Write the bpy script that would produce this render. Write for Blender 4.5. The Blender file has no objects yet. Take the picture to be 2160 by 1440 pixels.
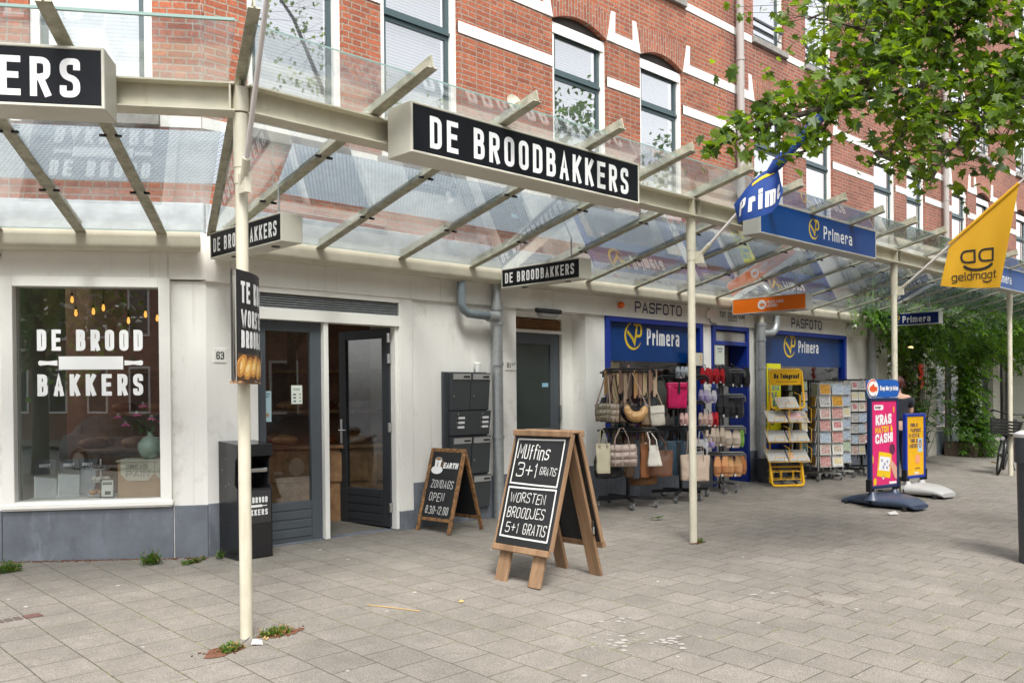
import bpy, bmesh, math, random
from mathutils import Vector, Matrix
random.seed(7)
R = math.radians
sc = bpy.context.scene
col = sc.collection

# ------------------------------------------------------------------ camera, sky, sun, exposure
cd = bpy.data.cameras.new("Camera"); cam = bpy.data.objects.new("Camera", cd); col.objects.link(cam)
cd.sensor_width = 36.0; cd.lens = 31.274; cd.shift_y = 0.05705; cd.clip_end = 2000; cd.clip_start = .05
YAW, PIT, ROL = .768987, -.005433, -.009625
fw = Vector((math.sin(YAW)*math.cos(PIT), math.cos(YAW)*math.cos(PIT), math.sin(PIT)))
rt0 = Vector((math.cos(YAW), -math.sin(YAW), 0)); up0 = rt0.cross(fw)
rt = math.cos(ROL)*rt0 + math.sin(ROL)*up0; up = -math.sin(ROL)*rt0 + math.cos(ROL)*up0
cam.matrix_world = Matrix(((rt.x, up.x, -fw.x, 0), (rt.y, up.y, -fw.y, 0), (rt.z, up.z, -fw.z, 1.5), (0, 0, 0, 1)))
sc.camera = cam

w = bpy.data.worlds.new("World"); sc.world = w; w.use_nodes = True
nt = w.node_tree; bg = nt.nodes["Background"]
sky = nt.nodes.new("ShaderNodeTexSky"); sky.sky_type = 'NISHITA'; sky.sun_disc = False
SUN_EL, SUN_AZ = R(55), R(215)            # azimuth the light comes from, measured from +Y towards +X
sky.sun_elevation = SUN_EL; sky.sun_rotation = SUN_AZ; sky.air_density = 1.0; sky.dust_density = 3.0; sky.ozone_density = 1.0
hs = nt.nodes.new("ShaderNodeHueSaturation"); hs.inputs["Saturation"].default_value = .18   # cloud cover: hardly any blue
nt.links.new(sky.outputs[0], hs.inputs["Color"]); nt.links.new(hs.outputs[0], bg.inputs[0])
bg.inputs[1].default_value = .15
sd = bpy.data.lights.new("Sun", 'SUN'); sd.energy = 1.5; sd.angle = R(16); sd.color = (1, .96, .9)
sun = bpy.data.objects.new("Sun", sd); col.objects.link(sun)
sdir = Vector((math.sin(SUN_AZ)*math.cos(SUN_EL), math.cos(SUN_AZ)*math.cos(SUN_EL), math.sin(SUN_EL)))
sun.rotation_euler = sdir.to_track_quat('Z', 'Y').to_euler()
sc.view_settings.view_transform = 'Standard'; sc.view_settings.look = 'None'
sc.view_settings.exposure = 1.38; sc.view_settings.gamma = 1
try:
    sc.cycles.max_bounces = 10; sc.cycles.transparent_max_bounces = 24; sc.cycles.diffuse_bounces = 4
    sc.cycles.use_denoising = True; sc.cycles.caustics_reflective = False; sc.cycles.caustics_refractive = False
except Exception: pass

# ------------------------------------------------------------------ helpers
WM = {}
def link(o, parent=None, M=None):
    col.objects.link(o); M = M.copy() if M is not None else Matrix()
    if parent is not None:
        o.parent = parent; o.matrix_parent_inverse = WM[parent.name].inverted()
    o.matrix_basis = M; WM[o.name] = M
    return o
def tag(o, label=None, cat=None, group=None, kind=None):
    if label: o["label"] = label
    if cat: o["category"] = cat
    if group: o["group"] = group
    if kind: o["kind"] = kind
    return o
def thing(name, label, cat, M=None, group=None):
    return tag(link(bpy.data.objects.new(name, None), None, M), label, cat, group)
def T3(x, y, z): return Matrix.Translation((x, y, z))
def RZ(a): return Matrix.Rotation(a, 4, 'Z')
def FR(ox, oy, oz, ux, uy):              # wall frame: x to the viewer's right, y into the wall, z up
    l = math.hypot(ux, uy); ux, uy = ux/l, uy/l
    return Matrix(((ux, -uy, 0, ox), (uy, ux, 0, oy), (0, 0, 1, oz), (0, 0, 0, 1)))
def copy_tree(o, M, parent=None, label=None, group=None):
    c = o.copy(); col.objects.link(c)
    if parent is not None: c.parent = parent
    else: c.matrix_basis = M
    if label: c["label"] = label
    if group: c["group"] = group
    for ch in o.children: copy_tree(ch, None, c)
    return c

class MB:
    def __init__(s): s.bm = bmesh.new(); s.mi = 0; s.X = None
    def v(s, p):
        p = Vector(p); return s.bm.verts.new(s.X @ p if s.X is not None else p)
    def face(s, pts):
        try:
            f = s.bm.faces.new([s.v(p) for p in pts]); f.material_index = s.mi; return f
        except ValueError: return None
    def box(s, x0, x1, y0, y1, z0, z1, M=None):
        P = [Vector((x, y, z)) for z in (z0, z1) for y in (y0, y1) for x in (x0, x1)]
        if M is not None: P = [M @ q for q in P]
        vs = [s.v(q) for q in P]
        for a in ((0, 2, 3, 1), (4, 5, 7, 6), (0, 1, 5, 4), (2, 6, 7, 3), (0, 4, 6, 2), (1, 3, 7, 5)):
            f = s.bm.faces.new([vs[i] for i in a]); f.material_index = s.mi
        return s
    def bar(s, p0, p1, wd, ht, upv=(0, 0, 1)):   # rectangular bar from p0 to p1
        p0, p1 = Vector(p0), Vector(p1); d = (p1-p0); L = d.length; d.normalize()
        sx = d.cross(Vector(upv)); sx = sx.normalized() if sx.length > 1e-5 else Vector((1, 0, 0)); sz = sx.cross(d)
        M = Matrix(((sx.x, d.x, sz.x, p0.x), (sx.y, d.y, sz.y, p0.y), (sx.z, d.z, sz.z, p0.z), (0, 0, 0, 1)))
        return s.box(-wd/2, wd/2, 0, L, -ht/2, ht/2, M)
    def tube(s, pts, r, n=8, closed=False, cap=True, flat=1.0):
        pts = [Vector(p) for p in pts]; m = len(pts); rs = r if isinstance(r, (list, tuple)) else [r]*m
        rings = []; prev = None
        for i, p in enumerate(pts):
            a = pts[i-1] if (i or closed) else p; b = pts[(i+1) % m] if (i < m-1 or closed) else p
            t = (b-a).normalized()
            if prev is None:
                nrm = t.orthogonal().normalized()
                if abs(t.z) < .9: nrm = t.cross(Vector((0, 0, 1))).normalized()
            else:
                nrm = prev - t*prev.dot(t); nrm = nrm.normalized() if nrm.length > 1e-6 else t.orthogonal().normalized()
            prev = nrm; bn = t.cross(nrm)
            rings.append([s.v(p + rs[i]*(math.cos(k*2*math.pi/n)*nrm + flat*math.sin(k*2*math.pi/n)*bn)) for k in range(n)])
        for i in range(m if closed else m-1):
            A, B = rings[i], rings[(i+1) % m]
            for k in range(n):
                f = s.bm.faces.new((A[k], A[(k+1) % n], B[(k+1) % n], B[k])); f.material_index = s.mi
        if cap and not closed:
            for q in (rings[0][::-1], rings[-1]):
                f = s.bm.faces.new(q); f.material_index = s.mi
        return s
    def cyl(s, p0, p1, r, n=12, r2=None): return s.tube([p0, p1], [r, r if r2 is None else r2], n)
    def lathe(s, prof, n=20, c=(0, 0, 0)):       # prof: (r, z)
        rings = []
        for r, z in prof:
            rings.append([s.v((c[0]+r*math.cos(k*2*math.pi/n), c[1]+r*math.sin(k*2*math.pi/n), c[2]+z)) for k in range(n)] if r > 1e-5 else [s.v((c[0], c[1], c[2]+z))])
        for A, B in zip(rings, rings[1:]):
            for k in range(n):
                q = [A[k % len(A)], A[(k+1) % len(A)], B[(k+1) % len(B)], B[k % len(B)]]
                q = list(dict.fromkeys(q))
                if len(q) > 2:
                    f = s.bm.faces.new(q); f.material_index = s.mi
        return s
    def prism(s, poly, ext):                      # closed polygon (3-D points) extruded by vector
        ext = Vector(ext); A = [s.v(p) for p in poly]; B = [s.v(Vector(p)+ext) for p in poly]; n = len(A)
        for q in [A[::-1], B] + [[A[i], A[(i+1) % n], B[(i+1) % n], B[i]] for i in range(n)]:
            f = s.bm.faces.new(q); f.material_index = s.mi
        return s
    def loft(s, rings, closed=True, caps=True):
        vr = [[s.v(p) for p in r_] for r_ in rings]; n = len(vr[0])
        for A, B in zip(vr, vr[1:]):
            for k in range(n if closed else n-1):
                f = s.bm.faces.new((A[k], A[(k+1) % n], B[(k+1) % n], B[k])); f.material_index = s.mi
        if caps and closed:
            for q in (vr[0][::-1], vr[-1]):
                f = s.bm.faces.new(q); f.material_index = s.mi
        return s
    def sphere(s, c, r, n=12, m=8, sz=1.0):
        return s.lathe([(r*math.sin(math.pi*i/m), -r*sz*math.cos(math.pi*i/m)) for i in range(m+1)], n, c)
    def build(s, name, mats, parent=None, M=None, smooth=False, bev=0, seg=1, norm=True):
        if norm: bmesh.ops.recalc_face_normals(s.bm, faces=s.bm.faces[:])
        if smooth:
            for f in s.bm.faces: f.smooth = True
            for e in s.bm.edges: e.smooth = e.calc_face_angle(0) < .75
        me = bpy.data.meshes.new(name); s.bm.to_mesh(me); s.bm.free()
        for m in (mats if isinstance(mats, (list, tuple)) else [mats]): me.materials.append(m)
        o = link(bpy.data.objects.new(name, me), parent, M)
        if bev:
            b = o.modifiers.new("bevel", 'BEVEL'); b.width = bev; b.segments = seg; b.limit_method = 'ANGLE'; b.angle_limit = R(40)
        return o

# ------------------------------------------------------------------ materials
MC = {}
def srgb(h):
    h = h.lstrip('#'); c = [int(h[i:i+2], 16)/255 for i in (0, 2, 4)]
    return tuple(x/12.92 if x <= .04045 else ((x+.055)/1.055)**2.4 for x in c)
def mat(name, c, rough=.6, metal=0, var=0, scale=8, bump=0, bscale=60, spec=.5, streak=0, coat=0, emit=None, estr=0, trans=0, c2=None, dirt=None):
    if name in MC: return MC[name]
    m = bpy.data.materials.new(name); m.use_nodes = True; n = m.node_tree; b = n.nodes["Principled BSDF"]
    c = srgb(c) if isinstance(c, str) else c
    b.inputs["Base Color"].default_value = (*c, 1); b.inputs["Roughness"].default_value = rough; b.inputs["Metallic"].default_value = metal
    b.inputs["Specular IOR Level"].default_value = spec
    if coat: b.inputs["Coat Weight"].default_value = coat
    if emit: b.inputs["Emission Color"].default_value = (*emit, 1); b.inputs["Emission Strength"].default_value = estr
    tc = n.nodes.new("ShaderNodeTexCoord")
    if var or c2:
        no = n.nodes.new("ShaderNodeTexNoise"); no.inputs["Scale"].default_value = scale; no.inputs["Detail"].default_value = 6; no.inputs["Roughness"].default_value = .65
        mp = n.nodes.new("ShaderNodeMapping"); mp.inputs["Scale"].default_value = (1, 1, .12 if streak else 1)
        n.links.new(tc.outputs["Object"], mp.inputs[0]); n.links.new(mp.outputs[0], no.inputs["Vector"])
        rp = n.nodes.new("ShaderNodeValToRGB"); rp.color_ramp.elements[0].position = .3; rp.color_ramp.elements[1].position = .7
        lo = c2 if c2 else tuple(x*(1-var) for x in c)
        lo = srgb(lo) if isinstance(lo, str) else lo
        hi = tuple(min(1, x*(1+var*.5)) for x in c)
        rp.color_ramp.elements[0].color = (*lo, 1); rp.color_ramp.elements[1].color = (*hi, 1)
        n.links.new(no.outputs["Fac"], rp.inputs[0]); n.links.new(rp.outputs[0], b.inputs["Base Color"])
    for dc, amt, dsc, lo_, hi_ in (dirt or ()):       # patches, drips and scuffs of their own colour
        src = b.inputs["Base Color"].links[0].from_socket if b.inputs["Base Color"].links else None
        dn = n.nodes.new("ShaderNodeTexNoise"); dn.inputs["Scale"].default_value = 1; dn.inputs["Detail"].default_value = 7; dn.inputs["Roughness"].default_value = .7
        dm = n.nodes.new("ShaderNodeMapping"); dm.inputs["Scale"].default_value = dsc; dm.inputs["Location"].default_value = (len(name)*1.7, 3.1*len(dc), 2.3)
        n.links.new(tc.outputs["Object"], dm.inputs[0]); n.links.new(dm.outputs[0], dn.inputs["Vector"])
        rm = n.nodes.new("ShaderNodeMapRange"); rm.inputs["From Min"].default_value = lo_; rm.inputs["From Max"].default_value = hi_; rm.inputs["To Max"].default_value = amt; n.links.new(dn.outputs["Fac"], rm.inputs[0])
        mx = n.nodes.new("ShaderNodeMix"); mx.data_type = 'RGBA'; mx.inputs["A"].default_value = (*c, 1); mx.inputs["B"].default_value = (*dc, 1)
        n.links.new(rm.outputs[0], mx.inputs["Factor"])
        if src: n.links.new(src, mx.inputs["A"])
        n.links.new(mx.outputs["Result"], b.inputs["Base Color"])
    if bump:
        nb = n.nodes.new("ShaderNodeTexNoise"); nb.inputs["Scale"].default_value = bscale; nb.inputs["Detail"].default_value = 5
        n.links.new(tc.outputs["Object"], nb.inputs["Vector"])
        bp = n.nodes.new("ShaderNodeBump"); bp.inputs["Strength"].default_value = bump; bp.inputs["Distance"].default_value = .01
        n.links.new(nb.outputs["Fac"], bp.inputs["Height"]); n.links.new(bp.outputs[0], b.inputs["Normal"])
    MC[name] = m; return m
def glassmat(name, refl=1.0, tint=(1, 1, 1), dirt=0.0, rough=0.0, dcol=(.7, .72, .7)):
    if name in MC: return MC[name]
    m = bpy.data.materials.new(name); m.use_nodes = True; n = m.node_tree; n.nodes.clear()
    out = n.nodes.new("ShaderNodeOutputMaterial"); tr = n.nodes.new("ShaderNodeBsdfTransparent"); tr.inputs[0].default_value = (*tint, 1)
    gl = n.nodes.new("ShaderNodeBsdfGlossy"); gl.inputs["Roughness"].default_value = rough
    fr = n.nodes.new("ShaderNodeFresnel"); ge = n.nodes.new("ShaderNodeNewGeometry"); io = n.nodes.new("ShaderNodeMapRange"); io.inputs["To Min"].default_value = 1.5; io.inputs["To Max"].default_value = 1/1.5
    n.links.new(ge.outputs["Backfacing"], io.inputs[0]); n.links.new(io.outputs[0], fr.inputs["IOR"])
    mu = n.nodes.new("ShaderNodeMath"); mu.operation = 'MULTIPLY'; mu.inputs[1].default_value = refl; mu.use_clamp = True
    mx = n.nodes.new("ShaderNodeMixShader"); n.links.new(fr.outputs[0], mu.inputs[0]); n.links.new(mu.outputs[0], mx.inputs[0])
    n.links.new(tr.outputs[0], mx.inputs[1]); n.links.new(gl.outputs[0], mx.inputs[2]); last = mx
    if dirt:
        df = n.nodes.new("ShaderNodeBsdfDiffuse"); df.inputs[0].default_value = (*dcol, 1)
        tl = n.nodes.new("ShaderNodeBsdfTranslucent"); tl.inputs[0].default_value = (*dcol, 1)
        ad = n.nodes.new("ShaderNodeMixShader"); n.links.new(df.outputs[0], ad.inputs[1]); n.links.new(tl.outputs[0], ad.inputs[2])
        tc = n.nodes.new("ShaderNodeTexCoord"); no = n.nodes.new("ShaderNodeTexNoise"); no.inputs["Scale"].default_value = 2.2; no.inputs["Detail"].default_value = 9; no.inputs["Roughness"].default_value = .7
        n.links.new(tc.outputs["Object"], no.inputs["Vector"])
        mr = n.nodes.new("ShaderNodeMapRange"); mr.inputs["From Min"].default_value = .35; mr.inputs["From Max"].default_value = .75; mr.inputs["To Max"].default_value = dirt
        n.links.new(no.outputs["Fac"], mr.inputs[0])
        m2 = n.nodes.new("ShaderNodeMixShader"); n.links.new(mr.outputs[0], m2.inputs[0]); n.links.new(mx.outputs[0], m2.inputs[1]); n.links.new(ad.outputs[0], m2.inputs[2]); last = m2
    n.links.new(last.outputs[0], out.inputs[0]); MC[name] = m; return m
def brickmat(name, c1, c2, mortar, bw=.22, bh=.0625, ms=.009, squash=.52, sqf=2, bumpd=.006, stain=.25, swap=None, soldier=False):
    if name in MC: return MC[name]
    m = bpy.data.materials.new(name); m.use_nodes = True; n = m.node_tree; b = n.nodes["Principled BSDF"]; b.inputs["Roughness"].default_value = .85
    tc = n.nodes.new("ShaderNodeTexCoord"); sp = n.nodes.new("ShaderNodeSeparateXYZ"); cb = n.nodes.new("ShaderNodeCombineXYZ")
    n.links.new(tc.outputs["Object"], sp.inputs[0])
    ad = n.nodes.new("ShaderNodeMath"); ad.operation = 'ADD'; n.links.new(sp.outputs[0], ad.inputs[0]); n.links.new(sp.outputs[1], ad.inputs[1])
    # slight waviness so that courses are not ruler-straight
    wv = n.nodes.new("ShaderNodeTexNoise"); wv.inputs["Scale"].default_value = 2.5; n.links.new(tc.outputs["Object"], wv.inputs["Vector"])
    wm = n.nodes.new("ShaderNodeMath"); wm.operation = 'MULTIPLY_ADD'; wm.inputs[1].default_value = .012; n.links.new(wv.outputs["Fac"], wm.inputs[0])
    if soldier:
        n.links.new(sp.outputs[2], cb.inputs[0]); n.links.new(ad.outputs[0], wm.inputs[2]); n.links.new(wm.outputs[0], cb.inputs[1])
    else:
        n.links.new(ad.outputs[0], cb.inputs[0]); n.links.new(sp.outputs[2], wm.inputs[2]); n.links.new(wm.outputs[0], cb.inputs[1])
    bt = n.nodes.new("ShaderNodeTexBrick"); n.links.new(cb.outputs[0], bt.inputs["Vector"])
    bt.inputs["Scale"].default_value = 1; bt.inputs["Brick Width"].default_value = bw; bt.inputs["Row Height"].default_value = bh
    bt.inputs["Mortar Size"].default_value = ms; bt.inputs["Mortar Smooth"].default_value = .25; bt.inputs["Bias"].default_value = 0
    bt.squash = squash; bt.squash_frequency = sqf; bt.offset = .5
    bt.inputs["Color1"].default_value = (*c1, 1); bt.inputs["Color2"].default_value = (*c2, 1); bt.inputs["Mortar"].default_value = (*mortar, 1)
    no = n.nodes.new("ShaderNodeTexNoise"); no.inputs["Scale"].default_value = 1.1; no.inputs["Detail"].default_value = 8; n.links.new(tc.outputs["Object"], no.inputs["Vector"])
    n2 = n.nodes.new("ShaderNodeTexNoise"); n2.inputs["Scale"].default_value = 45; n2.inputs["Detail"].default_value = 5; n.links.new(tc.outputs["Object"], n2.inputs["Vector"])
    r1 = n.nodes.new("ShaderNodeMapRange"); r1.inputs["From Min"].default_value = .3; r1.inputs["From Max"].default_value = .7; r1.inputs["To Min"].default_value = 1-stain; r1.inputs["To Max"].default_value = 1+stain*.5
    n.links.new(no.outputs["Fac"], r1.inputs[0])
    r2 = n.nodes.new("ShaderNodeMapRange"); r2.inputs["From Min"].default_value = .3; r2.inputs["From Max"].default_value = .7; r2.inputs["To Min"].default_value = .72; r2.inputs["To Max"].default_value = 1.22
    n.links.new(n2.outputs["Fac"], r2.inputs[0])
    mm = n.nodes.new("ShaderNodeMath"); mm.operation = 'MULTIPLY'; n.links.new(r1.outputs[0], mm.inputs[0]); n.links.new(r2.outputs[0], mm.inputs[1])
    vm = n.nodes.new("ShaderNodeVectorMath"); vm.operation = 'SCALE'; n.links.new(bt.outputs["Color"], vm.inputs[0]); n.links.new(mm.outputs[0], vm.inputs["Scale"])
    n.links.new(vm.outputs[0], b.inputs["Base Color"])
    iv = n.nodes.new("ShaderNodeMath"); iv.operation = 'SUBTRACT'; iv.inputs[0].default_value = 1; n.links.new(bt.outputs["Fac"], iv.inputs[1])
    hh = n.nodes.new("ShaderNodeMath"); hh.operation = 'MULTIPLY_ADD'; hh.inputs[1].default_value = .25; n.links.new(n2.outputs["Fac"], hh.inputs[0]); n.links.new(iv.outputs[0], hh.inputs[2])
    bp = n.nodes.new("ShaderNodeBump"); bp.inputs["Distance"].default_value = bumpd; bp.inputs["Strength"].default_value = .8
    n.links.new(hh.outputs[0], bp.inputs["Height"]); n.links.new(bp.outputs[0], b.inputs["Normal"])
    MC[name] = m; return m
def leafmat(name, c, tl=.5):
    if name in MC: return MC[name]
    m = bpy.data.materials.new(name); m.use_nodes = True; n = m.node_tree; b = n.nodes["Principled BSDF"]; out = n.nodes["Material Output"]
    c = srgb(c) if isinstance(c, str) else c
    b.inputs["Base Color"].default_value = (*c, 1); b.inputs["Roughness"].default_value = .45
    t = n.nodes.new("ShaderNodeBsdfTranslucent"); t.inputs[0].default_value = (min(1, c[0]*2.1), min(1, c[1]*1.9), c[2]*.9, 1)
    mx = n.nodes.new("ShaderNodeMixShader"); mx.inputs[0].default_value = tl
    n.links.new(b.outputs[0], mx.inputs[1]); n.links.new(t.outputs[0], mx.inputs[2]); n.links.new(mx.outputs[0], out.inputs[0])
    MC[name] = m; return m

# ------------------------------------------------------------------ stroke lettering
r_ = 1
G_ = {
 'A': [[(0,0),(.5,1),(1,0)],[(.2,.3),(.8,.3)]], 'B': [[(0,0),(0,1),(.92,1,1),(.92,.56,1),(0,.56)],[(0,.52),(1,.52,1),(1,0,1),(0,0)]],
 'C': [[(1,.78),(1,1,1),(0,1,1),(0,0,1),(1,0,1),(1,.22)]], 'D': [[(0,0),(0,1),(1,1,1),(1,0,1),(0,0)]], 'E': [[(1,1),(0,1),(0,0),(1,0)],[(0,.52),(.85,.52)]],
 'F': [[(1,1),(0,1),(0,0)],[(0,.52),(.85,.52)]], 'G': [[(1,.72),(1,1,1),(0,1,1),(0,0,1),(1,0,1),(1,.45),(.55,.45)]], 'H': [[(0,0),(0,1)],[(1,0),(1,1)],[(0,.52),(1,.52)]],
 'I': [[(.5,0),(.5,1)]], 'J': [[(1,1),(1,0,1),(0,0,1),(0,.25)]], 'K': [[(0,0),(0,1)],[(1,1),(.05,.4)],[(.33,.6),(1,0)]], 'L': [[(0,1),(0,0),(1,0)]],
 'M': [[(0,0),(0,1),(.5,.35),(1,1),(1,0)]], 'N': [[(0,0),(0,1),(1,0),(1,1)]], 'O': [[(0,.5),(0,1,1),(1,1,1),(1,0,1),(0,0,1),(0,.5)]],
 'P': [[(0,0),(0,1),(1,1,1),(1,.45,1),(0,.45)]], 'R': [[(0,0),(0,1),(1,1,1),(1,.48,1),(0,.48)],[(.5,.48),(1,0)]],
 'S': [[(1,.84),(1,1,1),(0,1,1),(0,.55,1),(1,.45,1),(1,0,1),(0,0,1),(0,.16)]], 'T': [[(0,1),(1,1)],[(.5,1),(.5,0)]], 'U': [[(0,1),(0,0,1),(1,0,1),(1,1)]],
 'V': [[(0,1),(.5,0),(1,1)]], 'W': [[(0,1),(.25,0),(.5,.8),(.75,0),(1,1)]], 'X': [[(0,0),(1,1)],[(0,1),(1,0)]], 'Y': [[(0,1),(.5,.45),(1,1)],[(.5,.45),(.5,0)]], 'Z': [[(0,1),(1,1),(0,0),(1,0)]],
 '0': [[(0,.5),(0,1,1),(1,1,1),(1,0,1),(0,0,1),(0,.5)]], '1': [[(.2,.8),(.6,1),(.6,0)]], '2': [[(0,.75),(0,1,1),(1,1,1),(1,.6,1),(0,0),(1,0)]],
 '3': [[(0,.86),(0,1,1),(1,1,1),(1,.53,1),(.35,.53)],[(.35,.53),(1,.53,1),(1,0,1),(0,0,1),(0,.14)]], '5': [[(.95,1),(0,1),(0,.55),(1,.6,1),(1,0,1),(0,0,1),(0,.14)]],
 '6': [[(1,.8),(1,1,1),(0,1,1),(0,0,1),(1,0,1),(1,.55,1),(0,.55)]], '8': [[(.5,.53),(0,.53,1),(0,1,1),(1,1,1),(1,.53,1),(.5,.53)],[(.5,.53),(0,.53,1),(0,0,1),(1,0,1),(1,.53,1),(.5,.53)]],
 '9': [[(0,.2),(0,0,1),(1,0,1),(1,1,1),(0,1,1),(0,.45,1),(1,.45)]], '.': [[(.45,0),(.55,.03)]], '!': [[(.5,1),(.5,.35)],[(.5,.0),(.5,.05)]], '?': [[(0,.75),(0,1,1),(1,1,1),(1,.55,1),(.5,.5),(.5,.3)],[(.5,0),(.5,.05)]],
 '+': [[(.5,.15),(.5,.8)],[(0,.48),(1,.48)]], '-': [[(0,.45),(1,.45)]], '&': [[(1,0),(.1,.75,1),(.3,1,1),(.6,.9,1),(.05,.35,1),(.2,0,1),(.7,0,1),(1,.4)]],
 'a': [[(.05,.68),(1,.68,1),(1,0)],[(1,.38),(0,.38,1),(0,0,1),(1,0)]], 'd': [[(1,0),(1,1)],[(1,.68),(0,.68,1),(0,0,1),(1,0)]], 'e': [[(0,.34),(1,.34),(1,.68,1),(0,.68,1),(0,0,1),(1,0)]],
 'f': [[(1,1),(.35,1,1),(.35,0)],[(0,.65),(.9,.65)]], 'g': [[(1,0),(0,0,1),(0,.68,1),(1,.68)],[(1,.68),(1,-.28,1),(0,-.28)]], 'h': [[(0,0),(0,1)],[(0,.68),(1,.68,1),(1,0)]],
 'i': [[(.5,0),(.5,.66)],[(.5,.86),(.5,.92)]], 'j': [[(.6,.66),(.6,-.25,1),(0,-.25)],[(.6,.86),(.6,.92)]], 'k': [[(0,0),(0,1)],[(1,.68),(.05,.3)],[(.35,.42),(1,0)]], 'l': [[(.4,1),(.4,0,1),(.9,0)]],
 'm': [[(0,0),(0,.68),(.5,.68,1),(.5,0)],[(.5,.68),(1,.68,1),(1,0)]], 'n': [[(0,0),(0,.68),(1,.68,1),(1,0)]], 'o': [[(0,.34),(0,.68,1),(1,.68,1),(1,0,1),(0,0,1),(0,.34)]],
 'p': [[(0,-.28),(0,.68),(1,.68,1),(1,0,1),(0,0)]], 'r': [[(0,0),(0,.68),(1,.68,1),(1,.52)]], 's': [[(1,.58),(1,.68,1),(0,.68,1),(0,.36,1),(1,.34,1),(1,0,1),(0,0,1),(0,.10)]],
 't': [[(.4,.95),(.4,0,1),(1,0)],[(0,.66),(1,.66)]], 'u': [[(0,.68),(0,0,1),(1,0)],[(1,.68),(1,0)]], 'v': [[(0,.68),(.5,0),(1,.68)]], 'w': [[(0,.68),(.25,0),(.5,.6),(.75,0),(1,.68)]],
 # closed round letter a without ear (used by the yellow flag)
 '@': [[(1,.68),(1,0)],[(1,.68),(0,.68,1),(0,0,1),(1,0)]],
}
NARROW = {'I': .22, 'i': .22, '.': .2, '!': .25, '1': .55, 'l': .35, 'j': .4, 'r': .75, 't': .7, 'f': .7, ' ': .55, 'm': 1.5, 'M': 1.35, 'W': 1.5, 'w': 1.5, '-': .7}
def poly_fillet(P, rad):
    out = []
    for i, q in enumerate(P):
        if len(q) > 2 and 0 < i < len(P)-1:
            a, c = Vector(P[i-1][:2]), Vector(P[i+1][:2]); b = Vector(q[:2])
            d1, d2 = (a-b), (c-b); d = min(rad, d1.length*.5, d2.length*.5)
            p0, p1 = b+d1.normalized()*d, b+d2.normalized()*d
            for k in range(6):
                t = k/5; out.append((1-t)**2*p0 + 2*t*(1-t)*b + t*t*p1)
        else: out.append(Vector(q[:2]))
    res = [out[0]]
    for q in out[1:]:
        if (q-res[-1]).length > 1e-5: res.append(q)
    return res
def ribbon(mb, P, hw, y, f, cap='sq'):
    n = len(P)
    if n < 2: return
    closed = n > 3 and (P[0]-P[-1]).length < 1e-4
    if closed: P = P[:-1]; n -= 1
    L, Rr = [], []
    for i in range(n):
        t1 = (P[i]-P[i-1]).normalized() if (i or closed) else (P[1]-P[0]).normalized()
        t2 = (P[(i+1) % n]-P[i]).normalized() if (i < n-1 or closed) else t1
        tm = (t1+t2); tm = tm.normalized() if tm.length > 1e-4 else t1
        nm = Vector((-tm.y, tm.x)); k = 1/max(.55, nm.dot(Vector((-t1.y, t1.x))))
        q = P[i].copy()
        if not closed and i == 0 and cap == 'sq': q = q - t1*hw
        if not closed and i == n-1 and cap == 'sq': q = q + t1*hw
        L.append(q+nm*hw*k); Rr.append(q-nm*hw*k)
    for i in range(n if closed else n-1):
        j = (i+1) % n; yy = y-.00006*i; mb.face([f(L[i], yy), f(Rr[i], yy), f(Rr[j], yy), f(L[j], yy)])
    if cap == 'rd' and not closed:
        for q, t, e in ((P[0], (P[0]-P[1]).normalized(), .00003), (P[-1], (P[-1]-P[-2]).normalized(), -.00006*n)):
            a0 = math.atan2(t.y, t.x); mb.face([f(q+Vector((math.cos(a0+(k-4)*math.pi/8), math.sin(a0+(k-4)*math.pi/8)))*hw, y+e) for k in range(9)])
def text(mb, s, u0, z0, h, y, wr=.45, sw=.16, gap=.12, fit=None, slant=0, cap='sq', rad=.2, jit=0, f=None, rot=0, center=None):
    """lettering in the local x-z plane at depth y; sw, gap and glyph width wr are fractions of the height h"""
    f = f or (lambda q, yy: (q.x, yy, q.y))
    ws = [NARROW.get(c, 1)*wr*h if c not in ' ' else .5*wr*h for c in s]
    W = sum(ws)+gap*h*(len(s)-1); k = (fit/W) if fit else 1
    if center is not None: u0 = center - W*k/2
    u = u0; st = 0
    for c, wg in zip(s, ws):
        wg *= k; hw = sw*h/2; g = G_.get(c)
        if g:
            dz = random.uniform(-jit, jit)*h; ds = random.uniform(-jit, jit)
            for stroke in g:
                P = []
                for q in stroke:
                    x = hw + q[0]*max(wg-2*hw, .001) if wg > 2*hw else wg/2
                    z = hw + q[1]*(h-2*hw) + dz
                    P.append((x+z*(slant+ds)+u, z+z0+(u-u0)*rot)+tuple(q[2:]))
                ribbon(mb, poly_fillet(P, rad*h), hw, y-.00023*(st % 5), f, cap); st += 1
        u += wg + gap*h*k
    return u
def disc(mb, cx, cz, rx, rz, y, n=28, f=None): mb.face([(cx+rx*math.cos(2*math.pi*k/n), y, cz+rz*math.sin(2*math.pi*k/n)) for k in range(n)])
def arc(cx, cz, r, a0, a1, n=20, rz=None): return [Vector((cx+r*math.cos(R(a0+(a1-a0)*k/n)), cz+(rz or r)*math.sin(R(a0+(a1-a0)*k/n)))) for k in range(n+1)]
FXZ = lambda q, yy: (q.x, yy, q.y)
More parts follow.
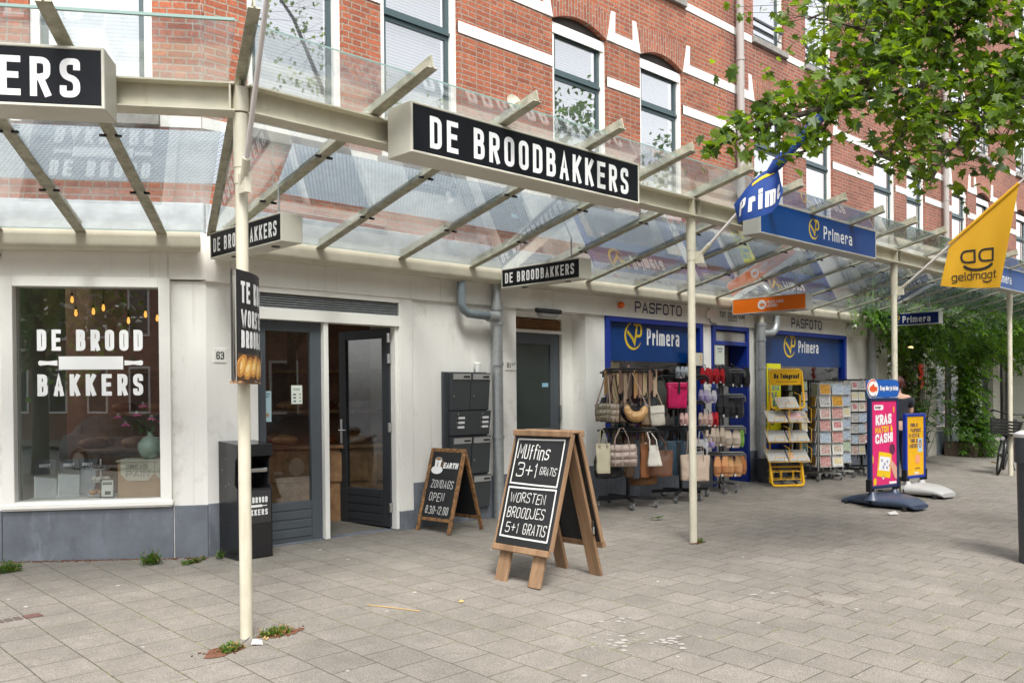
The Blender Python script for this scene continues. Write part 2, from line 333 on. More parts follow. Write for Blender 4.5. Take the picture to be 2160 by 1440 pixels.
def primera_logo(mb, cx, cz, s, y):                        # ring with a tick that becomes a p
    for i in range(1):
        P = arc(cx, cz, .5*s, 95, 330, 26); n = len(P)
        for k in range(n-1):
            h1 = .055*s*(.25+.75*math.sin(math.pi*k/(n-1))); h2 = .055*s*(.25+.75*math.sin(math.pi*(k+1)/(n-1)))
            c = Vector((cx, cz)); a, b = (P[k]-c).normalized(), (P[k+1]-c).normalized()
            mb.face([FXZ(P[k]+a*h1, y), FXZ(P[k]-a*h1, y), FXZ(P[k+1]-b*h2, y), FXZ(P[k+1]+b*h2, y)])
        ribbon(mb, [Vector((cx-.33*s, cz+.12*s)), Vector((cx-.06*s, cz-.1*s)), Vector((cx+.06*s, cz-.3*s)), Vector((cx+.22*s, cz+.42*s))], .062*s, y-.0006, FXZ)
        ribbon(mb, poly_fillet([(cx+.06*s, cz+.44*s), (cx+.5*s, cz+.44*s, 1), (cx+.46*s, cz-.0*s, 1), (cx+.16*s, cz+.0*s)], .22*s), .055*s, y-.0012, FXZ)
def rolling_pin(mb, cx, cz, W, H, y, hl):
    mb.face([(cx-W/2, y, cz-H/2), (cx+W/2, y, cz-H/2), (cx+W/2, y, cz+H/2), (cx-W/2, y, cz+H/2)])
    for sg in (-1, 1):
        x0 = cx+sg*(W/2+.02*W); prof = [(0, .2), (.25, .17), (.5, .13), (.75, .17), (.92, .2), (1, .1)]
        mb.face([(x0+sg*hl*t, y, cz+H*k) for t, k in prof] + [(x0+sg*hl*t, y, cz-H*k) for t, k in prof[::-1]])
# ------------------------------------------------------------------ palette
FB = FR(0, 7.61, 0, 1, 0); CA_, SA_ = .83044, -.55711
FA = FR(3.569, 7.61, 0, CA_, SA_)
gz = lambda y: .0332*(y-5.16)
m_stucco = mat("stucco", (.84, .82, .78), .9, var=.10, scale=1.6, bump=.3, bscale=90, streak=1, dirt=[((.36, .29, .21), .55, (9, 9, .22), .60, .78), ((.50, .47, .42), .6, (2.2, 2.2, 1.8), .56, .70), ((.46, .24, .20), .35, (5, 5, 1.4), .66, .74)])
m_white = mat("white_paint", (.84, .825, .78), .5, var=.05, scale=3, dirt=[((.50, .44, .36), .45, (16, 16, 1.2), .64, .78)])
m_fascia = mat("fascia_paint", (.84, .82, .765), .55, var=.08, scale=1.5, streak=1, dirt=[((.40, .33, .24), .5, (14, 14, .5), .60, .80), ((.55, .50, .42), .5, (2, 2, 3), .56, .72)])
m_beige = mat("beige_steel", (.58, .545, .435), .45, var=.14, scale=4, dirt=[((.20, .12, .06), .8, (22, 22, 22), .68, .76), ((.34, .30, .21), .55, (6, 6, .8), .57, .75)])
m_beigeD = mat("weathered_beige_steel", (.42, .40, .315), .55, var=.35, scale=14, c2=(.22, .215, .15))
m_galv = mat("galvanised", (.42, .44, .45), .45, metal=.6, var=.18, scale=20)
m_zinc = mat("lead", (.52, .55, .58), .5, metal=.35, var=.3, scale=7)
m_plinth = mat("bluestone", (.145, .160, .188), .65, var=.30, scale=3, bump=.2, bscale=40, dirt=[((.34, .37, .42), .55, (3.2, 3.2, 1.1), .52, .72), ((.05, .06, .08), .5, (7, 7, 2), .58, .75), ((.30, .26, .2), .4, (20, 20, 20), .66, .74)])
m_band = mat("white_masonry", (.72, .70, .66), .8, var=.12, scale=6, bump=.3)
m_sill = mat("grey_stone", (.25, .235, .215), .85, var=.3, scale=9, bump=.3)
m_sash = mat("dark_green_sash", (.045, .075, .082), .4)
m_door = mat("grey_door", (.075, .088, .102), .45, var=.06, scale=6)
m_doorD = mat("anthracite_door", (.028, .032, .038), .45)
m_blue = mat("blue_frame", (.006, .030, .26), .4)
m_black = mat("black_paint", (.012, .012, .014), .45)
m_blackm = mat("black_metal", (.014, .014, .016), .4, metal=.3)
m_chrome = mat("steel", (.6, .6, .6), .25, metal=1)
m_txtw = mat("white_vinyl", (.80, .80, .80), .5)
m_txtb = mat("black_vinyl", (.012, .012, .014), .5)
m_navy = mat("navy_vinyl", (.012, .018, .10), .5)
m_yel = mat("yellow_vinyl", (.80, .52, .01), .5)
m_wood = mat("oiled_wood", (.36, .20, .095), .55, var=.45, scale=9, c2=(.20, .10, .045), bump=.1, bscale=30)
m_woodp = mat("weathered_board_wood", (.27, .165, .090), .7, var=.35, scale=9, c2=(.15, .085, .045), bump=.2, bscale=40, streak=1, dirt=[((.10, .07, .045), .6, (18, 18, 4), .60, .74), ((.36, .28, .21), .5, (10, 10, 3), .60, .76)])
m_dark = mat("dark_interior", (.035, .028, .024), .8)
m_rail = mat("juliet_rail", (.03, .035, .04), .4)
m_brick = brickmat("red_brick", (.37, .108, .050), (.235, .064, .032), (.27, .222, .172), ms=.0078)
m_brickP = brickmat("red_brick_paler", (.305, .092, .055), (.20, .060, .038), (.27, .215, .17), ms=.0078)
m_arch = brickmat("arch_brick", (.36, .108, .055), (.25, .068, .038), (.28, .23, .18), bw=.21, bh=.058, squash=1, sqf=2, soldier=True)
g_can = glassmat("canopy_glass", 2.2, (.955, .98, .98), .17, dcol=(.72, .78, .82))
g_shop = glassmat("shop_glass", 3.4, (.94, .96, .955))
g_up = glassmat("upper_glass", 8.0, (.97, .98, .985))
g_news = glassmat("newsagent_glass", 1.3, (.96, .97, .97))
g_door = glassmat("door_glass", 2.6, (.92, .95, .95))

# ------------------------------------------------------------------ ground
def pavemat():
    m = bpy.data.materials.new("paving_tiles"); m.use_nodes = True; n = m.node_tree; b = n.nodes["Principled BSDF"]; b.inputs["Roughness"].default_value = .88
    L = n.links.new
    tc = n.nodes.new("ShaderNodeTexCoord"); sp = n.nodes.new("ShaderNodeSeparateXYZ"); cb = n.nodes.new("ShaderNodeCombineXYZ"); L(tc.outputs["Object"], sp.inputs[0])
    wv = n.nodes.new("ShaderNodeTexNoise"); wv.inputs["Scale"].default_value = .55; wv.inputs["Detail"].default_value = 2; L(tc.outputs["Object"], wv.inputs["Vector"])
    wx = n.nodes.new("ShaderNodeMath"); wx.operation = 'MULTIPLY_ADD'; wx.inputs[1].default_value = .055; L(wv.outputs["Fac"], wx.inputs[0])
    ax = n.nodes.new("ShaderNodeMath"); ax.operation = 'ADD'; ax.inputs[1].default_value = -1.612+30; L(sp.outputs[0], ax.inputs[0]); L(ax.outputs[0], wx.inputs[2])
    L(sp.outputs[1], cb.inputs[0]); L(wx.outputs[0], cb.inputs[1])
    bt = n.nodes.new("ShaderNodeTexBrick"); L(cb.outputs[0], bt.inputs["Vector"]); bt.squash = 1; bt.offset = .5
    for k, v in (("Scale", 1), ("Brick Width", .302), ("Row Height", .302), ("Mortar Size", .0044), ("Mortar Smooth", .5), ("Bias", 0)): bt.inputs[k].default_value = v
    bt.inputs["Color1"].default_value = (.212, .192, .167, 1); bt.inputs["Color2"].default_value = (.186, .168, .145, 1)
    def noise(s, d, r=.6):
        q = n.nodes.new("ShaderNodeTexNoise"); q.inputs["Scale"].default_value = s; q.inputs["Detail"].default_value = d; q.inputs["Roughness"].default_value = r; L(tc.outputs["Object"], q.inputs["Vector"]); return q
    def ramp(src, a, bb, lo, hi):
        q = n.nodes.new("ShaderNodeMapRange"); q.inputs["From Min"].default_value = a; q.inputs["From Max"].default_value = bb; q.inputs["To Min"].default_value = lo; q.inputs["To Max"].default_value = hi; L(src, q.inputs[0]); return q
    # joints: dark grit, with moss in places
    ms = noise(.9, 4); mr = ramp(ms.outputs["Fac"], .46, .60, 0, 1); fine = noise(14, 3); fr = ramp(fine.outputs["Fac"], .42, .6, 0, 1)
    mm = n.nodes.new("ShaderNodeMath"); mm.operation = 'MULTIPLY'; L(mr.outputs[0], mm.inputs[0]); L(fr.outputs[0], mm.inputs[1])
    mo = n.nodes.new("ShaderNodeMix"); mo.data_type = 'RGBA'; mo.inputs["A"].default_value = (.075, .062, .047, 1); mo.inputs["B"].default_value = (.17, .19, .03, 1); L(mm.outputs[0], mo.inputs["Factor"])
    L(mo.outputs["Result"], bt.inputs["Mortar"])
    sA = noise(120, 4, .85); rA = ramp(sA.outputs["Fac"], .34, .66, .40, 1.62)     # aggregate
    sB = noise(.8, 7, .65); rB = ramp(sB.outputs["Fac"], .3, .7, .80, 1.16)       # broad staining
    sC = noise(5, 8, .75); rC = ramp(sC.outputs["Fac"], .3, .72, .84, 1.12)
    p1 = n.nodes.new("ShaderNodeMath"); p1.operation = 'MULTIPLY'; L(rA.outputs[0], p1.inputs[0]); L(rB.outputs[0], p1.inputs[1])
    p2 = n.nodes.new("ShaderNodeMath"); p2.operation = 'MULTIPLY'; L(p1.outputs[0], p2.inputs[0]); L(rC.outputs[0], p2.inputs[1])
    sD = noise(2.6, 9, .8); rD = ramp(sD.outputs["Fac"], .56, .72, 1, .80); p3 = n.nodes.new("ShaderNodeMath"); p3.operation = 'MULTIPLY'; L(p2.outputs[0], p3.inputs[0]); L(rD.outputs[0], p3.inputs[1])
    vm = n.nodes.new("ShaderNodeVectorMath"); vm.operation = 'SCALE'; L(bt.outputs["Color"], vm.inputs[0]); L(p3.outputs[0], vm.inputs["Scale"])
    # chewing gum and droppings: sparse pale and dark spots
    vo = n.nodes.new("ShaderNodeTexVoronoi"); vo.inputs["Scale"].default_value = 3.1; L(tc.outputs["Object"], vo.inputs["Vector"])
    dn = n.nodes.new("ShaderNodeMath"); dn.operation = 'MULTIPLY_ADD'; dn.inputs[1].default_value = .03; L(fine.outputs["Fac"], dn.inputs[0]); L(vo.outputs["Distance"], dn.inputs[2])
    lt = n.nodes.new("ShaderNodeMath"); lt.operation = 'LESS_THAN'; lt.inputs[1].default_value = .062; L(dn.outputs[0], lt.inputs[0])
    sv = n.nodes.new("ShaderNodeSeparateXYZ"); L(vo.outputs["Color"], sv.inputs[0])
    gm = n.nodes.new("ShaderNodeMix"); gm.data_type = 'RGBA'; gm.inputs["A"].default_value = (.20, .19, .175, 1); gm.inputs["B"].default_value = (.62, .60, .56, 1); L(sv.outputs[0], gm.inputs["Factor"])
    lt2 = n.nodes.new("ShaderNodeMath"); lt2.operation = 'MULTIPLY'; lt2.inputs[1].default_value = .7; L(lt.outputs[0], lt2.inputs[0])
    fm = n.nodes.new("ShaderNodeMix"); fm.data_type = 'RGBA'; L(lt2.outputs[0], fm.inputs["Factor"]); L(vm.outputs[0], fm.inputs["A"]); L(gm.outputs["Result"], fm.inputs["B"])
    L(fm.outputs["Result"], b.inputs["Base Color"])
    iv = n.nodes.new("ShaderNodeMath"); iv.operation = 'MULTIPLY_ADD'; iv.inputs[1].default_value = -1; iv.inputs[2].default_value = 1; L(bt.outputs["Fac"], iv.inputs[0])
    hh = n.nodes.new("ShaderNodeMath"); hh.operation = 'MULTIPLY_ADD'; hh.inputs[1].default_value = .18; L(sA.outputs["Fac"], hh.inputs[0]); L(iv.outputs[0], hh.inputs[2])
    bp = n.nodes.new("ShaderNodeBump"); bp.inputs["Distance"].default_value = .006; bp.inputs["Strength"].default_value = .7; L(hh.outputs[0], bp.inputs["Height"]); L(bp.outputs[0], b.inputs["Normal"])
    return m
m_pave = pavemat()
m_asph = mat("asphalt", (.05, .05, .052), .9, var=.25, scale=20, bump=.3, bscale=200)
def slab(name, x0, x1, y0, y1, zf, m):
    mb = MB(); n = 12; ys = [y0+(y1-y0)*k/n for k in range(n+1)]
    for a, b in zip(ys, ys[1:]): mb.face([(x0, a, zf(a)), (x1, a, zf(a)), (x1, b, zf(b)), (x0, b, zf(b))])
    return tag(mb.build(name, m), kind='structure')
slab("pavement", -40, 90, -1.6, 14, gz, m_pave)
slab("road", -60, 110, -9.4, -1.6, lambda y: gz(-1.6)-.13, m_asph)
slab("far_pavement", -60, 110, -13, -9.4, lambda y: gz(-1.6), m_pave)
mb = MB(); mb.box(-40, 90, -1.75, -1.6, gz(-1.6)-.3, gz(-1.6)+.004); tag(mb.build("kerb", m_sill), kind='structure')
mb = MB(); mb.face([(-400, -400, -.9), (400, -400, -.9), (400, 400, -.9), (-400, 400, -.9)]); tag(mb.build("terrain", m_asph), kind='structure')

# ------------------------------------------------------------------ corner building
bld = thing("corner_building", "red brick corner building with white bands over pale plastered shops under the canopy", "building", T3(3.569, 7.61, 0))
def openwall(mb, x0, x1, z0, z1, d, ops, rv=.11):
    xs = sorted({x0, x1, *[o[0] for o in ops], *[o[1] for o in ops]}); xs = [x for x in xs if x0 <= x <= x1]
    zs = sorted({z0, z1, *[o[2] for o in ops], *[o[3] for o in ops], *[o[3]+o[4] for o in ops]}); zs = [z for z in zs if z0 <= z <= z1]
    for xa, xb in zip(xs, xs[1:]):
        for za, zb in zip(zs, zs[1:]):
            cx, cz = (xa+xb)/2, (za+zb)/2
            if any(o[0] < cx < o[1] and o[2] < cz < o[3]+o[4] for o in ops): continue
            mb.face([(xa, d, za), (xb, d, za), (xb, d, zb), (xa, d, zb)])
    for a, b, c, e, rise in ops:
        if a < x0-.01 or b > x1+.01: continue
        n = 10; P = [(a+(b-a)*k/n, e+rise*(1-(2*k/n-1)**2)) for k in range(n+1)]
        if rise:
            for (xa, za), (xb, zb) in zip(P, P[1:]): mb.face([(xa, d, za), (xb, d, zb), (xb, d, e+rise+1e-5), (xa, d, e+rise+1e-5)])
        for (xa, za), (xb, zb) in zip(P, P[1:]): mb.face([(xa, d, za), (xb, d, zb), (xb, d+rv, zb), (xa, d+rv, za)])
        mb.face([(a, d, c), (a, d+rv, c), (a, d+rv, e), (a, d, e)]); mb.face([(b, d, c), (b, d+rv, c), (b, d+rv, e), (b, d, e)])
        mb.face([(a, d, c), (b, d, c), (b, d+rv, c), (a, d+rv, c)])
m_blind = mat("white_blind", (.62, .63, .66), .7)
def blindstripes():
    n = m_blind.node_tree; b = n.nodes["Principled BSDF"]; tc = [q for q in n.nodes if q.type == 'TEX_COORD'][0]
    wv = n.nodes.new("ShaderNodeTexWave"); wv.wave_type = 'BANDS'; wv.bands_direction = 'Z'; wv.inputs["Scale"].default_value = 9.0
    n.links.new(tc.outputs["Object"], wv.inputs["Vector"]); rp = n.nodes.new("ShaderNodeValToRGB")
    rp.color_ramp.elements[0].color = (.50, .50, .53, 1); rp.color_ramp.elements[1].color = (.86, .86, .88, 1); rp.color_ramp.elements[0].position = .1; rp.color_ramp.elements[1].position = .6
    n.links.new(wv.outputs["Fac"], rp.inputs[0]); n.links.new(rp.outputs[0], b.inputs["Base Color"])
blindstripes()
def frame4(mb, x0, x1, z0, z1, wd, d0, d1, top=None, bot=None):
    t = top or wd; bo = bot or wd
    mb.box(x0, x0+wd, d0, d1, z0, z1); mb.box(x1-wd, x1, d0, d1, z0, z1)
    mb.box(x0+wd, x1-wd, d0, d1, z1-t, z1); mb.box(x0+wd, x1-wd, d0, d1, z0, z0+bo)
def window(F, x0, x1, z0, z1, D, rise=.13, rail=False, tr=.70):
    """white timber frame, green sash with a transom, panes, blind and stone sill, in a brick opening at depth D"""
    f = MB(); frame4(f, x0, x1, z0, z1-.02, .075, D+.045, D+.13, top=.10)
    f.box(x0+.03, x1-.03, D+.03, D+.05, z1-.16, z1-.09)
    n = 10; P = [(x0+(x1-x0)*k/n, z1+rise*(1-(2*k/n-1)**2)) for k in range(n+1)]
    if rise: f.mi = 1; f.prism([(a, D+.08, b) for a, b in P] + [(x1, D+.08, z1-.02), (x0, D+.08, z1-.02)], (0, .02, 0))
    win = f.build("window", [m_white, m_dark], bld, F)
    zt = z0+(z1-z0)*tr
    s = MB(); frame4(s, x0+.078, x1-.078, zt+.03, z1-.125, .05, D+.075, D+.125); frame4(s, x0+.078, x1-.078, z0+.08, zt-.005, .05, D+.085, D+.13)
    s.box(x0+.076, x1-.076, D+.055, D+.12, zt-.004, zt+.029); s.build("sash", m_sash, win, F)
    for za, zb in ((zt+.06, z1-.15), (z0+.11, zt-.035)):
        q = MB(); q.box(x0+.11, x1-.11, D+.098, D+.104, za, zb); q.build("pane", g_up, win, F)
    q = MB(); q.box(x0+.1, x1-.1, D+.19, D+.2, z0+.1, z1-.12); q.build("blind", m_blind, win, F)
    q = MB(); q.box(x0-.06, x1+.06, D-.06, D+.10, z0-.10, z0-.002); q.build("sill", m_sill, win, F, bev=.006)
    if rail:
        q = MB(); q.box(x0+.03, x1-.03, D-.01, D+.03, z0+.30, z0+.335); q.box(x0+.03, x1-.03, D, D+.02, z0+.14, z0+.155); q.build("rail", m_rail, win, F)
    if rise and z0 < 5.5:
        n = 12; P = [(x0-.0+(x1-x0)*k/n, z1+rise*(1-(2*k/n-1)**2)) for k in range(n+1)]
        q = MB(); Q = [(x0-.11+(x1-x0+.22)*k/n, z1+.33+rise*(1-(2*k/n-1)**2)*.9) for k in range(n+1)]
        for i in range(n):
            q.face([(P[i][0], D-.004, P[i][1]), (P[i+1][0], D-.004, P[i+1][1]), (Q[i+1][0], D-.004, Q[i+1][1]), (Q[i][0], D-.004, Q[i][1])])
            q.face([(P[i][0], D-.004, P[i][1]), (P[i+1][0], D-.004, P[i+1][1]), (P[i+1][0], D+.08, P[i+1][1]), (P[i][0], D+.08, P[i][1])])
        q.build("brick_arch", m_arch, win, F)
        q = MB()
        for sg, xx in ((-1, x0), (1, x1)):
            q.prism([(xx, D-.02, z1-.0), (xx+sg*.16, D-.02, z1-.0), (xx+sg*.16, D-.02, z1+.14), (xx+sg*.17, D-.02, z1+.42), (xx+sg*.095, D-.02, z1+.42)], (0, .03, 0))
        q.build("springer_stone", m_band, win, F, bev=.004)
W1B = [(4.05, 5.10), (5.58, 6.66), (8.23, 9.30), (10.02, 11.05), (13.04, 14.04), (14.79, 15.80), (17.55, 18.58), (19.14, 20.12), (21.70, 22.70), (23.30, 24.28), (26.30, 27.3), (28.0, 29.0)]
D1 = .10; Z1 = (4.03, 6.26); Z2 = (7.32, 9.35); Z3 = (10.35, 12.1)
opsB = [(a, b, Z1[0], Z1[1], .13) for a, b in W1B] + [(a, b, Z2[0], Z2[1], .0) for a, b in W1B] + [(a, b, Z3[0], Z3[1], 0) for a, b in W1B[2:]]
mb = MB(); openwall(mb, 3.60, 12.2, 2.95, 13, D1, [o for o in opsB if o[1] < 12.2])
mb.face([(3.60, D1, 13), (32, D1, 13), (32, 9, 13), (3.6, 9, 13)])
mb.build("brick_wall", m_brick, bld, FB, norm=False)
mb = MB(); openwall(mb, 12.2, 32, 2.95, 13, D1, [o for o in opsB if o[0] > 12.2]); mb.build("brick_wall", m_brickP, bld, FB, norm=False)
W1A = [(-1.47, -.45), (-3.2, -2.15), (-5.0, -3.95)]
mb = MB(); openwall(mb, -9, -.031, 2.95, 13, D1, [(a, b, Z1[0], Z1[1], .13) for a, b in W1A]+[(a, b, Z2[0], Z2[1], 0) for a, b in W1A]); mb.build("brick_wall", m_brick, bld, FA, norm=False)
for i, (a, b) in enumerate(W1B):
    window(FB, a, b, *Z1, D1)
    window(FB, a, b, *Z2, D1, 0, True)
    if i > 3: window(FB, a, b, *Z3, D1, 0)
for a, b in W1A[:2]: window(FA, a, b, *Z1, D1)
# white masonry bands
for F, X0_, X1_, W in ((FB, 3.60, 32, W1B), (FA, -9, -.035, W1A)):
    for za, zb, pad in ((3.93, 4.03, .065), (5.64, 5.77, 0), (6.265, 6.40, .165), (7.205, 7.32, .065)):
        xs = [X0_]+[v for a, b in sorted(W) for v in (a-pad, b+pad)]+[X1_]
        for k in range(0, len(xs), 2):
            if xs[k+1]-xs[k] > .02:
                mb = MB(); mb.box(xs[k], xs[k+1], D1-.012, D1+.02, za, zb); mb.build("white_band", m_band, bld, F)
# ground floor: plastered piers, bluestone plinth, fascia
def piers(F, segs, z0, z1, d0, d1, name, m, **k):
    for a, b in segs:
        mb = MB(); mb.box(a, b, d0, d1, z0, z1); mb.build(name, m, bld, F, **k)
segB = [(3.569, 3.87), (5.873, 7.44), (8.70, 9.08), (11.345, 11.585), (12.635, 13.035), (16.045, 17.45)]
piers(FB, segB, .0, 2.54, 0, .28, "plaster_wall", m_stucco)
piers(FA, [(-9, -1.675), (-.297, 0)], 0, 2.54, 0, .28, "plaster_wall", m_stucco); piers(FA, [(-1.675, -.297)], 0, .55, .002, .28, "plaster_wall", m_stucco)
pl = [(5.873, 7.44), (8.70, 9.08), (9.085, 11.34), (11.345, 11.585), (12.635, 13.035), (13.04, 16.04), (16.045, 17.45)]
def one(name, m, F, x0, x1, d0, d1, z0, z1, bev=.004):
    q = MB(); q.box(x0, x1, d0, d1, z0, z1); return q.build(name, m, bld, F, bev=bev)
for a, b in pl:
    n = max(1, round((b-a)/.9))
    for k in range(n): one("plinth_slab", m_plinth, FB, a+(b-a)*k/n+.003, a+(b-a)*(k+1)/n-.003, -.018, .0, -.05, .57)
one("plinth_slab", m_plinth, FB, 3.567, 3.865, -.018, 0, -.05, .555)
for a, b in ((-4.5, -3.1), (-3.1, -1.69), (-1.69, -.29), (-.285, .002)): one("plinth_slab", m_plinth, FA, a+.003, b-.003 if b < 0 else b, -.018, 0, -.05, .548)
def fascia(F, xs, z0, z1, d0, d1, name="fascia", m=None):
    for a, b in zip(xs, xs[1:]):
        mb = MB(); mb.box(a+.0015, b-.0015, d0, d1, z0, z1); mb.build(name, m or m_fascia, bld, F, bev=.003)
fascia(FB, (3.558, 3.79, 6.25, 8.05, 9.0, 11.4, 13.4, 16.2, 17.45), 2.54, 2.96, -.035, .2)
fascia(FA, (-6, -3.0, -1.69, -.31, .0105), 2.552, 2.96, -.035, .2)
# lead flashing over the fascia
mb = MB(); mb.box(3.575, 32, -.02, .09, 2.96, 3.235); mb.build("lead_flashing", m_zinc, bld, FB, bev=.01)
mb = MB(); mb.box(-9, -.0, -.02, .09, 2.96, 3.235); mb.build("lead_flashing", m_zinc, bld, FA, bev=.01)

# bakery shop window (left wing)
f = MB(); frame4(f, -1.675, -.297, .545, 2.56, .095, -.05, .10, top=.085, bot=.075); f.box(-1.69, -.285, -.065, .0, .56, .60)
sw = f.build("shop_window", m_white, bld, FA, bev=.004)
q = MB(); q.box(-1.579, -.393, .045, .053, .62, 2.475); q.build("pane", g_shop, sw, FA)
q = MB(); text(q, "DE BROOD", -1.415, 1.925, .185, .040, wr=.46, sw=.19, gap=.26, fit=.87, rad=.28); text(q, "BAKKERS", -1.415, 1.53, .19, .040, wr=.46, sw=.19, gap=.26, fit=.87, rad=.28)
rolling_pin(q, -.975, 1.818, .53, .115, .040, .155); q.build("window_lettering", m_txtw, sw, FA)
# bakery entrance
f = MB(); f.box(3.875, 4.06, -.02, .12, .03, 2.55); f.box(5.70, 5.868, -.02, .12, .28, 2.55); f.box(4.785, 4.838, .0, .12, .09, 2.24)
f.box(4.06, 5.70, -.02, .12, 2.235, 2.345); f.box(4.06, 5.70, -.02, .12, 2.485, 2.55); f.box(5.66, 5.70, .01, .12, .09, 2.235)
f.mi = 1; f.box(5.70, 5.868, -.022, .12, -.03, .278); f.box(4.06, 4.785, .03, .2, -.03, .10); f.box(4.838, 5.66, .06, .2, -.03, .088)
de = f.build("bakery_entrance", [m_white, m_plinth], bld, FB, bev=.004)
lv = MB(); lv.box(4.062, 5.698, .09, .1, 2.345, 2.485)
lv.mi = 1
for k in range(6): lv.box(4.062, 5.698, .0, .05, 0, .006, T3(0, 0, 2.352+k*.0225) @ Matrix.Rotation(-.5, 4, 'X'))
lv.build("louvre_vent", [m_dark, m_galv], de, FB)
def leaf(name, F, wd, z0, z1, parent, m, gl, x0=0, hinge=False, lit=None):
    b = MB(); b.box(x0, x0+.115, 0, .05, z0, z1); b.box(x0+wd-.12, x0+wd, 0, .05, z0, z1); b.box(x0+.115, x0+wd-.12, 0, .05, z1-.10, z1); b.box(x0+.115, x0+wd-.12, .004, .046, z0, z0+.39)
    for k in range(4): b.box(x0+.13, x0+wd-.135, -.004, .0035, z0+.045+k*.088, z0+.045+k*.088+.075)
    o = b.build(name, m, parent, F, bev=.004)
    q = MB(); q.box(x0+.115, x0+wd-.12, .022, .028, z0+.39, z1-.10); q.build("pane", gl, o, F)
    return o
dl = leaf("door", FR(0, 7.66, 0, 1, 0), .72, .10, 2.235, de, m_door, g_door, 4.063)
# papers stuck on the inside of the fixed leaf
m_pap = mat("poster_blue", (.42, .60, .64), .6); m_papw = mat("poster_white", (.70, .74, .66), .6); m_tan = mat("poster_tan", (.45, .28, .14), .6); m_teal = mat("poster_dark", (.05, .10, .14), .6)
P = MB(); P.face([(4.02+.06, .066, 1.27), (4.24, .066, 1.27), (4.24, .066, 1.56), (4.08, .066, 1.56)]); P.mi = 1
text(P, "KOM JIJ ONS TEAM", 4.095, 1.525, .02, .0655, wr=.5, sw=.2, gap=.2, fit=.13); text(P, "VERSTERKEN?", 4.105, 1.498, .02, .0655, wr=.5, sw=.2, gap=.2, fit=.11); P.mi = 2
for k in range(9): disc(P, 4.10+random.uniform(0, .12), 1.29+random.uniform(0, .05), .016, .02, .0653-.0002*k, 10)
P.build("team_poster", [m_pap, m_teal, m_tan], dl, FB)
P = MB(); P.face([(4.455, .066, 1.435), (4.575, .066, 1.435), (4.575, .066, 1.615), (4.455, .066, 1.615)]); P.mi = 1
text(P, "PIN ONLY", 4.48, 1.568, .018, .0655, wr=.5, sw=.2, gap=.2, fit=.07)
for k in range(3): P.box(4.475, 4.505, .064, .0655, 1.455+k*.033, 1.468+k*.033); disc(P, 4.55, 1.462+k*.033, .008, .008, .0652, 10)
P.build("pin_notice", [m_papw, m_teal], dl, FB)
dO = leaf("door", FR(5.64-.82*math.cos(1.45), 7.70+.82*math.sin(1.45), 0, math.cos(1.45), -math.sin(1.45)), .82, .11, 2.225, de, m_doorD, g_door)
Fd = FR(5.64-.82*math.cos(1.45), 7.70+.82*math.sin(1.45), 0, math.cos(1.45), -math.sin(1.45))
q = MB(); q.box(.03, .065, -.012, 0, .98, 1.25); q.cyl((.048, -.012, 1.13), (.048, -.05, 1.13), .009); q.cyl((.048, -.045, 1.13), (.16, -.045, 1.13), .009); q.build("handle", m_chrome, dO, Fd)
q = MB()
for z in (.32, 1.17, 1.90, 2.12): q.box(.80, .835, -.012, .055, z-.05, z+.05); q.cyl((.83, -.012, z-.05), (.83, -.012, z+.05), .012)
q.build("hinge", m_chrome, dO, Fd)
# number plates
def plate(F, x0, x1, z0, z1, s, small=None, lab="", who=None):
    q = MB(); q.box(x0, x1, -.010, -.001, z0, z1)
    p_ = tag(q.build("house_number", m_white, None, F, bev=.002), lab, "house number")
    t = MB(); text(t, s, x0+.022, z0+.028, z1-z0-.056, -.0115, wr=.5, sw=.15, gap=.1, fit=(x1-x0)*(.62 if not small else .36))
    if small: text(t, small, x0+(x1-x0)*.55, z0+.055, .035, -.0115, wr=.6, sw=.13, gap=.12, fit=(x1-x0)*.36)
    t.build("digits", m_txtb, p_, F)
plate(FB, 3.635, 3.755, 1.82, 1.945, "63", None, "square white number plate reading 63 on the corner pier")
plate(FB, 7.255, 7.435, 1.795, 1.91, "61", "A-F", "white number plate reading 61 A-F beside the grey downpipe")
# flat entrance (61)
FN = FR(0, 7.86, 0, 1, 0)
f = MB(); f.mi = 1
f.box(7.46, 7.54, -.02, .1, .05, 2.54); f.box(8.50, 8.699, -.02, .03, .05, 2.54); f.box(7.54, 8.50, -.02, .1, 2.28, 2.32); f.box(7.54, 8.50, -.02, .1, 2.47, 2.54)
f.mi = 2; f.box(7.54, 8.50, -.01, .1, -.02, .10)
fe = f.build("flat_entrance", [m_stucco, m_fascia, m_plinth], bld, FN, bev=.003)
lv = MB(); lv.box(7.54, 8.50, .06, .07, 2.32, 2.47); lv.mi = 1
for k in range(6): lv.box(7.54, 8.50, 0, .045, 0, .006, T3(0, 0, 2.328+k*.024) @ Matrix.Rotation(-.5, 4, 'X'))
lv.build("louvre_vent", [m_dark, m_wood], fe, FN)
b = MB(); b.box(7.54, 7.66, 0, .05, .10, 2.28); b.box(8.30, 8.46, 0, .05, .10, 2.28); b.box(7.66, 8.30, 0, .05, 2.14, 2.28); b.box(7.66, 8.30, 0, .05, .10, 1.08)
d61 = b.build("door", m_door, fe, FN, bev=.004)
q = MB(); q.box(7.66, 8.30, .02, .03, 1.08, 2.14); q.build("pane", mat("frosted_dark_glass", (.045, .055, .05), .15, spec=.6), d61, FN)
q = MB(); q.box(8.16, 8.27, .015, .019, 1.60, 1.65); q.build("sticker", mat("sticker_blue", (.3, .55, .7), .5), d61, FN)
q = MB(); q.box(8.44, 8.475, -.03, .0, 1.18, 1.36); q.build("strike_plate", m_chrome, d61, FN)
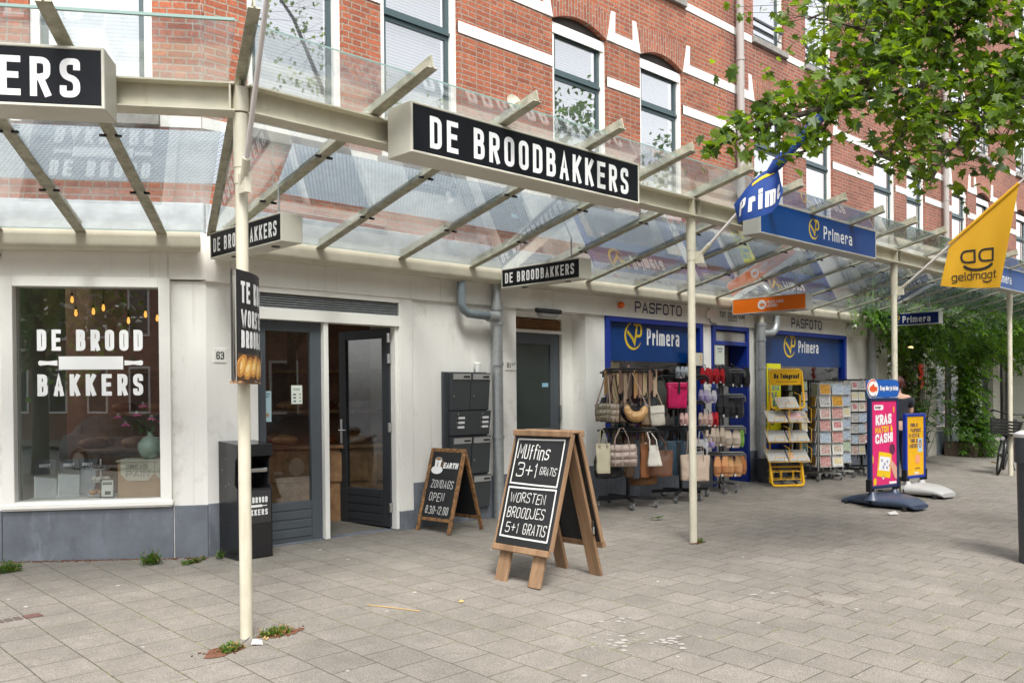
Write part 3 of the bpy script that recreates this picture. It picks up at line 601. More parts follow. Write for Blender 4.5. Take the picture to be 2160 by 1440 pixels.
# newsagent windows and door
def bluewin(x0, x1, nm, band=True):
    f = MB(); frame4(f, x0, x1, .57, 2.545, .085, -.03, .1, top=.075, bot=.07)
    o = f.build("shop_window", m_blue, bld, FB, bev=.004)
    q = MB(); q.box(x0+.083, x1-.083, .035, .043, .63, 2.472); q.build("pane", g_news, o, FB)
    q = MB(); q.box(x0+.084, x1-.084, .029, .034, 1.95, 2.47); q.build("blue_banner", mat("newsagent_blue", (.004, .040, .175), .3, spec=.25, var=.25, scale=2), o, FB)
    return o
s1 = bluewin(9.085, 11.34, 0); s2 = bluewin(13.04, 16.04, 1)
m_logo = mat("logo_yellow", (.72, .50, .02), .5)
for o, cx, cz, s, tx, tw, th in ((s1, 9.73, 2.30, .36, 10.03, .77, .235), (s2, 14.02, 2.295, .37, 14.32, .72, .21)):
    q = MB(); primera_logo(q, cx, cz, s, .0265); q.build("ring_logo", m_logo, o, FB)
    q = MB(); text(q, "Primera", tx, cz-th/2, th, .0265, wr=.34, sw=.15, gap=.13, fit=tw); q.build("window_lettering", m_txtw, o, FB)
f = MB(); f.box(11.59, 11.68, -.03, .12, .05, 2.55); f.box(12.56, 12.63, -.03, .3, .05, 2.55); f.box(11.68, 12.56, -.03, .12, 2.47, 2.55); f.box(11.68, 12.56, -.03, .12, 2.24, 2.30)
nd = f.build("newsagent_entrance", m_blue, bld, FB, bev=.004)
lv = MB(); lv.box(11.68, 12.56, .08, .09, 2.30, 2.47); lv.mi = 1
for k in range(6): lv.box(11.68, 12.56, 0, .05, 0, .006, T3(0, 0, 2.308+k*.027) @ Matrix.Rotation(-.5, 4, 'X'))
lv.build("louvre_vent", [m_dark, m_band], nd, FB)
q = MB(); q.box(11.68, 12.56, .32, .36, .06, 2.24); q.build("door", mat("pale_door", (.42, .41, .38), .5, var=.1), nd, FB)
for t_, x, z, h, wd, m in (("PASFOTO", 9.685, 2.615, .155, 1.09, m_navy), ("PASFOTO", 13.965, 2.605, .165, 1.08, m_navy), ("TOT 20.00 UUR", 11.765, 2.665, .085, .72, m_txtb), ("GEOPEND", 12.0, 2.612, .036, .25, m_txtb)):
    q = MB(); text(q, t_, x, z, h, -.038, wr=.62, sw=.15, gap=.12, fit=wd, rad=.25); q.build("fascia_lettering", m, bld, FB)
# shopfronts further along the street
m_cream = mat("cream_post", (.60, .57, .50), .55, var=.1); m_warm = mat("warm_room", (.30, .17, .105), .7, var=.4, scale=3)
piers(FB, [(17.45, 17.85), (19.95, 20.42), (22.75, 23.3), (24.1, 24.6), (25.2, 32)], 0, 3.0, .0, .3, "plaster_wall", m_cream)
f = MB(); frame4(f, 17.86, 19.94, .6, 2.6, .08, .03, .12); frame4(f, 20.43, 22.74, .6, 2.6, .09, .03, .12); o = f.build("shop_window", m_cream, bld, FB)
q = MB(); q.box(17.94, 19.86, .07, .076, .68, 2.52); q.box(20.52, 22.65, .07, .076, .69, 2.51); q.build("pane", g_shop, o, FB)
piers(FB, [(17.86, 19.94)], 0, .59, .02, .3, "plinth", m_plinth); piers(FB, [(20.43, 23.28)], 0, .60, -.02, .3, "plinth", mat("pale_bluestone", (.24, .27, .31), .6, var=.25, scale=3))
piers(FB, [(17.86, 22.75), (23.3, 25.2)], 2.61, 3.0, .02, .3, "fascia", m_cream)
q = MB(); q.box(23.31, 24.09, .12, .17, .05, 2.6); q.box(24.61, 25.19, .12, .17, .05, 2.6); q.build("door", m_doorD, bld, FB)
# rooms behind the glass
m_room = mat("room_plaster", (.58, .50, .42), .8, var=.1); m_pgreen = mat("pale_green_partition", (.42, .50, .44), .7); m_floor = mat("shop_floor", (.2, .18, .16), .5)
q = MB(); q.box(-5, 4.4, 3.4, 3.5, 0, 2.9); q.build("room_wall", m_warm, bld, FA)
q = MB(); q.box(6.72, 6.8, .28, 3.9, 0, 2.9); q.build("room_wall", m_room, bld, FB)
q = MB(); q.box(-1.72, -1.64, .12, 1.6, 0, 2.9); q.build("room_wall", m_pgreen, bld, FA)
RP = [FA @ Vector(v) for v in ((-1.9, .29, 0), (-.10, .29, 0))]+[Vector(v) for v in ((6.71, 7.90, 0), (6.71, 11.3, 0))]+[FA @ Vector((2.4, 3.39, 0)), FA @ Vector((-1.9, 3.39, 0))]
q = MB(); q.face([v+Vector((0, 0, .085)) for v in RP]); q.build("room_floor", m_floor, bld)
q = MB(); q.prism([v+Vector((0, 0, 2.88)) for v in RP], (0, 0, .03)); q.build("room_ceiling", m_room, bld)
q = MB(); q.box(8.76, 32, .29, 3, 2.9, 2.93); q.build("room_ceiling", m_room, bld, FB)
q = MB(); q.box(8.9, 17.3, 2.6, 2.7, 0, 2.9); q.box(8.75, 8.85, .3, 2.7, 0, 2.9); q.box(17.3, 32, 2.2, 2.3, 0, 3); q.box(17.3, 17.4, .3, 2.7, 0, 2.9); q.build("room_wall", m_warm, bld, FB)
q = MB(); q.face([(8.8, .3, .09), (32, .3, .09), (32, 2.7, .09), (8.8, 2.7, .09)]); q.build("room_floor", m_floor, bld, FB)

# ------------------------------------------------------------------ canopy
PX, PY, PS = 2.662, 5.160, 4.850
can = thing("glass_canopy", "long beige steel canopy with glass roof along both shop fronts on round posts", "canopy", T3(PX, PY, 0))
ZB0, ZB1 = 3.265, 3.44
FBb = FR(0, PY, 0, 1, 0); FAb = FR(PX, PY, 0, CA_, SA_)
def ibeam(F, x0, x1, name="beam"):
    b = MB(); b.box(x0, x1, -.08, .08, ZB1-.011, ZB1); b.box(x0, x1, -.08, .08, ZB0, ZB0+.011); b.box(x0, x1, -.006, .006, ZB0+.011, ZB1-.011)
    return b.build(name, m_beige, can, F)
ibeam(FBb, PX+.028, 32); ibeam(FAb, -8, -.028)
q = MB()
for k in range(7):
    for dx in ((-.055, .055) if k else (.055,)): q.box(PX+PS*k+dx-.005, PX+PS*k+dx+.005, -.078, .078, ZB0+.011, ZB1-.011)
q.build("stiffener", m_beige, can, FBb)
q = MB(); q.box(-.06, -.05, -.078, .078, ZB0+.011, ZB1-.011); q.build("stiffener", m_beige, can, FAb)
for k in range(7):
    x = PX+PS*k; q = MB(); q.cyl((x, PY, gz(PY)-.03), (x, PY, 2.83), .0385, 20); q.cyl((x, PY, 2.83), (x, PY, 2.93), .043, 20); q.cyl((x, PY, 2.93), (x, PY, ZB0), .047, 20); q.cyl((x, PY, ZB0+.011), (x, PY, ZB1-.011), .05, 20)
    if k: q.cyl((x, PY, 2.06), (x, PY, 2.066), .042, 20); q.cyl((x, PY, 2.09), (x, PY, 2.096), .042, 20)
    q.build("post", m_beige, can, smooth=True)
# roof slope: distance out from the wall o -> underside height
zo = lambda o: 2.915+(o-.23)*.238
def rafter(F, x, o0, o1, skew=0):
    b = MB(); p0, p1 = Vector((x, -o0, zo(o0))), Vector((x+skew, -o1, zo(o1)))
    b.bar(p0, p1, .085, .010); b.bar(p0+Vector((0, 0, .047)), p1+Vector((0, 0, .040)), .012, .085)
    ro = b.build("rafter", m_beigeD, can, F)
    for o in (1.02, 1.86):
        for sg in (-1, 1): c = MB(); c.box(x+skew*(o-o0)/(o1-o0)+sg*.050-.022, x+skew*(o-o0)/(o1-o0)+sg*.050+.022, -o-.012, -o+.010, zo(o)-.022, zo(o)-.006); c.build("clip", m_blackm, ro, F)
    oB = 2.45 if F is FB else 2.54
    c = MB(); c.box(x-.02, x-.008, -oB-.05, -oB+.02, ZB1, zo(oB)+.01); c.box(x+.008, x+.02, -oB-.05, -oB+.02, ZB1, zo(oB)+.01); c.cyl((x-.04, -oB-.015, ZB1+.03), (x+.04, -oB-.015, ZB1+.03), .012)
    c.build("bracket", m_beige, ro, F)
for k in range(1, 29): rafter(FB, PX+.97*k, .23, 3.15)
for k in range(6): rafter(FA, -.32-.65*k, .23, 3.2)
b = MB(); hx, hy = -.359, -.933
pH = lambda t: Vector((PX+hx*t, PY+hy*t, 0))
p0, p1 = pH(-2.42), pH(.72); p0.z = 2.915; p1.z = 3.64
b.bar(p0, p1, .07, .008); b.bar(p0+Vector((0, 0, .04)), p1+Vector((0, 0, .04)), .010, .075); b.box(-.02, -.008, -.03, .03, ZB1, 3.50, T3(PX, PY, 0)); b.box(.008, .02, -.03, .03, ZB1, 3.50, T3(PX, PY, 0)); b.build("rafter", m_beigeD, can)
m_gedge = mat('glass_edge', (.22, .33, .30), .2)
def pane_quad(P, F):
    q = MB(); q.prism([Vector(p) for p in P], (0, 0, .010))
    for f in q.bm.faces:
        f.normal_update(); f.material_index = 0 if abs(f.normal.z) > .5 else 1
    q.build("glass_panel", [g_can, m_gedge], can, F)
gzo = lambda o: zo(o)+.007
O0, O1 = .27, 3.02
for k in range(1, 28):
    xa, xb = PX+.97*k+.012, PX+.97*(k+1)-.012
    pane_quad([(xa, -O0, gzo(O0)), (xb, -O0, gzo(O0)), (xb, -O1, gzo(O1)), (xa, -O1, gzo(O1))], FB)
hB = lambda o: PX+hx*((o-2.45)/.933)
pane_quad([(hB(O0)+.02, -O0, gzo(O0)), (PX+.958, -O0, gzo(O0)), (PX+.958, -O1, gzo(O1)), (hB(O1)+.02, -O1, gzo(O1))], FB)
for k in range(5):
    xb, xa = -.32-.65*k-.012, -.32-.65*(k+1)+.012
    pane_quad([(xa, -O0, gzo(O0)), (xb, -O0, gzo(O0)), (xb, -O1-.1, gzo(O1+.1)), (xa, -O1-.1, gzo(O1+.1))], FA)
hA = lambda o: .06+(o-.23)*.215
pane_quad([(-.308, -O0, gzo(O0)), (hA(O0)-.02, -O0, gzo(O0)), (hA(O1+.1)-.02, -O1-.1, gzo(O1+.1)), (-.308, -O1-.1, gzo(O1+.1))], FA)
# aluminium edge strip along the front of the glass
for F, x0, x1, o in ((FA, -4, hA(O1+.1)-.03, O1+.1), ):
    q = MB(); q.box(x0, x1, -o-.012, -o+.006, gzo(o)-.003, gzo(o)+.013); q.build("edge_strip", m_gedge, can, F)
# perforated walkway lying over the glass
def perfmat():
    m = bpy.data.materials.new("cell_sheet"); m.use_nodes = True; n = m.node_tree; b = n.nodes["Principled BSDF"]; b.inputs["Roughness"].default_value = .5; out = n.nodes["Material Output"]
    tc = n.nodes.new("ShaderNodeTexCoord"); bt = n.nodes.new("ShaderNodeTexBrick"); n.links.new(tc.outputs["Object"], bt.inputs["Vector"])
    for k, v in (("Scale", 1), ("Brick Width", .034), ("Row Height", .024), ("Mortar Size", .0065), ("Mortar Smooth", .1)): bt.inputs[k].default_value = v
    bt.inputs["Color1"].default_value = (.80, .86, .92, 1); bt.inputs["Color2"].default_value = (.66, .73, .80, 1); bt.inputs["Mortar"].default_value = (.36, .43, .50, 1)
    n.links.new(bt.outputs["Color"], b.inputs["Base Color"]); t = n.nodes.new("ShaderNodeBsdfTranslucent"); n.links.new(bt.outputs["Color"], t.inputs[0])
    mx = n.nodes.new("ShaderNodeMixShader"); mx.inputs[0].default_value = .55; n.links.new(b.outputs[0], mx.inputs[1]); n.links.new(t.outputs[0], mx.inputs[2]); n.links.new(mx.outputs[0], out.inputs[0]); return m
m_perf = perfmat()
for F, x0, x1 in ((FB, 3.55, 30), (FA, -6, .28)):
    q = MB()
    sh = 0 if F is FB else 0
    q.face([(x0+(.12 if F is FB else 0), -1.05, zo(1.05)+.06), (x1, -1.05, zo(1.05)+.06), (x1+(0 if F is FB else .15), -1.83, zo(1.83)+.06), (x0-(.16 if F is FB else 0), -1.83, zo(1.83)+.06)])
    q.build("walkway", m_perf, can, F)
# box gutter against the fascia
for F, x0, x1 in ((FB, 3.64, 32), (FA, -8, -.07)):
    q = MB(); prof = [(-.036, 2.785), (-.17, 2.775), (-.215, 2.79), (-.235, 2.825), (-.235, 2.945), (-.036, 2.95)]
    a, bx = x0, x1
    va = [(x0-(.3*abs(d) if F is FB else 0), d, z) for d, z in prof]; vb = [(x1+(.3*abs(d) if F is FA else 0), d, z) for d, z in prof]
    q.loft([va, vb]); q.build("gutter", m_beige, can, F, smooth=True)
# ------------------------------------------------------------------ signs
m_alu = mat("sign_aluminium", (.50, .50, .47), .4, metal=.3)
m_cab = mat("sign_cabinet", (.56, .54, .46), .45, var=.08, scale=3)
m_face = mat("black_sign_face", (.010, .011, .014), .35, var=.25, scale=3, streak=1, spec=.12)
m_bface = mat("blue_sign_face", (.002, .055, .235), .3, spec=.12)
m_oface = mat("orange_sign_face", (.80, .17, .012), .35, spec=.2)
def boxsign(F, x0, x1, z0, z1, d0, d1, face, label, cab=None, rim=.018):
    r_ = thing("box_sign", label, "sign", F @ T3((x0+x1)/2, d0, z0))
    q = MB(); q.box(x0, x1, d0+.012, d1, z0, z1); frame4(q, x0, x1, z0, z1, rim, d0, d0+.012); q.build("cabinet", cab or m_cab, r_, F, bev=.004)
    q = MB(); q.box(x0+rim, x1-rim, d0+.004, d0+.011, z0+rim, z1-rim); q.build("sign_face", face, r_, F)
    return r_
def letter(root, F, items, m, nm="lettering"):
    q = MB()
    for k in items:
        s, x, z, h, y = k[:5]; text(q, s, x, z, h, y, **k[5])
    return q.build(nm, m, root, F)
BK = dict(wr=.44, sw=.165, gap=.20, rad=.28)
yS = 4.80
Fs = FR(0, yS, 0, 1, 0)
r = boxsign(Fs, 3.72, 6.22, 3.155, 3.505, 0, .27, m_face, "long black bakery sign on the canopy beam to the right of the front corner post")
letter(r, Fs, [("DE BROODBAKKERS", 3.885, 3.212, .222, .0035, dict(BK, fit=2.18))], m_txtw)
FsA = FR(PX, PY, 0, CA_, SA_)
r = boxsign(FsA, -3.25, -.705, 3.15, 3.50, -.36, -.09, m_face, "long black bakery sign cut off by the photo's left edge, only ERS in full")
letter(r, FsA, [("DE BROODBAKKERS", -3.085, 3.208, .222, -.3565, dict(BK, fit=2.25))], m_txtw)
r = boxsign(Fs, 8.33, 11.12, 3.165, 3.525, .06, .27, m_bface, "long blue newsagent sign with a yellow ring logo on the canopy beam", m_alu)
letter(r, Fs, [("Primera", 9.73, 3.262, .15, .0635, dict(wr=.34, sw=.15, gap=.13, fit=.72))], m_txtw)
q = MB(); primera_logo(q, 9.50, 3.35, .22, .0635); q.build("ring_logo", m_logo, r, Fs)
r = boxsign(Fs, 14.3, 17.05, 3.165, 3.525, .06, .27, m_bface, "blue newsagent sign partly hidden behind the yellow flag", m_alu)
letter(r, Fs, [("Primera", 15.6, 3.262, .15, .0635, dict(wr=.34, sw=.15, gap=.13, fit=.72))], m_txtw)
q = MB(); primera_logo(q, 15.3, 3.35, .22, .0635); q.build("ring_logo", m_logo, r, Fs)
def hang(X, face, label, y0=7.35, y1=6.14, z0=2.70, z1=2.925, th=.19, cab=None):
    F = FR(X, 0, 0, 0, -1); r = boxsign(F, -y0, -y1, z0, z1, 0, th, face, label, cab, .013)
    q = MB()
    for y in (y0-.15, y1+.2): q.cyl((-y, th/2, z1), (-y, th/2, zo(7.61-y)), .008)
    q.build("hanger", m_galv, r, F)
    q = MB()
    for y in (y0-.28, y1+.25): q.cyl((-y, th/2, z0-.006), (-y, th/2, z0+.002), .035, 16)
    q.build("spotlight", m_dark, r, F)
    return r, F
r, F = hang(3.49, m_face, "small black bakery sign under the canopy, behind the front corner post")
letter(r, F, [("DE BROODBAKKERS", -7.29, 2.752, .118, .0035, dict(BK, fit=1.08))], m_txtw)
r, F = hang(6.97, m_face, "small black bakery sign under the canopy beside the grey downpipe", 7.36, 6.17, 2.712, 2.93)
letter(r, F, [("DE BROODBAKKERS", -7.30, 2.765, .115, .0035, dict(BK, fit=1.05))], m_txtw)
r, F = hang(11.78, m_oface, "orange lottery sign with a fish emblem hanging under the canopy", 7.36, 6.16, 2.678, 2.913, cab=m_alu)
letter(r, F, [("NEDERLANDSE", -6.78, 2.806, .042, .0035, dict(wr=.55, sw=.13, gap=.12, fit=.27)), ("LOTERIJ", -6.78, 2.752, .042, .0035, dict(wr=.55, sw=.2, gap=.12, fit=.17))], m_txtw)
q = MB(); disc(q, -6.86, 2.797, .068, .068, .0032); q.mi = 1; disc(q, -6.86, 2.793, .048, .048, .0029); q.mi = 2; disc(q, -6.86, 2.793, .034, .022, .0026); q.face([(-6.845, .0026, 2.793), (-6.815, .0026, 2.818), (-6.815, .0026, 2.768)]); q.mi = 1; disc(q, -6.85, 2.778, .01, .006, .0024, 8)
q.build("fish_emblem", [m_txtw, mat("emblem_grey", (.55, .57, .6), .5), m_oface], r, F)
r, F = hang(16.68, mat("deep_navy_face", (.006, .020, .11), .3, spec=.15), "small navy newsagent sign hanging among the climbing leaves", 7.36, 6.16, 2.72, 2.945, cab=m_alu)
letter(r, F, [("Primera", -6.81, 2.765, .125, .0035, dict(wr=.34, sw=.15, gap=.13, fit=.50))], m_txtw)
q = MB(); primera_logo(q, -6.94, 2.835, .15, .0035); q.build("ring_logo", m_logo, r, F)

# curved two-sided board round the corner post
vx, vy = .63, .777
Fp = FR(PX+.012, PY, 0, vx, vy); nb = 12
r = thing("post_sign", "black curved sign with bread rolls wrapped round the front corner post", "sign", T3(PX, PY, 1.6))
HLN = .315
def bulge(t, sg): return sg*(.012+.060*math.cos(math.pi*t/2)**.9)
for sg in (1, -1):
    q = MB(); ts = [-1+2*k/nb for k in range(nb+1)]
    f0 = [(t*HLN+.02, bulge(t, sg), z) for z in (1.60, 2.265) for t in ts]
    def pt(t, z, e=0): return (t*HLN+.02, bulge(max(-1, min(1, t)), sg)+sg*e, z)
    for a, b in zip(ts, ts[1:]):
        q.mi = 0; q.face([pt(a, 1.60), pt(b, 1.60), pt(b, 2.265), pt(a, 2.265)])
        q.mi = 1; q.face([pt(a, 1.60, -.006), pt(b, 1.60, -.006), pt(b, 2.265, -.006), pt(a, 2.265, -.006)])
    for z in (1.6, 2.265):
        for a, b in zip(ts, ts[1:]): q.face([pt(a, z), pt(b, z), pt(b, z, -.006), pt(a, z, -.006)])
    pan = q.build("panel", [m_black, m_white], r, Fp)
    if sg == 1:
        continue
    fb = lambda c, y: pt((c.x-.02)/HLN, c.y, .003+y)
    q = MB()
    for s, z, h, x0, wd in (("TE KOOP", 2.07, .13, -.25, .44), ("WORSTEN", 1.925, .105, -.25, .44), ("BROODJES", 1.80, .105, -.25, .44)): text(q, s, x0, z, h, 0, wr=.42, sw=.19, gap=.14, fit=wd, f=fb)
    q.build("lettering", m_txtw, pan, Fp)
    q = MB()
    for k in range(10): a, b = -.98+k*.196, -.98+(k+1)*.196; q.face([pt(a, 1.603, .002), pt(b, 1.603, .002), pt(b, 1.765, .002), pt(a, 1.765, .002)])
    for k in range(6):
        x = -.25+k*.09; z = 1.69-.012*(k % 2)
        for j, (mi, s) in enumerate(((1, 1.0), (2, .72), (3, .35))):
            q.mi = mi; c0 = x-.01*j; q.face([fb(Vector((c0+.062*s*math.cos(u)+.03*math.sin(u)*s, z+.07*s*math.sin(u))), .001+.0008*j+.0002*k) for u in [2*math.pi*i/14 for i in range(14)]])
    q.mi = 4; cx, cz = .20, 1.745
    q.face([fb(Vector((cx+.085*math.cos(u), cz+.085*math.sin(u))), .006) for u in [2*math.pi*i/20 for i in range(20)]]); q.face([fb(Vector(p), .006) for p in ((cx-.05, cz-.07), (cx+.05, cz-.07), (cx, cz-.13))])
    q.mi = 5; text(q, "5+1", cx-.07, cz-.005, .05, .004, wr=.5, sw=.2, gap=.14, fit=.14, f=fb); text(q, "GRATIS", cx-.05, cz-.05, .028, .004, wr=.5, sw=.2, gap=.14, fit=.10, f=fb)
    q.build("bread_picture", [mat("tray_brown", (.10, .05, .02), .6), mat("crust", (.50, .22, .05), .5), mat("crust_gold", (.75, .42, .10), .5), mat("crust_pale", (.85, .62, .28), .5), m_txtw, m_txtb], pan, Fp)
q = MB(); q.box(-.28, .32, -.035, .035, 1.588, 1.60); q.build("bottom_plate", m_wood, r, Fp)

# ------------------------------------------------------------------ flags
m_pole = mat("flag_pole_white", (.66, .62, .60), .4)
def cloth(mb, rows, thick=0):      # rows: list of lists of points
    for A, B in zip(rows, rows[1:]):
        for k in range(len(A)-1): mb.face([A[k], A[k+1], B[k+1], B[k]])
def lerp(a, b, t): return tuple(a[i]+(b[i]-a[i])*t for i in range(len(a)))
# newsagent flag at the second post
def flagpole(base, tip, label, post):
    r = thing("flag", label, "flag", T3(*base))
    b, t = Vector(base), Vector(tip); d = (t-b).normalized()
    q = MB(); q.tube([b, t], [.016, .013], 10); q.build("flag_pole", m_pole, r, smooth=True)
    q = MB(); q.tube([b-d*.05, b+d*.16], .024, 10); q.box(-.02, .02, -.06, .03, -.06, .06, T3(*(b-d*.02))); q.build("pole_sleeve", m_beige, r, smooth=True)
    return r
XF = 7.55
r = flagpole((XF, 5.09, 2.87), (XF+.02, 3.62, 4.10), "blue newsagent flag wound round its slanting pole, half hidden by maple leaves", 1)
top = [(4.63, 3.30), (4.52, 3.40), (4.41, 3.49), (4.33, 3.56), (4.26, 3.60), (4.21, 3.60), (4.16, 3.56)]
bot = [(4.615, 3.105), (4.54, 3.115), (4.44, 3.125), (4.33, 3.145), (4.22, 3.165), (4.145, 3.215), (4.112, 3.33)]
m_fblue = mat("flag_blue", (.010, .055, .27), .7)
NR, NC = 14, 36
def fl(u, v):       # u along, v from bottom to top
    x = u*(len(top)-1); i = min(int(x), len(top)-2); f = x-i
    a, b = lerp(bot[i], bot[i+1], f), lerp(top[i], top[i+1], f); y, z = lerp(a, b, v)
    return (XF - .045 - .07*math.sin(u*4.2+v*1.3) - .035*math.sin(u*9-v*2)*(1-v*.4) - .10*u*u, y, z)
q = MB(); cloth(q, [[fl(k/NC, j/NR) for k in range(NC+1)] for j in range(NR+1)])
q.tube([lerp((XF-.02, 4.30, 3.55), (XF+.01, 3.70, 4.035), k/8) for k in range(9)], [.03, .055, .055, .045, .05, .05, .045, .045, .04], 10)
fo = q.build("flag_cloth", m_fblue, r, smooth=True)
def fmap(q_, y): return Vector(fl(max(0, min(1, q_.x)), max(0, min(1, q_.y)))) + Vector((-.006-abs(y), 0, 0))
q = MB(); f2 = lambda c, y: fmap(Vector((.13+c.x*.80, .20+c.y-c.x*.08)), 0)
text(q, "Prime", 0, 0, .50, 0, wr=.36, sw=.14, gap=.14, fit=1.0, f=f2); q.build("lettering", m_txtw, fo)
q = MB()
for v, u0, u1 in ((.90, .33, .70), ):
    for k in range(10):
        a, b = u0+(u1-u0)*k/10, u0+(u1-u0)*(k+1)/10
        q.face([fmap(Vector((a, .83+.02*a)), 0), fmap(Vector((b, .83+.02*b)), 0), fmap(Vector((b, .91)), 0), fmap(Vector((a, .91)), 0)])
q.build("yellow_stripe", m_yel, fo)
# yellow flag at the third post
r = flagpole((12.40, 5.09, 2.90), (12.40, 3.52, 4.165), "yellow flag with a smiling black letter logo hanging from its slanting pole", 2)
m_fyel = mat("flag_yellow", (.62, .335, .008), .7)
TP, LP, LB, RB = (3.60, 4.10), (4.44, 3.44), (4.545, 2.90), (3.815, 2.81)
def fy(u, v):       # u from pole side (left) to the right edge, v down
    a = lerp(LP, TP, u); b = lerp(LB, RB, u); y, z = lerp(a, b, v); z -= .03*math.sin(math.pi*u)*v*.4
    return (12.40 - .03*math.sin(u*6+v*2.2)*v - .012*math.sin(u*13+1)*v, y, z)
q = MB(); cloth(q, [[fy(k/20, j/20) for k in range(21)] for j in range(21)]); fo = q.build("flag_cloth", m_fyel, r, smooth=True)
q = MB(); q.tube([(12.40, *lerp(LP, TP, k/6)) for k in range(7)], .024, 10); q.build("flag_sleeve", m_fyel, r, smooth=True)
q = MB(); q.sphere((12.40, 3.51, 4.175), .03, 10, 6); q.build("finial", mat("red_finial", (.7, .04, .02), .4), r)
def inv_fy(y, z):    # place lettering by its height on the cloth
    lo, hi = 0, 1
    u = .5; v = .5
    for _ in range(25):
        a, b = lerp(LP, TP, u), lerp(LB, RB, u); v = max(0, min(1, (a[1]-z)/(a[1]-b[1]))) if a[1] != b[1] else 0
        yl, yr = lerp(LP, LB, v)[0], lerp(TP, RB, v)[0]; u = max(0, min(1, (yl-y)/(yl-yr)))
    return u, v
fyl = lambda c, yy: (fy(*inv_fy(4.5-c.x, c.y))[0]-.006, 4.5-c.x, c.y)
m_fblk = mat("flag_black", (.014, .014, .014), .7)
q = MB(); text(q, "@@", .20, 3.165, .165/.68, 0, wr=.68, sw=.10, gap=.12, fit=.40, cap='rd', rad=.3, f=fyl)
ribbon(q, arc(.41, 3.20, .20, 215, 325, 18, .13), .017, 0, fyl, 'rd')
text(q, "geldm@@t", .09, 2.945, .11, 0, wr=.58, sw=.11, gap=.10, fit=.55, cap='rd', rad=.3, f=fyl); ribbon(q, arc(.525, 2.945, .062, 215, 325, 10, .045), .008, -.001, fyl, 'rd'); q.build("lettering", m_fblk, fo)
# bakery flag pole on the corner post, its yellow flag mostly above the picture
r = flagpole((2.63, 5.07, 2.83), (2.10, 3.42, 4.62), "white slanting flag pole with a yellow flag on the front corner post", 0)
tp, pp = Vector((2.12, 3.5, 4.55)), Vector((2.37, 4.28, 3.68))
q = MB()
def fb_(u, v): p = pp.lerp(tp, u); return (p.x+.25*v+.03*math.sin(u*7+v*3), p.y-.02*v+.18*v, p.z-.55*v*(.5+.5*u)+.02*math.sin(u*9))
cloth(q, [[fb_(.35+.65*k/12, j/10) for k in range(13)] for j in range(11)]); q.build("flag_cloth", m_fyel, r, smooth=True)

# ------------------------------------------------------------------ pipes, boxes and fittings on the walls
def pipe(name, pts, r_, m, label, cat="downpipe", joints=(), extra=None):
    t = thing(name, label, cat, T3(*pts[0])); q = MB(); q.tube(pts, r_, 16); q.build("pipe", m, t, smooth=True)
    q = MB()
    for z in joints: q.cyl((pts[0][0], pts[0][1], z-.02), (pts[0][0], pts[0][1], z+.02), r_*1.14, 16)
    if joints: q.build("collar", m, t, smooth=True)
    if extra: extra(t)
    return t
m_pvc = mat("grey_pvc", (.17, .20, .22), .4, var=.1)
def ex1(t):
    q = MB(); y = 7.47; z = 2.40
    q.tube([(6.46, y, 2.76), (6.46, y, 2.52), (6.50, y, 2.45), (6.56, y, 2.415), (6.95, y, z)], .048, 14); q.build("side_branch", m_pvc, t, smooth=True)
    q = MB(); q.cyl((6.86, y, 2.40), (7.0, y, 2.40), .062, 14); q.cyl((7.03, 7.5, 2.57), (7.03, 7.5, 2.80), .05, 14); q.build("socket", m_galv, t, smooth=True)
pipe("downpipe", [(7.03, 7.50, .06), (7.03, 7.50, 2.58)], .062, m_galv, "galvanised downpipe with a grey elbow between the letterboxes and the flat door", joints=(1.02, 1.86, 2.33, 2.50), extra=ex1)
def ex2(t):
    q = MB(); q.tube([(13.25, 7.45, 2.75), (13.25, 7.45, 2.62), (13.2, 7.45, 2.52), (13.1, 7.45, 2.46), (12.86, 7.48, 2.45)], .06, 14); q.build("side_branch", m_galv, t, smooth=True)
    q = MB(); q.cyl((12.84, 7.50, 2.6), (12.84, 7.50, 2.80), .05, 14); q.build("socket", m_beige, t, smooth=True)
pipe("downpipe", [(12.84, 7.50, .06), (12.84, 7.50, 2.62)], .075, m_galv, "galvanised downpipe between the blue newsagent door and the second shop window", joints=(1.0, 1.9, 2.35, 2.6), extra=ex2)
pipe("downpipe", [(16.95, 7.50, .06), (16.95, 7.50, 2.85)], .07, m_galv, "galvanised downpipe beside the climbing plant at the end of the newsagent", joints=(1.2, 2.4))
pipe("downpipe", [(20.75, 7.48, .06), (20.75, 7.48, 2.6)], .07, m_galv, "grey downpipe behind the climbing plant's hanging column", joints=(1.2,))
pipe("downpipe", [(24.9, 7.50, .06), (24.9, 7.50, 2.85)], .07, m_galv, "grey downpipe beside the last canopy post, behind the bicycle", joints=(1.2,))
m_pvcw = mat("warm_grey_pvc", (.33, .30, .28), .45)
pipe("downpipe", [(12.46, 7.60, 3.1), (12.46, 7.60, 12.9)], .062, m_pvcw, "tall warm grey downpipe on the brick wall above the canopy, left of the maple", joints=(6.78, 9.5))
pipe("downpipe", [(21.05, 7.60, 3.1), (21.05, 7.60, 12.9)], .062, m_pvcw, "tall grey downpipe on the brick wall above the canopy, behind the maple's hanging twigs", joints=(5.8, 9.5))
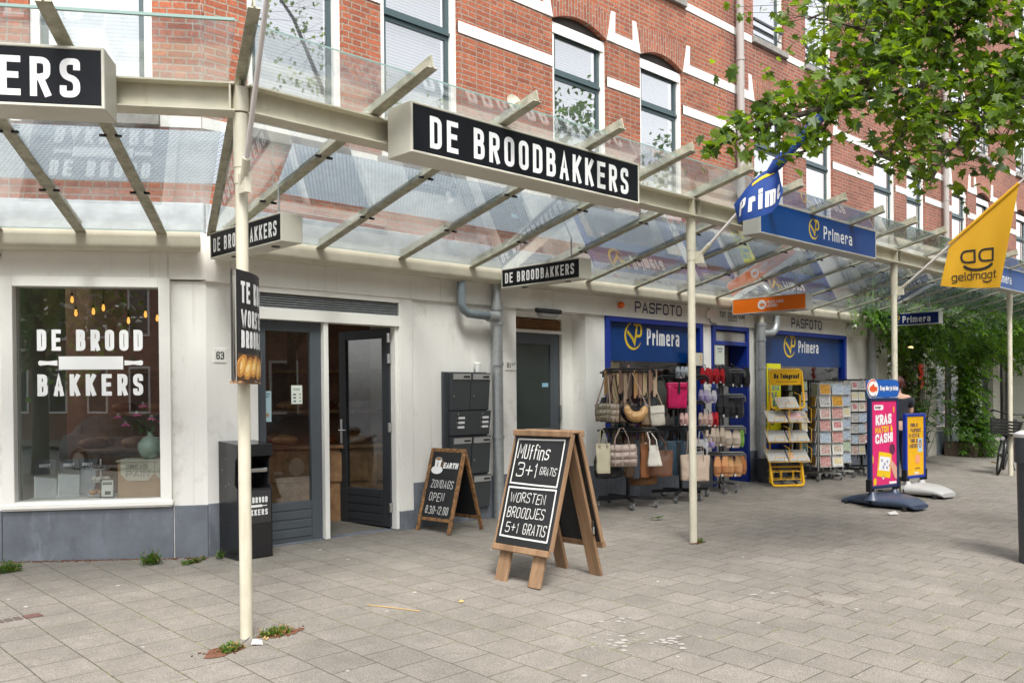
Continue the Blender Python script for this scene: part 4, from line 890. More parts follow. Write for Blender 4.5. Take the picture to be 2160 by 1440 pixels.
# letterbox bank
m_lb = mat("letterbox_grey", (.050, .056, .062), .4); m_lbs = mat("letterbox_steel", (.50, .50, .49), .35, metal=.5)
lb = thing("letterbox_bank", "tall dark grey letterbox bank with a doorbell panel on the plaster wall", "letterboxes", T3(6.6, 7.61, .2))
q = MB(); q.box(6.275, 6.93, -.035, -.001, .21, 1.765); q.build("back_plate", m_lb, lb, FB, bev=.003)
def lbox(x0, x1, z0, z1):
    q = MB(); q.prism([(x0, -.035, z0), (x0, -.075, z0), (x0, -.115, z1), (x0, -.035, z1)], (x1-x0, 0, 0)); o = q.build("letterbox", m_lb, lb, FB, bev=.003)
    q = MB(); q.prism([(x0+.012, -.116, z1-.012), (x0+.012, -.1125, z1-.075), (x0+.012, -.118, z1-.075), (x0+.012, -.1215, z1-.012)], (x1-x0-.024, 0, 0)); q.build("flap", m_lbs, o, FB)
    q = MB(); q.box(x1-.12, x1-.03, -.1245, -.119, z1-.055, z1-.035); q.build("name_strip", m_black, o, FB)
    q = MB(); q.cyl((x0+.03, -.088, z0+.16), (x0+.03, -.104, z0+.16), .012, 10); q.build("lock", m_chrome, o, FB)
for x0, x1, z0, z1 in ((6.345, 6.625, 1.335, 1.755), (6.635, 6.915, 1.335, 1.755), (6.345, 6.625, .615, 1.04), (6.635, 6.915, .615, 1.04), (6.635, 6.915, .225, .60)): lbox(x0, x1, z0, z1)
q = MB(); q.prism([(6.345, -.035, 1.055), (6.345, -.080, 1.055), (6.345, -.12, 1.325), (6.345, -.035, 1.325)], (.57, 0, 0)); o = q.build("bell_panel", m_lb, lb, FB, bev=.003)
q = MB()
for x in (6.40, 6.76):
    for k in range(3): q.box(x+.03, x+.12, -.104-.006*k, -.094-.006*k, 1.135+k*.052, 1.16+k*.052)
q.build("name_label", m_txtw, o, FB)
q = MB()
for x in (6.40, 6.76):
    for k in range(3): q.cyl((x, -.09-.006*k, 1.147+k*.052), (x, -.105-.006*k, 1.147+k*.052), .009, 8)
    q.cyl((x+.02, -.10, 1.295), (x+.02, -.124, 1.295), .014, 10)
q.build("bell_button", m_chrome, o, FB)
cup = thing("coffee_cup", "white paper coffee cup left on top of the letterboxes", "cup", T3(6.76, 7.55, 1.765))
q = MB(); q.lathe([(0, 0), (.027, 0), (.037, .085), (.037, .09)], 20, (6.765, 7.55, 1.766)); cb_ = q.build("cup_body", m_txtw, cup, smooth=True)
q = MB(); q.lathe([(.040, .088), (.041, .098), (.034, .103), (.033, .112), (0, .112)], 20, (6.765, 7.55, 1.766)); q.build("lid", m_white, cup, smooth=True)
# small fittings
t = thing("beacon", "round orange alarm beacon on the fascia left of the word PASFOTO", "beacon", T3(9.33, 7.57, 2.69))
q = MB(); q.cyl((9.33, -.036, 2.69), (9.33, -.055, 2.69), .055, 18); q.build("base_ring", m_white, t, FB, smooth=True)
q = MB(); q.lathe([(.042, 0), (.044, .04), (.03, .065), (0, .072)], 18); q.build("lens", mat("orange_lens", (.85, .14, .01), .2), t, FB @ T3(9.33, -.055, 2.69) @ Matrix.Rotation(R(90), 4, 'X'), smooth=True)
t = thing("security_camera", "white security camera with a black lens at the end of the newsagent fascia", "camera", T3(16.08, 7.55, 2.69))
q = MB(); q.cyl((16.05, -.036, 2.66), (16.05, -.06, 2.66), .085, 18); q.tube([(16.05, -.06, 2.68), (16.06, -.10, 2.71), (16.12, -.18, 2.70)], [.04, .07, .065], 16); q.build("housing", m_white, t, FB, smooth=True)
q = MB(); q.tube([(16.12, -.18, 2.70), (16.127, -.19, 2.699)], .048, 16); q.build("lens", m_black, t, FB)
t = thing("wall_lamp", "oblong black wall lamp with a pale lens over the flat entrance", "lamp", T3(7.95, 7.6, 2.5))
q = MB(); q.loft([[(7.72, -.035, 2.50), (8.17, -.035, 2.50), (8.17, -.035, 2.56), (7.72, -.035, 2.56)], [(7.75, -.11, 2.50), (8.14, -.11, 2.50), (8.14, -.11, 2.55), (7.75, -.11, 2.55)]]); q.build("housing", m_black, t, FB, bev=.01)
q = MB(); q.loft([[(7.74, -.03, 2.498), (8.15, -.03, 2.498), (8.12, -.10, 2.498), (7.77, -.10, 2.498)], [(7.78, -.03, 2.45), (8.11, -.03, 2.45), (8.08, -.08, 2.455), (7.81, -.08, 2.455)]]); q.build("lens", mat("lamp_lens", (.40, .40, .40), .3), t, FB, bev=.01)
t = thing("junction_box", "small white junction box with loose cable between the newsagent window and door", "junction box", T3(11.44, 7.57, 2.68))
q = MB(); q.box(11.39, 11.50, -.07, -.036, 2.63, 2.75); q.build("box", m_white, t, FB, bev=.01)
q = MB(); q.tube([(11.47, -.05, 2.62), (11.49, -.05, 2.58), (11.56, -.05, 2.55), (11.62, -.05, 2.56), (11.66, -.05, 2.53)], .007, 6); q.tube([(11.45, -.05, 2.75), (11.47, -.06, 2.80), (11.52, -.07, 2.78), (11.55, -.09, 2.90), (11.62, -.15, 2.97)], .007, 6); q.build("cable", m_black, t, FB)
t = thing("junction_box", "small white junction box on the fascia at the left edge of the photo", "junction box", T3(2.1, 8.5, 2.7))
q = MB(); q.box(-1.86, -1.71, -.075, -.036, 2.68, 2.755); q.build("box", m_white, t, FA, bev=.008)
q = MB(); q.tube([(-1.70, -.05, 2.69), (-1.67, -.05, 2.74), (-1.75, -.06, 2.80), (-1.73, -.24, 2.84), (-1.70, -.245, 2.93)], .007, 6); q.build("cable", m_black, t, FA)
t = thing("satellite_dish", "small round dish with rusty centre on the brick wall", "dish", T3(7.36, 7.6, 4.93))
q = MB(); q.lathe([(0, .0), (.05, .004), (.10, .018), (.125, .035), (.125, .042), (.10, .025), (.05, .012), (0, .008)], 24); q.build("dish", mat("dish_cream", (.62, .56, .45), .6, var=.3, scale=20), t, FB @ T3(7.38, -.05, 4.93) @ Matrix.Rotation(R(72), 4, 'X'), smooth=True)
q = MB(); q.cyl((7.38, .1, 4.93), (7.38, -.05, 4.93), .018); q.cyl((7.38, -.05, 4.93), (7.38, -.14, 4.95), .006); q.build("bracket", m_wood, t, FB)

# ------------------------------------------------------------------ chalk boards
m_chalkb = mat("chalkboard", (.012, .013, .015), .55, var=.6, scale=5, streak=1); m_chalk = mat("chalk_white", (.62, .62, .60), .9)
Fc = FR(5.30, 5.055, gz(5.05), 0, -1); TI = .286
bb = thing("chalkboard_sign", "large wooden sandwich chalkboard advertising muffins and worstenbroodjes in the middle of the pavement", "chalkboard", Fc)
Mf = Fc @ T3(0, -.385, 0) @ Matrix.Rotation(-TI, 4, 'X'); Mr = Fc @ T3(0, .385, 0) @ Matrix.Rotation(TI, 4, 'X')
for M, fr in ((Mf, 1), (Mr, -1)):
    for sg in (-1, 1):
        q = MB(); q.box(sg*.19-.065, sg*.19+.065, 0 if fr > 0 else -.03, .03 if fr > 0 else 0, 0, 1.235); q.build("leg", m_woodp, bb, M, bev=.005)
    q = MB(); q.box(-.305, .305, -.02 if fr > 0 else .002, -.001 if fr > 0 else .02, .30, 1.232); bd = q.build("board", m_chalkb, bb, M, bev=.002)
    for sx in (-1, 1): q = MB(); q.box(sx*.307, sx*.322, -.022 if fr > 0 else -.012, .012 if fr > 0 else .022, .30, 1.235); q.build("side_rail", m_woodp, bb, M)
    q = MB(); q.box(-.312, .312, -.05 if fr > 0 else .0, .0 if fr > 0 else .05, .245, .298); q.build("ledge", m_woodp, bb, M, bev=.006)
    if fr > 0:
        q = MB(); y = -.0212; ZZ = lambda z_: .31+(z_-.31)*1.07
        H = dict(wr=.42, sw=.078, gap=.12, cap='rd', jit=.05, slant=.07, rad=.26)
        for a, b, c, d, hw in ((-.27, .26, .775, 1.125, .0065), (-.27, .265, .365, .745, .007)):
            c, d = ZZ(c), ZZ(d)
            for P in ([(a, c), (b, c-.006)], [(b, c-.006), (b-.003, d)], [(b-.003, d), (a, d-.004)], [(a, d-.004), (a+.002, c)]):
                ribbon(q, [Vector(P[0]), (Vector(P[0])+Vector(P[1]))/2+Vector((.003, -.002)), Vector(P[1])], hw, y, FXZ, 'rd')
        text(q, "MUffins", -.245, ZZ(.965), .125, y, **dict(H, fit=.36)); text(q, "3+1", -.22, ZZ(.825), .12, y, **dict(H, fit=.24, wr=.6)); text(q, "GRATIS", .045, ZZ(.85), .065, y, **dict(H, fit=.18))
        text(q, "WORSTEN", -.235, ZZ(.628), .082, y, **dict(H, fit=.40)); text(q, "BROODJES", -.235, ZZ(.512), .088, y, **dict(H, fit=.42)); text(q, "5+1", -.22, ZZ(.395), .085, y, **dict(H, fit=.15)); text(q, "GRATIS", -.02, ZZ(.395), .09, y, **dict(H, fit=.25))
        q.build("chalk_writing", m_chalk, bd, M)
q = MB(); q.box(-.315, .315, -.10, -.045, 1.165, 1.215); q.box(-.315, .315, .045, .10, 1.165, 1.215); q.box(-.315, .315, -.044, .044, 1.19, 1.212); q.build("top_rail", m_woodp, bb, Fc, bev=.006)
q = MB(); q.box(.255, .285, .235, .262, .42, .47); q.cyl((.27, .25, .36), (.27, .25, .43), .012); q.build("padlock", m_chrome, bb, Fc)
m_worn = mat("worn_edge_wood", (.33, .16, .055), .7, var=.5, scale=30, c2=(.02, .017, .014))
Fk = FR(6.11, 7.29, gz(7.3), .09, -1); TK = .285
sb = thing("chalkboard_sign", "small worn sandwich chalkboard with Sunday opening hours beside the letterboxes", "chalkboard", Fk)
for M, fr in ((Fk @ T3(0, -.25, 0) @ Matrix.Rotation(-TK, 4, 'X'), 1), (Fk @ T3(0, .25, 0) @ Matrix.Rotation(TK, 4, 'X'), -1)):
    for sg in (-1, 1): q = MB(); q.box(sg*.235-.022, sg*.235+.022, -.012, .012, 0, .90); q.build("leg", m_worn, sb, M, bev=.003)
    q = MB(); q.box(-.213, .213, -.012, .012, .86, .90); q.box(-.213, .213, -.012, .012, .12, .155); q.build("rail", m_worn, sb, M, bev=.003)
    q = MB(); q.box(-.213, .213, -.006, .006, .155, .86); bd = q.build("board", m_chalkb, sb, M)
    if fr > 0:
        q = MB(); y = -.0066; H = dict(wr=.45, sw=.085, gap=.16, cap='rd', jit=.05, slant=.06, rad=.26)
        text(q, "ZONDAGS", -.16, .47, .085, y, **dict(H, fit=.33)); text(q, "OPEN", -.15, .33, .09, y, **dict(H, fit=.22)); text(q, "8.30-12.00", -.17, .195, .085, y, **dict(H, fit=.335))
        q.build("chalk_writing", m_chalk, bd, M)
        q = MB(); text(q, "EARTH", -.03, .685, .062, y, wr=.62, sw=.24, gap=.08, fit=.215, slant=.12); q.mi = 0
        disc(q, -.115, .665, .085, .045, y+.0004); q.face([(-.155, y, .68), (-.075, y, .68), (-.065, y, .785), (-.165, y, .785)]); q.mi = 1; disc(q, -.115, .785, .05, .02, y-.0006); q.mi = 2; disc(q, -.115, .785, .04, .014, y-.0012)
        ribbon(q, arc(-.06, .735, .026, -80, 80, 8), .006, y-.0004, FXZ); q.mi = 1; q.face([(-.125, y-.0008, .70), (-.108, y-.0008, .70), (-.108, y-.0008, .75), (-.125, y-.0008, .75)])
        q.build("cup_logo", [m_txtw, mat("logo_grey", (.35, .38, .40), .5), mat("coffee", (.32, .17, .07), .5)], bd, M)
q = MB(); q.tube([Fk @ Vector((-.1, -.20, .14)), Fk @ Vector((-.08, 0, .07)), Fk @ Vector((-.1, .20, .14))], .004, 6); q.build("chain", m_blackm, sb)

# ------------------------------------------------------------------ waste bins
g = gz(7.42)
tb = thing("litter_bin", "tall black bakery litter bin with a steel ashtray tube behind the front post", "bin", T3(3.84, 7.42, g))
Fbn = FR(3.675, 7.262, g, 1, .03); m_bk = mat("gloss_black_steel", (.016, .016, .018), .22, var=.2, scale=2)
q = MB()
side = [(0, 0), (.32, 0), (.32, 1.03), (0, 1.005), (0, .90), (.035, .87), (.05, .66), (0, .62)]
for x in (0, .330): q.prism([(x, a, b) for a, b in side], (.012, 0, 0))
q.box(.012, .330, .29, .318, 0, 1.02); q.box(.0, .342, .318, .33, 0, 1.03); q.box(.012, .330, .03, .29, .60, .61)
q.build("casing", m_bk, tb, Fbn, bev=.002)
q = MB(); q.box(.012, .330, -.003, .012, .005, .615); q.build("front_door", m_bk, tb, Fbn, bev=.002)
q = MB(); q.prism([(-.004, -.012, .905), (-.004, .30, .93), (-.004, .33, 1.036), (-.004, -.012, 1.012)], (.35, 0, 0)); q.build("hood", m_bk, tb, Fbn, bev=.003)
q = MB(); q.cyl((.03, .06, .775), (.315, .06, .775), .026, 16); q.build("ashtray_tube", m_chrome, tb, Fbn, smooth=True)
q = MB(); q.face([(.02, -.0045, .31), (.325, -.0045, .31), (.325, -.0045, .60), (.02, -.0045, .60)]); st = q.build("sticker", mat("bin_sticker", (.035, .035, .037), .4), tb, Fbn)
q = MB(); text(q, "DE BROOD", .055, .49, .052, -.0052, wr=.46, sw=.2, gap=.2, fit=.235); text(q, "BAKKERS", .055, .38, .052, -.0052, wr=.46, sw=.2, gap=.2, fit=.235); rolling_pin(q, .172, .462, .13, .022, -.0052, .045); q.build("lettering", m_txtw, st, Fbn)
q = MB()
for x, z in ((.10, .98), (.22, .97), (.26, .78), (.15, .66), (.2, .64), (.13, .3), (.2, .88)): q.cyl((-.002, x, z), (.001, x, z), .005, 8)
q.build("rivet", m_chrome, tb, Fbn)
rb = thing("litter_bin", "round dark grey litter bin with a pale lid at the right edge", "bin", T3(9.15, 2.46, gz(2.46)))
m_gb = mat("bin_grey", (.045, .052, .060), .45, var=.1); g2 = gz(2.46)
q = MB(); q.lathe([(0, 0), (.205, 0), (.21, .03), (.225, .85), (.225, .95)], 40, (9.15, 2.46, g2)); q.build("body", m_gb, rb, smooth=True)
q = MB(); q.lathe([(.228, .92), (.245, .93), (.247, 1.14), (.244, 1.16), (.236, 1.16), (.236, 1.12)], 40, (9.15, 2.46, g2)); q.build("collar", m_gb, rb, smooth=True)
q = MB(); q.lathe([(.242, 1.155), (.249, 1.165), (.249, 1.19), (.20, 1.215), (.1, 1.232), (0, 1.236)], 40, (9.15, 2.46, g2)); q.build("lid", mat("bin_lid", (.58, .58, .60), .4), rb, smooth=True)
Fl = FR(9.15, 2.46, g2, .72, -.69)
q = MB(); q.box(-.20, .02, -.246, -.236, .985, 1.04, None); q.build("label_plate", m_txtw, rb, Fl @ RZ(-.25))
# ------------------------------------------------------------------ rolling racks with bags and shoes
def FC(x, y, z): return FR(x, y, z, .719, -.695)      # frame turned towards the street corner
m_whl = mat("castor_rubber", (.10, .11, .12), .6); m_hook = mat("hook_steel", (.35, .35, .36), .3, metal=1)
def castor(root, x, y, g):
    q = MB(); M = T3(x, y, g); a = random.uniform(-.6, .6); M = M @ RZ(a)
    q.cyl(M @ Vector((0, -.013, .04)), M @ Vector((0, .013, .04)), .04, 16); o = q.build("castor", m_whl, root)
    q = MB(); q.box(-.028, .028, -.02, -.0145, .035, .085, M); q.box(-.028, .028, .0145, .02, .035, .085, M); q.box(-.03, .03, -.02, .02, .085, .092, M); q.cyl(M @ Vector((0, -.016, .04)), M @ Vector((0, .016, .04)), .018, 10); q.build("fork", m_chrome, o)
def star_rack(name, label, cx, cy, feet, posts, bars, mp=m_blackm):
    g = gz(cy); t = thing(name, label, "rack", T3(cx, cy, g))
    q = MB()
    for x, y in feet: q.bar((cx, cy, g+.125), (x, y, g+.115), .045, .04)
    q.build("base", mp, t, bev=.003)
    for x, y in feet: castor(t, x, y, gz(y))
    q = MB()
    for px, py, z in posts: q.box(px-.017, px+.017, py-.017, py+.017, g+.12, z)
    q.build("post", mp, t)
    for z, hw, dp in bars:
        q = MB(); F = FC(cx, cy, 0)
        P = [(-hw, -dp, z-.07), (-hw, -dp, z), (-hw+.04, -dp, z+.035), (hw-.04, -dp, z+.035), (hw, -dp, z), (hw, -dp, z-.07)]
        q.tube([F @ Vector(p) for p in P], .016, 8); q.tube([F @ Vector((a, b, c)) for a, b, c in ((-hw, -dp, z), (-hw, dp, z), (hw, dp, z), (hw, -dp, z))], .014, 8, closed=True)
        for k in range(4): x = -hw+.1+k*(2*hw-.2)/3; q.tube([F @ Vector((x, -dp, z-.01)), F @ Vector((x, -dp-.06, z-.02)), F @ Vector((x, -dp-.08, z+.01))], .006, 6)
        q.build("rail", mp, t, smooth=True)
    return t
star_rack("bag_rack", "black rolling rack hung with beige and brown handbags left of the second post", 8.93, 7.12, [(8.52, 7.28), (8.72, 6.88), (9.16, 6.85), (9.02, 7.5), (8.75, 7.45)], [(8.93, 7.12, 1.80)], [(1.78, .32, .20), (1.03, .36, .20)])
star_rack("bag_rack", "black rolling rack behind the second post with the pink bag and small clogs", 10.08, 7.12, [(9.66, 6.9), (10.1, 6.82), (10.56, 7.02), (10.1, 7.42), (9.75, 7.35)], [(10.08, 7.12, 1.78)], [(1.70, .34, .18), (1.36, .3, .15), (1.02, .36, .18), (.74, .3, .15)])
star_rack("shoe_rack", "grey rolling rack of slippers in front of the newsagent door", 11.30, 7.24, [(10.98, 7.0), (11.27, 7.0), (11.5, 7.42), (11.05, 7.5)], [(11.27, 7.26, 1.86), (11.37, 7.28, 1.86)], [(1.80, .30, .13), (1.44, .30, .13), (.98, .30, .13), (.60, .30, .13)], mat("rack_grey", (.16, .16, .16), .4, metal=.5))
BM = {}
def leather(h, rough=.5, bump=.12): return mat("leather_"+h, h, rough, var=.12, scale=6, bump=bump, bscale=90)
def bag_body(kind, w, h, d, q):
    def ring(z, sx, sy, n=24, p=3.2, ox=0): 
        return [(ox+sx*abs(math.cos(a))**(2/p)*math.copysign(1, math.cos(a)), sy*abs(math.sin(a))**(2/p)*math.copysign(1, math.sin(a)), z) for a in [2*math.pi*k/n for k in range(n)]]
    if kind == 'puffer':
        rows = 3; R_ = []
        for k in range(rows*4+1):
            u = k/(rows*4); f = abs(math.sin(math.pi*(u*rows % 1 if k % 4 else 0))); e = math.sin(math.pi*min(max(u, .04), .96))**.28
            R_.append(ring(u*h, w/2*(.90+.10*e), d/2*e*(.70+.30*f), 32))
        q.loft(R_)
        for sx in (-.25, .0, .25): q.box(sx*w-.004, sx*w+.004, -d*.52, -d*.40, h*.06, h*.94)
    elif kind == 'moon':
        n = 16; R_ = []
        for k in range(n+1):
            a = math.pi*(1.02+.96*k/n); t = math.sin(math.pi*k/n)**.6; cx, cz = w/2*.78*math.cos(a), h*.98+h*.62*math.sin(a)
            wd = .05*w+.18*w*t; nx, nz = math.cos(a), math.sin(a)
            R_.append([(cx+nx*wd*math.cos(b), d/2*t*math.sin(b)+.002*math.sin(b), cz+nz*wd*math.cos(b)) for b in [2*math.pi*j/12 for j in range(12)]])
        q.loft(R_)
    elif kind == 'tote':
        R_ = [ring(0, w/2*.86, d/2*.9), ring(h*.03, w/2*.92, d/2), ring(h*.5, w/2*.96, d/2*.8), ring(h*.97, w/2, d/2*.30), ring(h, w/2, d/2*.26)]; q.loft(R_)
    elif kind == 'trapeze':
        R_ = [ring(0, w/2*.97, d/2*.9, p=5), ring(h*.04, w/2, d/2, p=5), ring(h*.6, w/2*.74, d/2*.6, p=5), ring(h, w/2*.55, d/2*.2, p=5)]; q.loft(R_)
    elif kind == 'box':
        R_ = [ring(0, w/2*.93, d/2*.8, p=5), ring(h*.04, w/2*.98, d/2, p=5), ring(h*.9, w/2, d/2*.95, p=5), ring(h, w/2*.95, d/2*.6, p=5)]; q.loft(R_)
    elif kind == 'soft':
        R_ = [ring(0, w/2*.7, d/2*.6), ring(h*.06, w/2*.95, d/2), ring(h*.35, w/2, d/2*.95), ring(h*.75, w/2*.8, d/2*.6), ring(h, w/2*.45, d/2*.3)]; q.loft(R_)
def bag(name, label, kind, x, y, z, w, h, hook, c, d=None, sc_=None, flap=None, handles=False, rot=None, group="handbags hanging on the rolling racks"):
    rot = random.uniform(-.22, .22) if rot is None else rot
    F = FC(x, y, z) @ RZ(rot) @ Matrix.Rotation(random.uniform(-.06, .06), 4, 'Y'); d = d or min(.16, w*.5); t = thing(name, label, "bag", F, group); q = MB(); m = leather(c, .45)
    bag_body(kind, w, h, d, q)
    o = q.build("body", m, t, F, smooth=True); tx_ = bpy.data.textures.get('creases') or bpy.data.textures.new('creases', 'CLOUDS'); tx_.noise_scale = .07
    su = o.modifiers.new('sub', 'SUBSURF'); su.subdivision_type = 'SIMPLE'; su.levels = su.render_levels = 2; dp = o.modifiers.new('sag', 'DISPLACE'); dp.texture = tx_; dp.strength = .022; dp.mid_level = .5; dp.texture_coords = 'GLOBAL'
    if hook:
        q = MB(); hx, hz = hook; ms = leather(sc_ or c, .5)
        for yy, sg in (((-.3*d, 1), (.3*d, 1)) if handles else ((0, 1),)):
            sw_ = .011
            ez = h*(.93 if kind != 'moon' else .98)
            ex = w*(.26 if handles else .46)
            if handles: P = [(-ex, yy, ez-.03), (-ex*.8, yy, ez+(hz-0)*.55), (hx-.02, yy*.5, h+hz-.0-h+0), (hx+.02, yy*.5, hz), (ex*.8, yy, ez+(hz)*.55), (ex, yy, ez-.03)]; P[2] = (hx-.02, yy*.5, hz+h); P[3] = (hx+.02, yy*.5, hz+h); P[1] = (-ex*.85, yy, ez+hz*.5); P[4] = (ex*.85, yy, ez+hz*.5)
            else: P = [(-ex, yy, ez-.02), (hx-.012, yy-.01, h+hz), (hx+.012, yy-.01, h+hz), (ex, yy, ez-.02)]
            q.tube(P, sw_, 6, flat=.35)
        q.build("handle" if handles else "strap", ms, t, F, smooth=True)
        q = MB()
        for sx in (-1, 1): q.tube([(sx*(ex)+.012*math.cos(a), -.012, ez-.015+.012*math.sin(a)) for a in [k*math.pi/4 for k in range(8)]], .003, 5, closed=True)
        q.build("buckle", m_chrome, t, F)
    if flap:
        q = MB(); q.prism([(-w*.48, -d*.52-.006, h*.62), (w*.48, -d*.52-.006, h*.62), (w*.49, -d*.42, h*1.0), (-w*.49, -d*.42, h*1.0)], (0, .006, 0)); q.build("flap", leather(flap, .5), t, F, bev=.003)
    return t
bag("crossbody_bag", "olive metallic quilted shoulder bag at the left end of the upper row", 'puffer', 8.14, 6.85, 1.18, .19, .21, (.062, .334), "#6b6252", d=.11, sc_="#9a8a78")
bag("crossbody_bag", "taupe quilted shoulder bag half behind the olive one in the upper row", 'puffer', 8.45, 6.97, 1.16, .16, .22, (-.038, .353), "#9a8a7a", d=.12, sc_="#7a6a5c")
bag("crescent_bag", "large black crescent bag behind the tan half moon bag", 'moon', 8.91, 7.0, 1.11, .36, .27, (-.012, .401), "#17161a", d=.14)
bag("crescent_bag", "tan suede half moon bag in the middle of the upper row", 'moon', 8.72, 6.82, 1.13, .30, .24, (-.058, .391), "#bf9460", d=.13, sc_="#a58f7c")
bag("crossbody_bag", "flat beige bag between the half moon bag and the cream bag", 'box', 9.12, 6.97, 1.11, .13, .25, (-.015, .375), "#b39a80", d=.06)
bag("crossbody_bag", "cream leather crossbody bag with a fold-over flap at the right of the upper row", 'box', 9.17, 6.82, 1.10, .185, .25, (-.063, .378), "#cfc8ba", d=.07, flap="#d6d0c4", sc_="#b59a80")
bag("backpack", "grey green backpack hanging left of the pink bag", 'soft', 9.70, 7.15, 1.20, .17, .48, (-.02, .06), "#565850", d=.12)
t = bag("rolltop_bag", "bright pink roll top backpack with a black strap", 'box', 9.62, 6.85, 1.31, .27, .33, (.022, .143), "#c9125c", d=.10, sc_="#16161a")
F = FC(9.62, 6.85, 1.31); q = MB(); q.box(-.135, .135, -.062, .05, .265, .335); q.build("roll_top", leather("#c9125c", .45), t, F, bev=.015, seg=2); q = MB(); q.box(.01, .035, -.066, -.05, .19, .34); q.build("closing_strap", m_black, t, F)
bag("canvas_tote", "natural canvas tote at the left end of the lower row", 'tote', 8.13, 6.85, .56, .18, .36, (-.014, .153), "#b3ab93", d=.06, handles=True)
bag("quilted_bag", "taupe quilted duffel in the lower row", 'puffer', 8.41, 6.78, .63, .35, .26, (.003, .20), "#a6948a", d=.17, handles=True)
bag("soft_bag", "olive green soft bag behind the quilted duffel", 'soft', 8.55, 7.0, .52, .24, .34, (-.006, .205), "#4d4a34", d=.12, handles=True)
bag("soft_bag", "black bag hanging lowest under the quilted duffel", 'soft', 8.47, 7.04, .47, .36, .26, None, "#121214", d=.14)
bag("soft_bag", "narrow dark brown bag in the lower row", 'tote', 8.80, 7.0, .46, .13, .46, (0, .119), "#4f3a28", d=.10, handles=True)
bag("soft_bag", "narrow slate grey bag in the lower row", 'tote', 8.88, 6.95, .44, .12, .48, (0, .119), "#3d4048", d=.09, handles=True)
bag("soft_bag", "cognac brown narrow bag seen edge-on in the lower row", 'tote', 8.98, 6.90, .45, .13, .42, (-.036, .181), "#8f5a34", d=.10, handles=True)
bag("mini_bag", "small white structured handbag in the lower row", 'trapeze', 8.99, 6.74, .60, .185, .26, (-.047, .17), "#d2ccc2", d=.12, handles=True)
bag("leather_tote", "large brown leather tote in the lower row", 'tote', 9.30, 6.90, .44, .36, .33, (-.052, .25), "#6e4a36", d=.12, handles=True)
t = bag("striped_shopper", "blue and black striped shopper behind the cream tote", 'tote', 9.78, 7.05, .41, .34, .46, (0, .14), "#2a4354", d=.12, handles=True)
F = FC(9.78, 7.05, .41); q = MB()
for k in (-1, 1): q.prism([(k*.085-.028, -.062, .02), (k*.085+.028, -.062, .02), (k*.09+.028, -.028, .44), (k*.09-.028, -.028, .44)], (0, .006, 0))
q.build("stripe", m_black, t, F)
bag("leather_tote", "large cream leather tote hanging low in front of the second post", 'tote', 9.88, 6.76, .35, .41, .34, (-.078, .29), "#c9b3a0", d=.15, handles=True)
bag("soft_bag", "tan bag hanging lowest under the brown tote", 'soft', 9.22, 7.12, .32, .40, .24, None, "#8a5f36", d=.12)
bag("floral_bag", "white floral bag beside the lilac clogs", 'tote', 10.34, 6.95, .62, .18, .25, (-.007, .111), "#c8c8cc", d=.06, handles=True)
# second layer of bags behind
for k, (nm, lab, kd, x, y, z, w_, h_, hk, c) in enumerate((
  ("soft_bag", "black soft bag behind the olive quilted bag", 'soft', 8.52, 7.12, 1.16, .22, .30, (.02, .30), "#1a191b"), ("crossbody_bag", "dark brown bag between the taupe bag and the half moon bag", 'box', 8.60, 7.08, 1.14, .18, .24, (0, .36), "#3a2a20"),
  ("soft_bag", "beige soft bag behind the tan half moon bag", 'soft', 8.84, 7.14, 1.14, .26, .28, (0, .34), "#8d7862"), ("crossbody_bag", "black flat bag behind the cream crossbody bag", 'box', 9.30, 7.10, 1.12, .20, .28, (0, .36), "#1c1b1e"), ("soft_bag", "charcoal soft bag right of the cream crossbody bag", 'soft', 9.44, 7.12, 1.14, .20, .34, (0, .24), "#33343a"),
  ("soft_bag", "dark green bag behind the canvas tote", 'soft', 8.40, 7.08, .55, .24, .34, (0, .18), "#2c2e22"), ("leather_tote", "dark brown tote behind the quilted duffel", 'tote', 8.66, 7.12, .50, .26, .36, (0, .2), "#3a2519"), ("soft_bag", "tan leather bag behind the cognac bag", 'soft', 9.08, 7.08, .44, .24, .40, (0, .22), "#7a5230"),
  ("leather_tote", "black tote behind the brown leather tote", 'tote', 9.46, 7.12, .42, .30, .40, (0, .22), "#18181a"), ("soft_bag", "black bag right of the striped shopper", 'soft', 10.05, 7.15, .42, .28, .44, (0, .2), "#141416"), ("soft_bag", "grey blue bag between the striped shopper and the cream tote", 'soft', 9.98, 6.98, .48, .22, .38, (0, .2), "#33424e"),
  ("soft_bag", "black backpack behind the pink bag", 'soft', 9.86, 7.12, 1.28, .24, .36, (0, .12), "#19191c"), ("soft_bag", "cream soft bag behind the white handbag", 'soft', 9.12, 7.0, .62, .18, .26, (0, .2), "#a99a86"))):
    bag(nm, lab, kd, x, y, z, w_, h_, hk, c, d=.12, handles=(k > 4), rot=random.uniform(-.35, .35))
# loose straps hanging from the upper rail
st = thing("spare_straps", "bunch of spare patterned bag straps hanging from the upper rail", "straps", T3(8.9, 7.0, 1.8))
cols_ = ["#b58a5a", "#a07c6a", "#c8b28c", "#8a6a5a", "#b9a088", "#6e5a50"]
for k in range(11):
    F = FC(8.93, 7.12, 0); x = -.30+k*.062; l = random.uniform(.28, .45); q = MB(); yy = -.21+.03*(k % 3)
    q.box(x-.014, x+.014, yy-.004, yy+.004, 1.79-l, 1.80); q.box(x+.012, x+.036, yy+.008, yy+.014, 1.79-l*.9, 1.80); q.build("strap", leather(cols_[k % 6], .6), st, F)
